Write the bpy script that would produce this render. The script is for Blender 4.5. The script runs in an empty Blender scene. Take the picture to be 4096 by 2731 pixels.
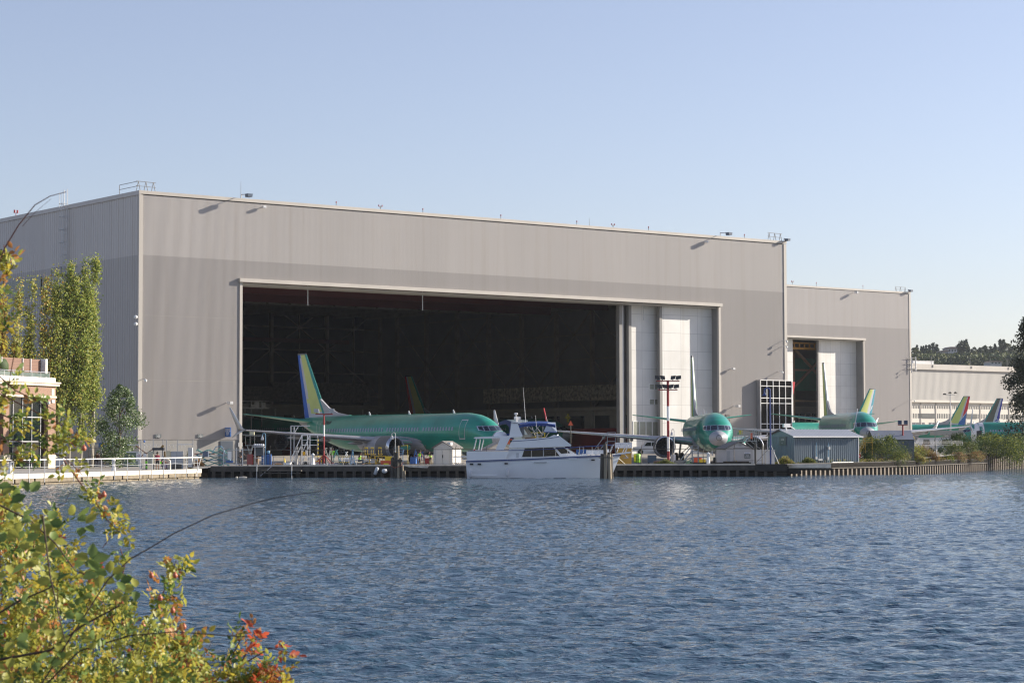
import bpy, bmesh, math, random
import numpy as np
from mathutils import Vector, Matrix, Euler, noise
random.seed(7); RN=random.Random(11)
D=bpy.data; S=bpy.context.scene; COL=S.collection
R=math.radians
# ------------------------------------------------------------------ camera
F_PX=8549.0; PITCH=0.0492; ROLL=-0.0026; EYE=1.82
_rt0=Vector((1,0,0)); _fw=Vector((0,math.cos(PITCH),math.sin(PITCH))); _up0=Vector((0,-math.sin(PITCH),math.cos(PITCH)))
_rt=math.cos(ROLL)*_rt0+math.sin(ROLL)*_up0; _up=-math.sin(ROLL)*_rt0+math.cos(ROLL)*_up0
cam=D.objects.new('camera',D.cameras.new('camera')); COL.objects.link(cam); S.camera=cam
m=Matrix.Identity(4)
for i in range(3):
    m[i][0]=_rt[i]; m[i][1]=_up[i]; m[i][2]=-_fw[i]
m[2][3]=EYE; cam.matrix_world=m
cam.data.sensor_width=36; cam.data.lens=F_PX/4096*36; cam.data.clip_start=.5; cam.data.clip_end=9000
cam.data.dof.use_dof=True; cam.data.dof.focus_distance=215; cam.data.dof.aperture_fstop=13
# ------------------------------------------------------------------ light
SUN_ANG=R(18.5); SUN_EL=R(20.5)      # heading measured from +X towards +Y
w=D.worlds.new('World'); S.world=w; w.use_nodes=True
nt=w.node_tree; bg=nt.nodes['Background']; sk=nt.nodes.new('ShaderNodeTexSky'); sk.sky_type='NISHITA'; sk.sun_disc=False
sk.sun_elevation=SUN_EL; sk.sun_rotation=R(90)-SUN_ANG; sk.air_density=1.0; sk.dust_density=.6; sk.ozone_density=3.2; sk.altitude=0
hs=nt.nodes.new('ShaderNodeHueSaturation'); hs.inputs['Saturation'].default_value=.76; tn=nt.nodes.new('ShaderNodeMix'); tn.data_type='RGBA'; tn.blend_type='MULTIPLY'; tn.inputs[0].default_value=1; tn.inputs[7].default_value=(1.055,.965,1.02,1)
nt.links.new(sk.outputs[0],hs.inputs['Color']); nt.links.new(hs.outputs[0],tn.inputs[6]); nt.links.new(tn.outputs[2],bg.inputs[0]); bg.inputs[1].default_value=.084
sl=D.lights.new('sun','SUN'); sl.energy=5.0; sl.angle=R(.5); sl.color=(1,.90,.76)
so=D.objects.new('sun',sl); COL.objects.link(so)
sdir=Vector((math.cos(SUN_EL)*math.cos(SUN_ANG),math.cos(SUN_EL)*math.sin(SUN_ANG),math.sin(SUN_EL)))
so.rotation_euler=sdir.to_track_quat('Z','Y').to_euler(); so.location=(0,0,120)
S.view_settings.view_transform='Standard'; S.view_settings.look='None'; S.view_settings.exposure=0.93; S.view_settings.gamma=1
S.cycles.pixel_filter_type='BLACKMAN_HARRIS'; S.cycles.filter_width=1.25
# ------------------------------------------------------------------ pixel helpers (photo pixels -> a point at a real depth)
def ray(px,py): return _fw+_rt*((px-2048)/F_PX)-_up*((py-1365.5)/F_PX)
def at(px,py,Y):
    d=ray(px,py); return Vector((0,0,EYE))+d*(Y/d.y)
def gx(px,Y): return at(px,1780,Y).x
def zz(py,Y,px=2048): return at(px,py,Y).z
def ground_z(Y):
    T=[(0,0),(233,0),(262,.69),(360,.9),(432,1.15),(560,2.0),(3000,6)]
    for (a,b),(c,d) in zip(T,T[1:]):
        if Y<=c: return b+(d-b)*(Y-a)/(c-a)
    return 6
WZ=-1.1
# ------------------------------------------------------------------ materials
MC={}
def M(name,col,rough=.65,metal=0,var=.10,scale=.8,stretch=1.0,bump=0.0,spec=.5,trans=0,coat=0):
    if name in MC: return MC[name]
    mt=D.materials.new(name); mt.use_nodes=True; n=mt.node_tree; b=n.nodes['Principled BSDF']; MC[name]=mt
    b.inputs['Roughness'].default_value=rough; b.inputs['Metallic'].default_value=metal; b.inputs['Specular IOR Level'].default_value=spec
    b.inputs['Coat Weight'].default_value=coat
    tc=n.nodes.new('ShaderNodeTexCoord'); mp=n.nodes.new('ShaderNodeMapping'); mp.inputs['Scale'].default_value=(1,1,1/stretch)
    nz=n.nodes.new('ShaderNodeTexNoise'); nz.inputs['Scale'].default_value=scale; nz.inputs['Detail'].default_value=6; nz.inputs['Roughness'].default_value=.6
    n.links.new(tc.outputs['Object'],mp.inputs[0]); n.links.new(mp.outputs[0],nz.inputs['Vector'])
    cr=n.nodes.new('ShaderNodeValToRGB'); cr.color_ramp.elements[0].position=.3; cr.color_ramp.elements[1].position=.7
    cr.color_ramp.elements[0].color=[max(0,c*(1-var)) for c in col]+[1]; cr.color_ramp.elements[1].color=[min(1,c*(1+var)) for c in col]+[1]
    n.links.new(nz.outputs['Fac'],cr.inputs[0]); n.links.new(cr.outputs[0],b.inputs['Base Color'])
    if bump:
        bp=n.nodes.new('ShaderNodeBump'); bp.inputs['Strength'].default_value=bump; bp.inputs['Distance'].default_value=.05
        nz2=n.nodes.new('ShaderNodeTexNoise'); nz2.inputs['Scale'].default_value=scale*9; nz2.inputs['Detail'].default_value=5
        n.links.new(mp.outputs[0],nz2.inputs['Vector']); n.links.new(nz2.outputs['Fac'],bp.inputs['Height']); n.links.new(bp.outputs[0],b.inputs['Normal'])
    if trans:
        tr=n.nodes.new('ShaderNodeBsdfTranslucent'); mx=n.nodes.new('ShaderNodeMixShader'); mx.inputs[0].default_value=trans
        n.links.new(cr.outputs[0],tr.inputs[0]); n.links.new(b.outputs[0],mx.inputs[1]); n.links.new(tr.outputs[0],mx.inputs[2])
        n.links.new(mx.outputs[0],n.nodes['Material Output'].inputs[0])
    return mt
def brickmat(name,c1,c2,mortar,scale,bw,bh,ms,rough=.8,rot=None,offset=.5):
    if name in MC: return MC[name]
    mt=D.materials.new(name); mt.use_nodes=True; n=mt.node_tree; b=n.nodes['Principled BSDF']; MC[name]=mt; b.inputs['Roughness'].default_value=rough
    tc=n.nodes.new('ShaderNodeTexCoord'); mp=n.nodes.new('ShaderNodeMapping'); mp.inputs['Rotation'].default_value=(R(90),0,0) if rot is None else rot
    br=n.nodes.new('ShaderNodeTexBrick'); br.offset=offset; br.inputs['Scale'].default_value=scale; br.inputs['Brick Width'].default_value=bw; br.inputs['Row Height'].default_value=bh
    br.inputs['Mortar Size'].default_value=ms; br.inputs['Color1'].default_value=(*c1,1); br.inputs['Color2'].default_value=(*c2,1); br.inputs['Mortar'].default_value=(*mortar,1)
    n.links.new(tc.outputs['Object'],mp.inputs[0]); n.links.new(mp.outputs[0],br.inputs[0]); 
    nz=n.nodes.new('ShaderNodeTexNoise'); nz.inputs['Scale'].default_value=.35; mx=n.nodes.new('ShaderNodeMix'); mx.data_type='RGBA'; mx.blend_type='MULTIPLY'; mx.inputs[0].default_value=.25
    n.links.new(tc.outputs['Object'],nz.inputs['Vector']); n.links.new(br.outputs[0],mx.inputs[6]); n.links.new(nz.outputs['Fac'],mx.inputs[7]); n.links.new(mx.outputs[2],b.inputs['Base Color'])
    return mt
def glass(name,col=(.012,.016,.018),rough=.06):
    if name in MC: return MC[name]
    mt=M(name,col,rough,0,.3,.7); mt.node_tree.nodes['Principled BSDF'].inputs['IOR'].default_value=1.5; return mt
# paints / surfaces
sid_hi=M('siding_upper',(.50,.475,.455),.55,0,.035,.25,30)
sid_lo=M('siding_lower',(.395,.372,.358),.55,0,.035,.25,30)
trimc=M('pale_trim',(.43,.405,.37),.6,0,.08,.3,6)
gtrim=M('grey_trim',(.22,.215,.21),.6,0,.1,.4)
basew=M('base_wall',(.25,.245,.235),.7,0,.1,.6)
doorp=brickmat('door_panel',(.78,.775,.75),(.72,.715,.69),(.42,.42,.42),1,3.2,2.55,.022,.5,offset=0)
dark_steel=M('dark_steel',(.10,.09,.075),.6,.1,.2,1)
black=M('black_paint',(.02,.02,.022),.5)
white=M('white_paint',(.80,.80,.79),.45,0,.05)
cream=M('cream_vinyl',(.72,.68,.60),.6,0,.05)
grey=M('grey_paint',(.36,.37,.38),.5,0,.1)
lgrey=M('light_grey',(.55,.56,.57),.5,0,.08)
green=M('green_primer',(.018,.27,.20),.30,.15,.16,.55,1,0,.6,0,.25)
green_dk=M('green_primer_dark',(.012,.15,.105),.32,.1,.2,.7,1,0,.6)
zinc=M('zinc_chromate',(.52,.57,.17),.45,0,.06)
compg=M('composite_grey',(.40,.40,.42),.42,0,.1,.8)
radome=M('radome_grey',(.34,.35,.38),.38,.0,.06,.6)
alu=M('bare_aluminium',(.62,.64,.68),.22,.85,.05)
cowl=M('cowl_dark',(.16,.155,.15),.4,.2,.08)
winpl=M('window_plug',(.30,.36,.46),.4,0,.2,3)
rubber=M('rubber',(.03,.03,.03),.8)
concrete=M('concrete',(.40,.38,.345),.85,0,.14,.5,1,.25)
kerbc=M('kerb_concrete',(.66,.61,.52),.8,0,.12,.8,1,.2)
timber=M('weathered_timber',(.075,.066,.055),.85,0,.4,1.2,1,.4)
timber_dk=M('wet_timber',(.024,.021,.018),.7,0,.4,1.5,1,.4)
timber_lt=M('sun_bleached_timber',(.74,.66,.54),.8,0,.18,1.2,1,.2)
navy=M('navy_canvas',(.012,.045,.20),.6,0,.12,2)
galv=M('galvanised_steel',(.42,.43,.45),.4,.5,.1)
yellow=M('yellow_paint',(.72,.52,.03),.45,0,.1)
orange=M('orange_red_plastic',(.72,.10,.03),.45)
redp=M('red_paint',(.30,.018,.022),.45)
bluep=M('blue_paint',(.03,.12,.38),.45,0,.12)
ltblue=M('light_blue_paint',(.15,.33,.50),.45)
teal=M('teal_paint',(.08,.30,.30),.45)
hivis=M('hi_vis_green',(.30,.85,.05),.6)
skin=M('skin',(.33,.17,.10),.6); clothd=M('dark_cloth',(.02,.022,.03),.9)
winglass=glass('window_glass')
sheen=glass('tinted_glass',(.05,.06,.065),.08)
def overlay(mt,kind,p):
    n=mt.node_tree; b=n.nodes['Principled BSDF']; old=b.inputs['Base Color'].links[0].from_socket
    tc=n.nodes.new('ShaderNodeTexCoord'); mp=n.nodes.new('ShaderNodeMapping'); mx=n.nodes.new('ShaderNodeMix'); mx.data_type='RGBA'; mx.blend_type='MULTIPLY'; mx.inputs[0].default_value=1
    n.links.new(tc.outputs['Object'],mp.inputs[0])
    if kind=='streak':
        mp.inputs['Scale'].default_value=(1,1,.035); t=n.nodes.new('ShaderNodeTexNoise'); t.inputs['Scale'].default_value=p[0]; t.inputs['Detail'].default_value=8; t.inputs['Roughness'].default_value=.7
        cr=n.nodes.new('ShaderNodeValToRGB'); cr.color_ramp.elements[0].position=.50; cr.color_ramp.elements[1].position=.78; cr.color_ramp.elements[0].color=(1,1,1,1); cr.color_ramp.elements[1].color=(*p[1],1)
        n.links.new(mp.outputs[0],t.inputs['Vector']); n.links.new(t.outputs['Fac'],cr.inputs[0]); n.links.new(cr.outputs[0],mx.inputs[7])
    else:
        mp.inputs['Rotation'].default_value=(R(90),0,0); t=n.nodes.new('ShaderNodeTexBrick'); t.inputs['Scale'].default_value=1; t.inputs['Brick Width'].default_value=p[0]; t.inputs['Row Height'].default_value=p[1]; t.inputs['Mortar Size'].default_value=p[2]; t.offset=.35
        t.inputs['Color1'].default_value=(1,1,1,1); t.inputs['Color2'].default_value=(*p[3],1); t.inputs['Mortar'].default_value=(*p[4],1)
        n.links.new(mp.outputs[0],t.inputs[0]); n.links.new(t.outputs[0],mx.inputs[7])
    n.links.new(old,mx.inputs[6]); n.links.new(mx.outputs[2],b.inputs['Base Color'])
overlay(sid_hi,'streak',(.9,(.90,.87,.83))); overlay(sid_lo,'streak',(.9,(.91,.89,.86))); overlay(doorp,'streak',(.7,(.86,.84,.80)))
overlay(green,'brick',(2.5,.95,.018,(.82,.90,.86),(.62,.75,.70))); overlay(compg,'brick',(1.4,.5,.012,(.88,.88,.9),(.6,.6,.6)))
# ------------------------------------------------------------------ mesh builder
class MB:
    def __init__(s,T=None): s.v=[];s.f=[];s.m=[];s.sm=[];s.T=T or Matrix.Identity(4)
    def add(s,vs,fs,m=0,smooth=False):
        o=len(s.v); s.v+= [tuple(s.T@Vector(p)) for p in vs]
        for f in fs: s.f.append([o+i for i in f]); s.m.append(m); s.sm.append(smooth)
    def box(s,a,b,m=0):
        x0,y0,z0=[min(a[i],b[i]) for i in range(3)]; x1,y1,z1=[max(a[i],b[i]) for i in range(3)]
        s.add([(x0,y0,z0),(x1,y0,z0),(x1,y1,z0),(x0,y1,z0),(x0,y0,z1),(x1,y0,z1),(x1,y1,z1),(x0,y1,z1)],
              [(0,3,2,1),(4,5,6,7),(0,1,5,4),(1,2,6,5),(2,3,7,6),(3,0,4,7)],m)
    def cyl(s,p,q,r,r2=None,n=8,m=0,caps=True,smooth=True):
        p=Vector(p);q=Vector(q); r2=r if r2 is None else r2; d=q-p
        if d.length<1e-6: return
        a=d.normalized(); u=a.orthogonal().normalized(); v=a.cross(u)
        vs=[p+(u*math.cos(2*math.pi*i/n)+v*math.sin(2*math.pi*i/n))*r for i in range(n)]+[q+(u*math.cos(2*math.pi*i/n)+v*math.sin(2*math.pi*i/n))*r2 for i in range(n)]
        s.add(vs,[(i,(i+1)%n,n+(i+1)%n,n+i) for i in range(n)],m,smooth and n>5)
        if caps: s.add(vs,[tuple(range(n-1,-1,-1)),tuple(range(n,2*n))],m)
    def tube(s,pts,r,n=6,m=0):
        for a,b in zip(pts,pts[1:]): s.cyl(a,b,r,None,n,m)
    def bar(s,p,q,w,h=None,m=0):   # square section bar
        s.cyl(p,q,w*.707,None,4,m,True,False)
    def prism(s,poly,y0,y1,m=0,ax='xz'):
        n=len(poly)
        if ax=='xz': vs=[(x,y0,z) for x,z in poly]+[(x,y1,z) for x,z in poly]
        elif ax=='yz': vs=[(y0,x,z) for x,z in poly]+[(y1,x,z) for x,z in poly]
        else: vs=[(x,z,y0) for x,z in poly]+[(x,z,y1) for x,z in poly]
        s.add(vs,[tuple(range(n)),tuple(range(2*n-1,n-1,-1))]+[(i,n+i,n+(i+1)%n,(i+1)%n) for i in range(n)],m)
    def lathe(s,prof,o=(0,0,0),ax='z',n=16,m=0,smooth=True):
        vs=[];o=Vector(o)
        for (r,h) in prof:
            for i in range(n):
                a=2*math.pi*i/n; c,d=r*math.cos(a),r*math.sin(a)
                vs.append(o+Vector((c,d,h) if ax=='z' else ((h,c,d) if ax=='x' else (d,h,c))))
        fs=[(k*n+i,k*n+(i+1)%n,(k+1)*n+(i+1)%n,(k+1)*n+i) for k in range(len(prof)-1) for i in range(n)]
        s.add(vs,fs,m,smooth)
    def ball(s,c,r,n=10,m=0,sz=1):
        s.lathe([(r*math.sin(math.pi*k/n)+1e-4,-r*sz*math.cos(math.pi*k/n)) for k in range(n+1)],c,'z',n*2,m)
    def quad(s,a,b,c,d,m=0): s.add([a,b,c,d],[(0,1,2,3)],m)
    def build(s,name,mats,parent=None,recalc=True):
        me=D.meshes.new(name); me.from_pydata(s.v,[],s.f)
        if not isinstance(mats,(list,tuple)): mats=[mats]
        for t in mats: me.materials.append(t)
        me.polygons.foreach_set('material_index',s.m); me.polygons.foreach_set('use_smooth',s.sm)
        if recalc and s.f:
            b=bmesh.new(); b.from_mesh(me); bmesh.ops.recalc_face_normals(b,faces=b.faces); b.to_mesh(me); b.free()
        me.update(); o=D.objects.new(name,me); COL.objects.link(o)
        if parent: o.parent=parent
        return o
def tag(o,label,cat,group=None,kind=None):
    if label: o['label']=label
    if cat: o['category']=cat
    if group: o['group']=group
    if kind: o['kind']=kind
    return o
def thing(name,label,cat,loc=(0,0,0),rz=0,group=None):
    o=D.objects.new(name,None); COL.objects.link(o); o.empty_display_size=.3; o.location=loc; o.rotation_euler=(0,0,rz); return tag(o,label,cat,group)
def part(name,par,mats,fn,label=None):
    b=MB(); fn(b); o=b.build(name,mats,par)
    if label: o['label']=label
    return o
def copy_tree(o,parent=None):
    c=o.copy(); COL.objects.link(c); c.parent=parent
    for ch in [x for x in D.objects if x.parent==o]: copy_tree(ch,c)
    return c
def lit(o,kids,**kw): pass
def text_obj(s,size,mat,loc,rot,parent,name='lettering',depth=.01,align='CENTER'):
    cu=D.curves.new('t','FONT'); cu.body=s; cu.size=size; cu.align_x=align; cu.align_y='CENTER'; cu.extrude=depth; cu.resolution_u=3
    t=D.objects.new('t',cu); COL.objects.link(t); dg=bpy.context.evaluated_depsgraph_get(); me=D.meshes.new_from_object(t.evaluated_get(dg))
    D.objects.remove(t); me.materials.clear(); me.materials.append(mat)
    o=D.objects.new(name,me); COL.objects.link(o); o.location=loc; o.rotation_euler=rot; o.parent=parent; return o
# ------------------------------------------------------------------ setting: water
def water():
    k=np.concatenate([np.arange(1000,400,-1.5),np.arange(400,110,-.75),np.arange(110,52,-.5)])  # px below the horizon
    ys=2.92*F_PX/k; ys=ys[ys<216]
    nr=len(ys); nc=1000; t=np.linspace(-1,1,nc)
    X=ys[:,None]*.38*t[None,:]; Y=np.repeat(ys[:,None],nc,1); Z=np.zeros_like(X)
    rs=np.random.RandomState(4)
    for i in range(110):
        lam=.12*(1.4/.12)**rs.rand(); kk=2*math.pi/lam; a=R(-75)+rs.randn()*R(38); amp=.0062*lam**.97
        ph=rs.rand()*6.28; dx,dy=math.cos(a),math.sin(a)
        mod=.65+.35*np.sin(X*.07*dx+Y*.05+ph*3)*np.sin(Y*.09*dy-X*.03+ph)+.25*np.sin(X*.021+Y*.017+ph*2)
        th=kk*(X*dx+Y*dy)+ph; fade=np.clip(lam*2.2/(np.gradient(ys)[:,None]+.01)-.6,0,1)
        Z+=amp*mod*fade*np.sin(th); X-=amp*mod*fade*.8*dx*np.cos(th); Y-=amp*mod*fade*.8*dy*np.cos(th)
    co=np.stack([X,Y,Z+WZ],-1).reshape(-1,3)
    idx=np.arange(nr*nc).reshape(nr,nc); q=np.stack([idx[:-1,:-1],idx[:-1,1:],idx[1:,1:],idx[1:,:-1]],-1).reshape(-1,4)
    me=D.meshes.new('water'); me.vertices.add(len(co)); me.vertices.foreach_set('co',co.ravel().astype('f'))
    me.loops.add(q.size); me.loops.foreach_set('vertex_index',q.ravel().astype('i')); me.polygons.add(len(q))
    me.polygons.foreach_set('loop_start',np.arange(0,q.size,4).astype('i')); me.polygons.foreach_set('use_smooth',np.ones(len(q),bool)); me.update(calc_edges=True)
    mt=D.materials.new('river_water'); mt.use_nodes=True; n=mt.node_tree; b=n.nodes['Principled BSDF']
    b.inputs['Base Color'].default_value=(.034,.075,.115,1); b.inputs['Roughness'].default_value=.07; b.inputs['IOR'].default_value=1.333
    tc=n.nodes.new('ShaderNodeTexCoord'); prev=None
    for sc,st,di,sx in ((2.6,1.0,.085,.45),(7.0,1.0,.055,.5),(18.0,1.0,.014,.55)):
        mp=n.nodes.new('ShaderNodeMapping'); mp.inputs['Scale'].default_value=(sx,1,1); mp.inputs['Rotation'].default_value=(0,0,R(12))
        nz=n.nodes.new('ShaderNodeTexNoise'); nz.inputs['Scale'].default_value=sc; nz.inputs['Detail'].default_value=3; nz.inputs['Distortion'].default_value=.6
        bp=n.nodes.new('ShaderNodeBump'); bp.inputs['Strength'].default_value=st; bp.inputs['Distance'].default_value=di
        n.links.new(tc.outputs['Object'],mp.inputs[0]); n.links.new(mp.outputs[0],nz.inputs['Vector']); n.links.new(nz.outputs['Fac'],bp.inputs['Height'])
        if prev: n.links.new(prev.outputs[0],bp.inputs['Normal'])
        prev=bp
    n.links.new(prev.outputs[0],b.inputs['Normal']); me.materials.append(mt)
    o=D.objects.new('water',me); COL.objects.link(o); tag(o,'choppy blue river water','water',kind='structure')
    b2=MB(); b2.quad((-700,-60,WZ-.35),(900,-60,WZ-.35),(900,640,WZ-.35),(-700,640,WZ-.35)); o=b2.build('water_bed',mt); tag(o,'deep water beyond the choppy river','water',kind='structure')
water()
# ------------------------------------------------------------------ setting: apron, promenade, banks
PX0,PY0=-30.7,204.; PX1,PY1=-39.4,168.   # promenade edge ends
BANK=[(27.4,210.6),(37.5,228),(45,242),(66,290),(140,458),(900,1900)]
def apron():
    mt=M('apron_concrete',(.30,.275,.24),.85,0,.16,.12,1,.15)
    xs=[-31,-20,-10,0,10,20,27.4,27.41,32,37.5,41,45,55,66,100,140,220,400,900]
    rows=[207,215,225,233,245,262,290,320,360,400,432,480,560,700,1000,1500,3000]
    def y0(x): return 208.3 if x<27.405 else float(np.interp(x,[q[0] for q in BANK],[q[1] for q in BANK]))+.5
    b=MB(); nx=len(xs); vs=[]
    for Y in rows:
        for x in xs: y=max(Y,y0(x)); vs.append((x,y,ground_z(y)))
    b.add(vs,[(j*nx+i,j*nx+i+1,(j+1)*nx+i+1,(j+1)*nx+i) for j in range(len(rows)-1) for i in range(nx-1)])
    bm=b.build('apron',mt); tag(bm,'pale concrete aircraft apron','apron',kind='structure')
    b=MB(); pav=brickmat('promenade_paving',(.36,.34,.31),(.33,.315,.29),(.22,.21,.2),1,3,3,.02,.85,(0,0,R(14)),0)
    ex=(PX0-PX1)/(PY0-PY1)
    e=lambda Y: PX0+(Y-PY0)*ex
    b.add([(e(60)-.4,60,-.28),(e(204)-.4,204,-.28),(-31.02,207.5,-.28),(-31.02,245,-.28),(-31.02,420,-.2),(-400,420,-.2),(-400,60,-.28)],[(0,1,2,3,4,5,6)])
    tag(b.build('promenade',pav),'paved riverside promenade','promenade',kind='structure')
    # near bank under the camera
    b=MB(); g=M('bank_soil',(.09,.075,.05),.95,0,.3,2,1,.5); vs=[];xs=[-60,-30,-15,-8,-3,0,4,10,30,60]; ys=[(-40,.0),(-3,.1),(2,.05),(6,-.1),(10,-.35),(14,-.9),(17,-1.5),(20,-2.2)]
    for y,z in ys:
        for x in xs: vs.append((x,y,z+noise.noise(Vector((x*.3,y*.3,0)))*.15))
    n=len(xs); b.add(vs,[(j*n+i,j*n+i+1,(j+1)*n+i+1,(j+1)*n+i) for j in range(len(ys)-1) for i in range(n-1)])
    tag(b.build('riverbank',g),'earth riverbank under the viewpoint','bank',kind='structure')
apron()
# ------------------------------------------------------------------ hangars
HA=0.6541; FD=Vector((math.cos(HA),math.sin(HA),0)); SD=Vector((-math.sin(HA),math.cos(HA),0))
class Facade:
    def __init__(s,px,Y): s.o=at(px,1785,Y); s.o.z=0
    def uz(s,px,py):
        d=ray(px,py); c=s.o-Vector((0,0,EYE)); t=c.dot(SD)/d.dot(SD); P=Vector((0,0,EYE))+d*t; return (P-s.o).dot(FD),P.z
    def w(s,u,v,z): return s.o+FD*u+SD*v+Vector((0,0,z))
def corr(b,u0,u1,z0,z1,y=0,p=.235,d=.036,m=0,axis='x'):
    n=max(1,int(round((u1-u0)/p))); p=(u1-u0)/n; pts=[]
    for i in range(n):
        for f,e in ((0,0),(.42,0),(.54,d),(.88,d)): pts.append((u0+(i+f)*p,y+e))
    pts.append((u1,y)); vs=[]
    for z in (z0,z1):
        for a,c in pts: vs.append((a,c,z) if axis=='x' else (c,a,z))
    k=len(pts); b.add(vs,[(i,i+1,k+i+1,k+i) for i in range(k-1)],m)
def hangar(fc,root,P,side_len,depth,pitch,bays):
    U=lambda a: fc.uz(*a)
    uL=P['uL']; uR,zt=U(P['top_r']); zt0=U(P['top_l'])[1]; zt=(zt+zt0)/2
    zb=U(P['band'])[1]; zl=U(P['lintel_l'])[1]; ul=U(P['lintel_l'])[0]; ur=U(P['lintel_r'])[0]; zbase=P['zbase']
    if P.get('ul') is not None: ul=P['ul']
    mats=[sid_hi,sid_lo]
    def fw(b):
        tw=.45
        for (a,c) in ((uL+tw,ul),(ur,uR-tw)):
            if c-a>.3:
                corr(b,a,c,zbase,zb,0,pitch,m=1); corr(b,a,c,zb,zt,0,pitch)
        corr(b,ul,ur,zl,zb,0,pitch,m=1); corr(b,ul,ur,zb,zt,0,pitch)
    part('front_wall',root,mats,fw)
    def trim(b):
        b.box((uL-.08,-.09,zbase),(uL+.45,.2,zt)); b.box((uR-.45,-.09,-1),(uR+.08,.2,zt))
        b.box((uL-.12,-.13,zt+.1),(uR+.12,.25,zt+.5))
        for z in P.get('seams',[]): b.box((uL+.5,.0,z),((ul if z<zl else uR)-.5,.03,z+.03))
    part('roof_edge_trim',root,trimc,trim)
    part('door_lintel',root,trimc,lambda b:(b.box((ul-.5,-.45,zl-.5),(ur+.5,.35,zl-.05)),b.box((ul-.5,.35,zl-.75),(ur+.5,3.4,zl-.56))))
    def base(b):
        b.box((uL,.05,-1.2),(ul-.35,.35,zbase+.02)); 
        if uR-ur>1: b.box((ur+.35,.05,-1.2),(uR-.1,.35,zbase+.02))
    if zbase>0: part('base_wall',root,basew,base)
    part('door_jamb',root,[trimc,gtrim],lambda b:(b.box((ul-.35,-.12,-1),(ul+.02,.3,zl-.5)),b.box((ul-.3,.3,-1),(ul,3,zl-.5),1),b.box((ur,-.12,-1),(ur+.38,.25,zl-.5)),b.box((ur,.25,-1),(ur+.3,3.2,zl-.5),1)))
    # side and back walls and roof
    def sw(b):
        T=b.T; 
        corr(b,.0,side_len,zbase-3,zb,0,.6,.06,1,'y'); corr(b,.0,side_len,zb,zt,0,.6,.06,0,'y')
        b.box((-.13,-.1,zt),(.2,side_len,zt+.5))
    part('side_wall',root,mats,lambda b:(setattr(b,'T',Matrix.Translation((uL,0,0))),sw(b)))
    part('roof',root,gtrim,lambda b:(b.box((uL+.1,.3,zt+.02),(uR-.1,side_len,zt+.3)),b.box((uR-.3,.3,-1),(uR-.02,side_len,zt))))
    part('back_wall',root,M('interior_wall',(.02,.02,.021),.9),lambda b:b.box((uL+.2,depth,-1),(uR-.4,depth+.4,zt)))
    return dict(ul=ul,ur=ur,zl=zl,zt=zt,zb=zb,uR=uR)
# ---- main hangar
f1=Facade(552,250); h1=thing('hangar','huge grey corrugated aircraft hangar with its door standing wide open','hangar',f1.o,HA)
zs=[f1.uz(560,1260)[1],f1.uz(560,1520)[1]]
G1=hangar(f1,h1,dict(uL=0,top_l=(552,776),top_r=(3142,980),band=(552,1018),lintel_l=(968,1112),lintel_r=(2872,1210),zbase=2.75,seams=zs),170,112,.125,None)
def panel(root,u0,u1,y,zt,wins,name='door_panel'):
    o=part(name,root,doorp,lambda b:b.box((u0,y,-.6),(u1,y+.3,zt)))
    part('panel_edge',root,gtrim,lambda b:(b.box((u0-.5,y-.12,-.6),(u0-.003,y+.42,zt-.1)),))
    for (a,c,z0,z1,nx) in wins:
        wf=part('window',root,white,lambda b:(b.box((a,y-.06,z0),(c,y-.005,z0+.08)),b.box((a,y-.06,z1-.08),(c,y-.005,z1)),[b.box((a+(c-a)*i/nx-.05,y-.07,z0),(a+(c-a)*i/nx+.05,y-.004,z1)) for i in range(nx+1)]))
        part('pane',wf,M('frosted_pane',(.33,.34,.29),.25,0,.25,.4),lambda b:b.box((a+.02,y-.03,z0+.02),(c-.02,y-.003,z1-.02)))
zt=G1['zl']-.57
U1=lambda px,py:f1.uz(px,py)
ua,ub=U1(2548,1500)[0],U1(2660,1500)[0]; uc,ud=U1(2667,1500)[0],G1['ur']
big=(U1(2555,1745)[1],U1(2560,1683)[1])
panel(h1,ua+1.0,uc+2.2,2.4,zt,[(ua+3.1+1.2,ub-.2+1.2,U1(2600,1617)[1],U1(2600,1592)[1],2),(ua+3.1+1.2,ub-.2+1.2,U1(2600,1556)[1],U1(2600,1531)[1],2),(ua+1.3,ub+.8,big[0],big[1],4)])
panel(h1,uc+.3,ud,1.35,zt,[])
part('door_end_post',h1,[gtrim,lgrey],lambda b:[b.box((ua-1.3+.62*i,2.2+.5*i,-.6),(ua-.75+.62*i,2.9+.5*i,zt),i%2) for i in range(4)])
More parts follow.
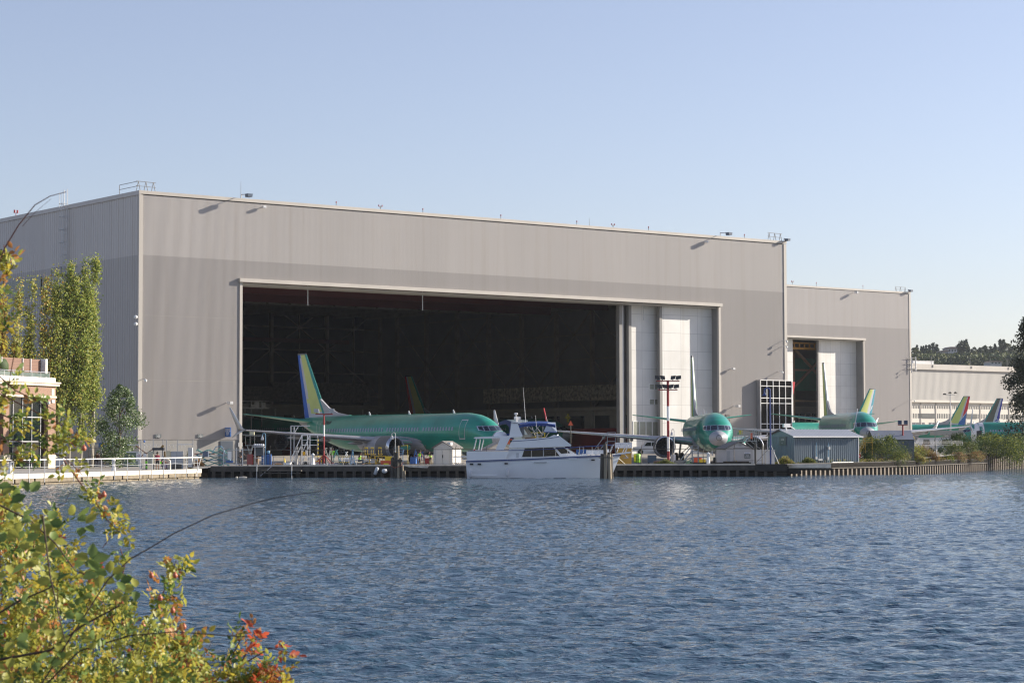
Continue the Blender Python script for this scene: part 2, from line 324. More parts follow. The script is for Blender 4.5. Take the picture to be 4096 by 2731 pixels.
# interior: columns, braces, roof beams, crane rails, offices, ducts
dep=100
def inner_cols(b):
    for k,v in ((1,dep-2),):
        for i in range(9):
            u=8+i*11.5; b.box((u-.3,v-.3,-.5),(u+.3,v+.3,G1['zl']+4))
            if k and i<8:
                for (za,zc) in ((11,19),(19,27)):
                    b.bar((u,v,za),(u+11.5,v,zc),.2) if (i+int(za))%3 else None; b.bar((u+11.5,v,za),(u,v,zc),.2) if (i*2+int(za))%3 else None
                for z in (11,15,19,23): b.bar((u,v,z),(u+11.5,v,z),.22)
                b.bar((u+5.75,v,11),(u+5.75,v,27),.2)
istl=M('interior_steel',(.27,.235,.19),.6,.1,.2)
for i in range(2): pass
part('steel_frame',h1,istl,inner_cols)
def side_frame(b):
    u=G1['uR']-3
    for i in range(11):
        v=4+i*9.3; b.box((u-.3,v-.3,-.5),(u+.3,v+.3,G1['zl']+4))
        if i<10:
            for za,zc in ((8,16),(16,24)): b.bar((u,v,za),(u,v+9.3,zc),.18) if (i+int(za))%3 else None; b.bar((u,v+9.3,za),(u,v,zc),.18) if (i*2+int(za))%3!=1 else None
            for z in (8,12,16,20,24): b.bar((u,v,z),(u,v+9.3,z),.16)
            for z in (3,5.5): b.box((u-1.2,v,z),(u+.2,v+9.3,z+.15)); 
            for k in range(5): b.box((u-1.1,v+.6+k*1.5,3.15),(u-.2,v+1.6+k*1.7,4.2+(k*7%3)*.4))
    for i in range(6):   # scattered racks on the floor
        b.box((58+i*5.5,dep-20-i%3*3,-.2),(61+i*5.5,dep-18-i%3*3,2.2+i%2*.9)); b.box((58+i*5.5,dep-20,3.0),(61.5+i*5.5,dep-18,3.1))
part('side_frame',h1,istl,side_frame)
pr_=random.Random(8)
for i in range(16):
    u=10+pr_.uniform(0,66); v=pr_.uniform(40,86); w_=pr_.uniform(4,11); h=pr_.choice([3.2,4.6,6.2,7.5])
    def plat(b):
        b.box((u,v,h),(u+w_,v+2,h+.2))
        for x in np.arange(u,u+w_,1.8): b.bar((x,v+.05,0),(x,v+.05,h+1.1),.1)
        b.bar((u,v+.05,h+1.1),(u+w_,v+.05,h+1.1),.07); b.bar((u,v+.05,h+.6),(u+w_,v+.05,h+.6),.05)
        for k in range(3): x=u+pr_.uniform(0,w_-1); b.box((x,v+.3,h+.19),(x+.8,v+1,h+.2+pr_.uniform(.3,1)))
    part('work_platform',h1,M('platform_grey',(.36,.33,.28),.6,0,.3,1),plat)
uS=G1['uR']-12
part('side_office',h1,M('office_wall2',(.36,.32,.26),.8),lambda b:(b.box((uS,12,-.5),(uS+8,99,7.4)),b.box((uS-1,12,7.4),(uS+8,99,7.9)),[b.box((uS-.4,12+i*9,-.5),(uS-.0,12.4+i*9,7.4)) for i in range(10)]))
part('office_window',h1,M('office_glass',(.03,.03,.035),.2),lambda b:[b.box((uS-.08,14+i*6.1,4.6),(uS-.01,17.5+i*6.1,6.6)) for i in range(13)])
part('side_duct',h1,M('wrap_duct2',(.38,.33,.25),.35,.3,.6,2,1,.6),lambda b:(b.box((uS+1,14,9.0),(uS+3,60,11.4)),b.box((uS+.9,30,10.2),(uS+1,33,11.3)),[b.box((uS+.9,14+i*1.6,9),(uS+1,14.1+i*1.6,11.4)) for i in range(28)]))
part('red_side_partition',h1,M('red_banner',(.30,.02,.02),.7),lambda b:b.box((uS-3,6,-.5),(uS-2.7,44,4.6)))
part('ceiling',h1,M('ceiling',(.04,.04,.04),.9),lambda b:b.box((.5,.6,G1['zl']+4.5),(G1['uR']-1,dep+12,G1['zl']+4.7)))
def beams(b):
    for i in range(16): b.box((3+i*6.3,4,G1['zl']+2.6),(3.5+i*6.3,dep,G1['zl']+4.3))
    for j in range(14): b.box((1,4.5+j*4.3,G1['zl']+1.6),(G1['uR']-2,4.8+j*4.3,G1['zl']+2.1))
    for j in range(9):
        for i in range(24): b.box((2+i*4,6+j*6,G1['zl']+1.2),(4.2+i*4,6.7+j*6,G1['zl']+1.5))
part('roof_truss',h1,istl,beams)
part('crane_rail',h1,M('rail_red',(.09,.011,.009),.7),lambda b:[b.box((2,v,G1['zl']+.2),(92,v+.7,G1['zl']+1.3)) for v in (12,24,38)]+[b.box((2,dep-4,20.2),(92,dep-3.6,20.9))])
def office(b):
    b.box((1,dep-8,-.5),(96,dep,8.6)); b.box((1,dep-9,8.6),(96,dep,9.2))
of=part('office_block',h1,M('office_wall',(.30,.27,.22),.8),office)
def ofw(b):
    for u in (14,15.8,24,25.8,36,38,41,52,58,64,70,76,82): b.box((u,dep-8.06,5.0),(u+1.5,dep-8.0,7.4))
part('office_window',h1,M('office_glass',(.03,.03,.035),.2),ofw)
ow=part('office_window_bars',h1,M('office_white',(.6,.58,.52),.6),lambda b:[b.box((50+i*6,dep-8.2,1.5),(50.3+i*6,dep-8,8.5)) for i in range(8)])
text_obj('35',2.4,black,(38.5,dep-8.15,3.0),(R(90),0,0),h1); text_obj('13',2.4,black,(52.2,dep-8.15,3.0),(R(90),0,0),h1)
part('red_partition',h1,M('red_banner',(.30,.02,.02),.7),lambda b:b.box((60,dep-14,-.5),(80,dep-13.7,5)))
part('dark_curtain',h1,M('dark_curtain',(.05,.055,.05),.9),lambda b:b.box((52,dep-12,-.5),(65.8,dep-11.7,5.8)))
foil=M('foil_duct',(.75,.75,.72),.28,.8,.5,2.5,1,.8)
def duct(b):
    b.bar((19,45,10),(19,45,17),1.5); b.bar((19,45,17),(16.6,45,23),1.5)
    b.box((23,dep-9,9.4),(25.6,dep-8,10.8)); b.box((27,dep-9,9.9),(32,dep-8.6,10.6)); b.box((36.5,dep-9,9.8),(39,dep-8.4,10.8))
part('insulated_duct',h1,foil,duct)
part('plastic_duct',h1,M('wrap_duct',(.12,.10,.08),.35,.3,.6,2,1,.6),lambda b:(b.box((50,dep-10.5,9.2),(72,dep-9,12.2)),b.box((72,dep-10.5,9.6),(92,dep-9.4,13)),b.box((78.5,dep-10.6,10.6),(81,dep-10.5,12.0))))
for u in (24.5,42,80): part('ceiling_hook',h1,lgrey,lambda b:b.cyl((u,2,G1['zl']-2.8),(u,2,G1['zl']),.06))
yc=thing('cross_sign','yellow cross-shaped sign hanging in the dark hangar','sign',f1.w(U1(2429,1700)[0]+6,16,ground_z(300)),HA)
zc=5.2
part('panel',yc,M('sign_dim_yellow',(.30,.24,.02),.7),lambda b:(b.box((-.16,-.05,zc-.6),(.16,.05,zc+.6)),b.box((-.42,-.048,zc-.1),(.42,.052,zc+.25))))
# man door and louvres on the main facade
def man_door(u0,u1,z1):
    part('personnel_door',h1,M('door_blue_grey',(.05,.07,.10),.5),lambda b:b.box((u0,-.04,-.5),(u1,.045,z1)))
man_door(U1(881,1800)[0],U1(931,1800)[0],2.62)
for z0,z1 in ((U1(2909,1670)[1],U1(2909,1655)[1]),(U1(2909,1683)[1],U1(2909,1674)[1])):
    part('louvre',h1,gtrim,lambda b:[b.box((U1(2903,1660)[0],-.1+.0*i,z0+(z1-z0)*i/5),(U1(2921,1660)[0],-.02,z0+(z1-z0)*(i+.45)/5)) for i in range(5)])
# sign and lamp fixtures standing off the facade
def wall_lamp(f,px,py,L,label,H=.32,par_sz=.3):
    u,z=f.uz(px,py); t=thing('wall_lamp',label,'lamp',f.w(u,0,z),HA,'lamps on the hangar walls')
    part('arm',t,lgrey,lambda b:b.cyl((0,0,0),(0,-L*.45,0),.05)); part('lamp_head',t,lgrey,lambda b:(b.box((-.2,-L,-H/2),(.2,-L*.42,H/2)),b.box((-.17,-L*.95,-H/2-.04),(.17,-L*.5,-H/2))))
wall_lamp(f1,905,1611,1.3,'box wall lamp casting a long slanted shadow left of the open hangar door')
wall_lamp(f1,2933,1624,1.3,'box wall lamp right of the white hangar door panel'); wall_lamp(f1,2922,1475,.8,'small box lamp high up right of the white door panel',.25)
wall_lamp(f1,1048,829,.7,'small lamp below the roof edge beside the rooftop floodlight',.25); wall_lamp(f1,2817,968,.7,'small lamp under the right rooftop floodlight',.25)
def cam_dome(f,px,py,label,lx=.9):
    u,z=f.uz(px,py); t=thing('security_camera',label,'camera',f.w(u,0,z),HA,'dome cameras on the hangar walls')
    part('bracket',t,lgrey,lambda b:b.tube([(0,0,.1),(.0,-lx,.1),(0,-lx,-.1)],.04)); part('dome',t,white,lambda b:(b.lathe([(.16,0),(.16,.14),(.02,.2)],(0,-lx,-.12),n=10),b.ball((0,-lx,-.12),.15,6)))
cam_dome(f1,3130,1365,'upper dome camera on the right corner of the main hangar'); cam_dome(f1,3130,1387,'lower dome camera on the right corner of the main hangar')
cam_dome(f1,3112,1488,'camera cluster above the glazed tower'); cam_dome(f1,568,1520,'camera on the left corner of the main hangar front')
def proj_sign(f,px,py0,py1,Wd,lines,label,mt=bluep):
    u,z1=f.uz(px,py0); z0=f.uz(px,py1)[1]; t=thing('projecting_sign',label,'sign',f.w(u,0,0),HA)
    p=part('board',t,mt,lambda b:b.box((-.06,-Wd,z0),(.06,-.02,z1)))
    for i,s in enumerate(lines): text_obj(s,.27,white,(-.075,-Wd/2,z1-.25-i*(z1-z0-.3)/len(lines)),(R(90),0,-R(90)),p,depth=.005)
proj_sign(f1,902,1709,1747,1.25,['4-82 BLDG','DOOR 14B','WASP','EXIT'],'blue projecting sign with white lettering at the left edge of the open door')
def flat_sign(f,px,py,wd,h,lines,label,mt=None,off=.08,sz=.2):
    u,z=f.uz(px,py); t=thing('wall_sign',label,'sign',f.w(u,-off,z),HA,'small signs on the hangar front'); p=part('board',t,mt or M('sign_grey',(.12,.14,.15),.5),lambda b:b.box((-wd/2,-.03,-h/2),(wd/2,.03,h/2)))
    for i,s in enumerate(lines): text_obj(s,sz,white,(0,-.045,h/2-(i+.6)*h/(len(lines)+.2)),(R(90),0,0),p,depth=.005)
flat_sign(f1,571,1690,.6,.3,['4-82'],'small grey sign beside the left hangar corner')
flat_sign(f1,632,1743,.75,.42,['HOT','WORK','AREA'],'grey wall sign above the turnstile gate',sz=.12); flat_sign(f1,800,1743,.75,.42,['NO','PARKING','HERE'],'grey wall sign right of the gate in the shadow edge',sz=.12)
flat_sign(f1,960,1778,.55,.5,['Caution'],'pale notice beside the open door jamb',lgrey,sz=.12)
# roof edge furniture
def rail_frame(f,px0,px1,v,label,side=False,h=1.1):
    u0=f.uz(px0,900)[0]; u1=f.uz(px1,900)[0]; z=(G1 if f is f1 else G2)['zt']+.5
    t=thing('roof_guardrail',label,'guardrail',f.w(u0,0,z),HA,'guardrails on the roof corners'); L=u1-u0
    part('post',t,gtrim,lambda b:[(b.cyl((x-.25,v,0),(x,v,h),.04),b.cyl((x+.25,v,0),(x,v,h),.04)) for x in (0,L*.5,L)])
    part('rail',t,gtrim,lambda b:(b.cyl((-.3,v,h),(L+.3,v,h*.95),.035),b.cyl((-.3,v,h*.5),(L+.3,v,h*.45),.03)))
    if side: part('side_rail',t,gtrim,lambda b:[(b.cyl((0,.2,k),(0,5,k),.035)) for k in (h,h*.5)]+[b.cyl((0,5,0),(0,5,h),.04)])
def flood(f,px,py_top,label,L=1.6,s=1.0):
    u=f.uz(px,900)[0]; z=(G1 if f is f1 else G2)['zt']+.5; t=thing('roof_floodlight',label,'floodlight',f.w(u,0,z),HA,'floodlights on the roof edge')
    s*=.8; part('mast',t,lgrey,lambda b:(b.cyl((0,.2,0),(0,.2,.7*s),.07),b.cyl((0,.2,.6*s),(0,-L,.45*s),.06)))
    part('lamp_head',t,M('lamp_blue_grey',(.07,.10,.15),.4),lambda b:b.prism([(-.36*s,0),(.36*s,0),(.45*s,.5*s),(-.45*s,.5*s)],-L-.35,-L+.35))
def beacon(f,px,label,h=.6,two=False):
    u=f.uz(px,900)[0]; z=(G1 if f is f1 else G2)['zt']+.5; t=thing('roof_beacon',label,'beacon',f.w(u,.3,z),HA,'little red beacons along the roof edges')
    part('stem',t,gtrim,lambda b:(b.cyl((0,0,0),(0,0,h),.045),two and (b.cyl((0,0,h*.5),(-.25,0,h*.8),.035),b.cyl((0,0,h*.5),(.25,0,h*.8),.035))))
    part('lamp',t,redp,lambda b:[b.cyl((x,0,h*.8),(x,0,h*1.2),.07) for x in ((-.25,.25) if two else (0,))])
rail_frame(f1,556,616,.2,'guardrail on the high left roof corner of the main hangar',True)
rail_frame(f1,3080,3125,.2,'guardrail on the right roof corner of the main hangar')
flood(f1,968,780,'large rooftop floodlight near the left end of the main hangar'); flood(f1,2885,950,'rooftop floodlight near the right end of the main hangar')
flood(f1,3140,950,'gooseneck floodlight at the far right roof corner of the main hangar',.5,.8)
for i,px in enumerate((1350,1527,1697,2009,2313,2458,2600,2983)): beacon(f1,px,['first','second','third','fourth','fifth','sixth','seventh','eighth'][i]+' small beacon from the left on the main hangar roof edge',.5,i in(1,5))
part('lightning_rod',h1,gtrim,lambda b:[b.cyl((U1(px,900)[0],.3,G1['zt']),(U1(px,900)[0],.3,G1['zt']+h),.035,.015) for px,h in ((968,2.6),(2363,1.6))])
# ladder on the shaded side
side_u=lambda px:0
def on_side(px,py):
    d=ray(px,py); c=f1.o-Vector((0,0,EYE)); t=c.dot(FD)/d.dot(FD); P=Vector((0,0,EYE))+d*t; return (P-f1.o).dot(SD),P.z
v1,z1_=on_side(278,815); v0,z0_=on_side(290,1070)
t=thing('cage_ladder','tall caged ladder on the shaded left side wall','ladder',f1.w(-.3,v1,0),HA)
def lad(b):
    for y in (0,.9): b.cyl((0,y,z0_-6),(0,y,G1['zt']+2.4),.05)
    for k in range(int((G1['zt']-z0_+6)/.8)): b.cyl((0,0,z0_-6+k*.8),(0,.9,z0_-6+k*.8),.03)
part('rails_and_rungs',t,lgrey,lad)
part('safety_cage',t,lgrey,lambda b:[b.tube([(0,-.1,z),(-.6,-.1,z),(-.8,.45,z),(-.6,1.0,z),(0,1.0,z)],.035) for z in np.arange(z0_,G1['zt']+2,1.6)]+[b.cyl((-.7,y,z0_),(-.7,y,G1['zt']+2),.03) for y in(.1,.8)])
part('landing',t,gtrim,lambda b:(b.box((-1.2,-1,z0_-1),(0,1.8,z0_-.85)),b.tube([(-1.2,-1,z0_),(-1.2,1.8,z0_)],.04),b.tube([(-1.2,-1,z0_-1),(-1.2,-1,z0_)],.04),b.tube([(-1.2,1.8,z0_-1),(-1.2,1.8,z0_)],.04)))
for k,px in enumerate((58,)):
    v,z=on_side(px,870); t=thing('roof_beacon','small red beacon on the side roof edge at far left','beacon',f1.w(.2,v,G1['zt']+.5),HA); part('lamp',t,redp,lambda b:(b.cyl((-.2,0,.4),(-.2,0,.8),.12),b.cyl((.2,0,.4),(.2,0,.8),.12),b.cyl((0,0,0),(0,0,.45),.05)))
v,z=on_side(60,1160); part('side_window',h1,sheen,lambda b:b.box((-.14,v-8,z-1.2),(-.02,v+8,z+1.2)))
for px,py in ((549,1269),(549,1297)):
    v,z=on_side(px,py); t=thing('security_camera',('upper' if py<1280 else 'lower')+' white camera on the left corner edge of the main hangar','camera',f1.w(-.1,.3,z),HA); part('dome',t,white,lambda b:(b.ball((-.3,-.3,0),.22,6),b.cyl((0,0,.1),(-.3,-.3,.1),.05)))
# ---- second hangar, set back
f2=Facade(3150,470); h2=thing('hangar','second grey hangar set back on the right with narrow door gap','hangar',f2.o,HA)
U2=lambda px,py:f2.uz(px,py)
G2=hangar(f2,h2,dict(uL=-25,top_l=(3150,1146),top_r=(3640,1178),band=(3150,1293),lintel_l=(3155,1340),lintel_r=(3452,1353),zbase=0,seams=[U2(3600,1610)[1],U2(3600,1465)[1]],ul=-6),140,60,.2,None)
zt2=G2['zl']-.57
panel(h2,-4,U2(3200,1500)[0],2.2,zt2,[]); panel(h2,U2(3305,1500)[0],G2['ur'],2.2,zt2,[])
def in2(b):
    u0,u1=6,26
    b.bar((u0,8,12),(u1,8,27),.5); b.bar((u0,8,27),(u1,8,12),.5); b.box((u0+4,8.3,-1),(u0+4.8,9.3,34)); b.bar((u0,8,12),(u1,8,12),.4); b.bar((u0,8,19),(u1,8,19),.4)
part('steel_frame',h2,M('brown_steel',(.22,.14,.08),.6),in2)
part('crane_bridge',h2,M('crane_yellow',(.42,.20,.02),.5),lambda b:[b.box((0,5,zt2-2.2),(20,5.4,zt2-1.7)),b.box((0,5,zt2-.9),(20,5.4,zt2-.6))]+[b.box((1+i*1.6,5,zt2-2),(1.2+i*1.6,5.3,zt2-.6)) for i in range(12)])
part('green_mezzanine',h2,M('mezz_green',(.02,.20,.12),.7),lambda b:b.box((8,13,14.5),(31,13.4,22)))
part('office_block',h2,M('office_wall3',(.40,.36,.30),.8),lambda b:(b.box((10,17,-1),(32,22,11)),b.box((10,16,6),(32,17,6.4))))
for i in range(10):
    for za,zc in ((2.5,5),(7.4,9.4)): part('office_window',h2,M('office_glass',(.03,.03,.035),.2),lambda b:b.box((11+i*2,16.9,za),(12.4+i*2,16.99,zc)))
rail_frame(f2,3583,3620,.2,'guardrail on the roof corner of the set-back hangar'); flood(f2,3632,1150,'floodlight on the roof corner of the set-back hangar',.6,1.2)
for i,px in enumerate((3171,3267,3453)): beacon(f2,px,['left','middle','right'][i]+' beacon on the roof edge of the set-back hangar',.8,i==0)
cam_dome(f2,3642,1463,'upper camera on the right corner of the set-back hangar',1.6); cam_dome(f2,3642,1477,'lower camera on the right corner of the set-back hangar',1.6); cam_dome(f2,3635,1603,'camera low on the right corner of the set-back hangar',1.8)
wall_lamp(f2,3413,1170,1.4,'small lamp high on the set-back hangar front',.5)
t=thing('siren_mast','slim mast of sirens at the corner of the set-back hangar','mast',f2.w(G2['uR']+.2,-.4,0),HA); zq=U2(3645,1432)[1]
part('bracket',t,gtrim,lambda b:[b.cyl((-2,0,zq-i*1.2),(1.2,0,zq-i*1.2),.06) for i in range(3)]); part('horn',t,lgrey,lambda b:(b.cyl((1.0,0,zq-3),(1.0,0,zq+.3),.13),b.cyl((-.4,0,zq-3.4),(-.4,0,zq+.2),.12)))
# ---- glazed tower in front of the main hangar's right pier
ug0,zg1=U1(3036,1519); ug1=U1(3160,1521)[0]; zg0=U1(3042,1716)[1]
t=thing('glazed_tower','dark glass stair tower with white mullion grid by the hangar corner','tower',f1.w(ug0-.6,0,0),HA); W_=ug1-ug0
part('body',t,M('tower_panel',(.25,.25,.26),.6),lambda b:b.box((0,-.8,-.4),(W_,-.05,zg1-.02)))
gp=part('glass',t,M('black_glass',(.004,.004,.005),.3,0,.3,.7,1,0,.05),lambda b:b.box((.06,-.86,.0),(W_-.06,-.82,zg1-.08)))
def mull(b):
    for i in range(6): b.box((i*W_/5-.045,-.96,-.3),(i*W_/5+.045,-.83,zg1))
    H=zg1
    for py in (1519,1542,1590,1611,1693,1715): z=U1(3040,py)[1]-.06; b.box((0,-.97,z-.05),(W_,-.825,z+.05))
part('mullions',t,white,mull)
t=thing('hanging_banner','small red triangular banner on the tower edge','banner',f1.w(ug1-.5,-1.0,U1(3165,1550)[1]),HA); part('cloth',t,M('banner_red',(.5,.03,.04),.8),lambda b:b.prism([(0,.8),(.5,.8),(.15,-1)],-.05,0))
# ---- far long building on the right
f3=Facade(3640,620); t=thing('factory_building','long low factory building far right beyond the hangars','factory building',f3.o,HA); U3=lambda px,py:f3.uz(px,py)
zt3=U3(3700,1456)[1]; ze=U3(3700,1600)[1]; L3=90
part('upper_wall',t,M('far_siding',(.40,.39,.37),.6,0,.06,.12,40),lambda b:(corr(b,-10,L3,ze,zt3-1.6,0,.5,.03),))
part('roof_fascia',t,trimc,lambda b:b.box((-10,-.6,zt3-1.6),(L3,60,zt3)))
part('lower_wall',t,M('far_lower',(.62,.59,.53),.7,0,.05,.1),lambda b:(b.box((-10,.6,-1),(L3,1,ze)),b.box((-10,-.3,ze-.6),(L3,.6,ze))))
part('pilaster',t,trimc,lambda b:[b.box((u,.45,0),(u+.4,.59,ze-.7)) for u in np.arange(-8,L3,6.6)])
def fwin(b):
    for k,(za,zc) in enumerate(((U3(3700,1633)[1],U3(3700,1622)[1]),(U3(3700,1672)[1],U3(3700,1653)[1]))):
        for u in np.arange(-9,L3,.75): b.box((u,.52,za),(u+.16,.6,zc))
part('window_slot',t,M('slot_dark',(.10,.11,.11),.3),fwin)
for u in (-9,5.0,24,44): 
    wf=part('window',t,M('slot_dark',(.10,.11,.11),.3),lambda b:b.box((u,.45,U3(3700,1672)[1]),(u+6.2,.51,U3(3700,1653)[1])))
part('loading_door',t,M('door_shadow',(.05,.06,.08),.5),lambda b:[b.box((u,.5,0),(u+7.5,.6,U3(3700,1689)[1])) for u in (-9.5,-.5,9,20,32)])
for i,px in enumerate((3725,3880,4028)):
    u=U3(px,1450)[0]; tt=thing('roof_pole',['left','middle','right'][i]+' thin pole on the roof of the far factory building','pole',f3.w(u,0,zt3),HA,'poles on the factory roof'); part('pole',tt,gtrim,lambda b:(b.cyl((0,0,-1),(0,0,2.4),.07),b.box((-.2,-.75,-.9),(.2,-.62,-.2))))
tt=thing('roof_unit','low white unit on the far factory roof','roof unit',f3.w(U3(3740,1450)[0],8,zt3),HA); part('housing',tt,lgrey,lambda b:(b.box((-.5,0,0),(8.5,4,1.3)),b.box((-.6,-.1,1.3),(8.6,4.1,1.45))))
# ------------------------------------------------------------------ aircraft
FUS=[(0,2.70,2.70,.0),(.12,2.96,2.42,.27),(.4,3.16,2.2,.55),(.8,3.36,1.95,.88),(1.2,3.52,1.76,1.1),(1.6,3.78,1.62,1.27),(2.0,4.12,1.52,1.4),(2.6,4.55,1.43,1.56),(3.4,4.92,1.36,1.7),(4.4,5.2,1.32,1.82),(6,5.4,1.3,1.88),
     (12,5.4,1.3,1.88),(18,5.4,1.3,1.88),(25.5,5.4,1.3,1.88),(27.5,5.4,1.42,1.86),(29.5,5.4,1.75,1.78),(31.5,5.4,2.25,1.6),(33.5,5.38,2.85,1.3),(35.5,5.34,3.5,.92),(37,5.24,4.05,.58),(38.2,5.05,4.5,.25)]
_fx=np.array([q[0] for q in FUS])
def _fc(x,k): return float(np.interp(x,_fx,[q[k] for q in FUS]))
def fsurf(x,th,off=0):
    zt,zb,w_=_fc(x,1),_fc(x,2),_fc(x,3); return ((w_+off)*math.cos(th),(zt+zb)/2+((zt-zb)/2+off)*math.sin(th))
def fpt_yz(y,z):   # x where the nose surface passes through (y,z)
    lo,hi=0,6.
    for _ in range(40):
        x=(lo+hi)/2; zt,zb,w_=_fc(x,1),_fc(x,2),max(_fc(x,3),1e-3); v=(y/w_)**2+((z-(zt+zb)/2)/max((zt-zb)/2,1e-3))**2
        if v>1: lo=x
        else: hi=x
    return x
def foil(b,secs,m=0,vert=False,nc=10):
    # secs: (LEx, span, height, chord, thickness)
    vs=[]
    prof=[(1,0),(.8,.028),(.55,.05),(.3,.06),(.12,.048),(.03,.026),(0,0),(.03,-.02),(.12,-.034),(.3,-.04),(.55,-.033),(.8,-.014)]
    for lx,sp,h,c,tk in secs:
        for a,t in prof:
            o=t*c*tk
            vs.append((lx+a*c,h+o,sp) if vert else (lx+a*c,sp,h+o))
    n=len(prof); b.add(vs,[(k*n+i,k*n+(i+1)%n,(k+1)*n+(i+1)%n,(k+1)*n+i) for k in range(len(secs)-1) for i in range(n)],m,True)
    b.add(vs,[tuple(range(n)),tuple(range((len(secs)-1)*n,len(secs)*n))],m)
def wing_pt(s): # spanwise fraction 0..1 -> LEx,y,z,chord
    Y_=[1.5,5.8,17.2]; y=1.5+s*15.7
    return (float(np.interp(y,Y_,[13.6,16.0,22.4])),y,float(np.interp(y,Y_,[2.28,2.66,3.65])),float(np.interp(y,Y_,[7.6,5.2,1.65])))
PM={}
def aircraft(label,loc,rz,fin_paint,fin_cols,windows=True,green_m=None,group='green primer-coated airliners',gear=True,red_tip=False,wing=True):
    gm=green_m or green
    t=thing('airliner',label,'airliner',loc,rz,group)
    key=(gm.name,)
    def share(name,mats,fn,par=None,key=None):
        k=(name,key)
        if k in PM:
            o=D.objects.new(name,PM[k]); COL.objects.link(o); o.parent=par or t; return o
        o=part(name,par or t,mats,fn); PM[k]=o.data; return o
    def fus(b):
        xs=[0,.06,.12,.25,.4,.6,.8,1.0,1.2,1.4,1.6,1.8,2.0,2.3,2.6,3.0,3.4,3.9,4.4,5.2,6]+list(np.arange(8,26,2))+[25.5,26.5,27.5,28.5,29.5,30.5,31.5,32.5,33.5,34.5,35.5,36.3,37,37.6,38.2]; n=40; vs=[]
        for x in xs:
            for i in range(n): y,z=fsurf(x,2*math.pi*i/n); vs.append((x,y,z))
        k=len(xs)
        for j in range(k-1):
            xm=(xs[j]+xs[j+1])/2
            for i in range(n):
                th=(i+.5)/n*360; mm=0
                if xm<.95: mm=1
                elif 35.4<xm and not 20<th<160: mm=2
                b.f.append([j*n+i,j*n+(i+1)%n,(j+1)*n+(i+1)%n,(j+1)*n+i]); b.m.append(mm); b.sm.append(True)
        b.v=[tuple(p) for p in vs]; b.f.append([(k-1)*n+i for i in range(n)]); b.m.append(2); b.sm.append(False)
    fu=share('fuselage',[gm,radome,compg],fus,key=gm.name)
    share('radome_ring',black,lambda b:b.lathe([(.262,.115),(.30,.145)],(-.01,0,2.70),'x',24),fu)
    def fair(b):
        vs=[];n=12;xs=[12.2,13,14.5,16,18,20,22,23.5,24.6]
        for x in xs:
            s=max(.02,1-((x-18.4)/6.3)**2)**.5
            for i in range(n+1):
                th=math.pi+math.pi*i/n; vs.append((x,(1.45+.62*s)*math.cos(th),2.35*1.0+.35*s*(abs(math.cos(th))**2)+(-math.sin(th))*-(1.02+.22*s)))
        b.add(vs,[(j*(n+1)+i,j*(n+1)+i+1,(j+1)*(n+1)+i+1,(j+1)*(n+1)+i) for j in range(len(xs)-1) for i in range(n)],0,True)
        for sd in (-1,1):
            vs=[];
            for x in xs:
                s=max(.02,1-((x-18.4)/6.3)**2)**.5
                for th in (0,10,20): y,z=fsurf(x,R(-28+th*s*1.0),.03+.06*s*(1-th/20)); vs.append((x,sd*y,z))
                vs.append((x,sd*(1.45+.62*s),2.35))
            b.add(vs,[(j*4+i,j*4+i+1,(j+1)*4+i+1,(j+1)*4+i) for j in range(len(xs)-1) for i in (0,1)]+[(j*4,j*4+3,(j+1)*4+3,(j+1)*4) for j in range(len(xs)-1)],0,True)
    share('belly_fairing',compg,fair)
    # cockpit panes
    def pane(b,cs,off,mm=0):
        n=5; vs=[]
        for i in range(n+1):
            for j in range(n+1):
                a,c=i/n,j/n
                y=(cs[0][0]*(1-a)+cs[1][0]*a)*(1-c)+(cs[3][0]*(1-a)+cs[2][0]*a)*c; z=(cs[0][1]*(1-a)+cs[1][1]*a)*(1-c)+(cs[3][1]*(1-a)+cs[2][1]*a)*c
                vs.append((fpt_yz(abs(y),z)-off,y+math.copysign(off*.6,y),z+off*.5))
        b.add(vs,[(i*(n+1)+j,(i+1)*(n+1)+j,(i+1)*(n+1)+j+1,i*(n+1)+j+1) for i in range(n) for j in range(n)],mm,True)
    panes=[[(.06,3.52),(.74,3.50),(.66,3.96),(.06,3.98)],[(.84,3.50),(1.16,3.49),(1.08,3.94),(.75,3.96)],[(1.22,3.49),(1.44,3.60),(1.36,3.92),(1.14,3.94)]]
    for k,cs in enumerate(panes):
        for sd in (-1,1):
            c2=[(y*sd,z) for y,z in cs]
            big=[(cs[0][0]-.04,cs[0][1]-.05),(cs[1][0]+.04,cs[1][1]-.05),(cs[2][0]+.04,cs[2][1]+.05),(cs[3][0]-.04,cs[3][1]+.05)]
            wf=share('cockpit_window_frame',alu,lambda b:pane(b,[(max(.02,y)*sd,z) for y,z in big],.012),key=(k,sd))
            share('cockpit_pane',glass('cockpit_glass',(.02,.03,.05),.08),lambda b:pane(b,c2,.024),wf,(k,sd))
    # doors
    for sd in (-1,1):
        def dr(b,x0,x1,z0,z1,off=.02,mm=0):
            vs=[];n=8
            for j in range(n+1):
                z=z0+(z1-z0)*j/n
                for x in (x0,x1):
                    zt,zb,w_=_fc(x,1),_fc(x,2),_fc(x,3); y=w_*math.sqrt(max(0,1-((z-(zt+zb)/2)/((zt-zb)/2))**2)); vs.append((x,sd*(y+off),z))
            b.add(vs,[(2*j,2*j+1,2*j+3,2*j+2) for j in range(n)],mm,True)
        d_=share('passenger_door',gm,lambda b:dr(b,4.55,5.4,2.75,4.55,.02),key=(sd,gm.name))
        share('door_seal',lgrey,lambda b:(dr(b,4.5,4.55,2.7,4.6,.022),dr(b,5.4,5.45,2.7,4.6,.022),dr(b,4.5,5.45,2.62,2.72,.03),dr(b,4.5,5.45,4.58,4.68,.03)),d_,sd)
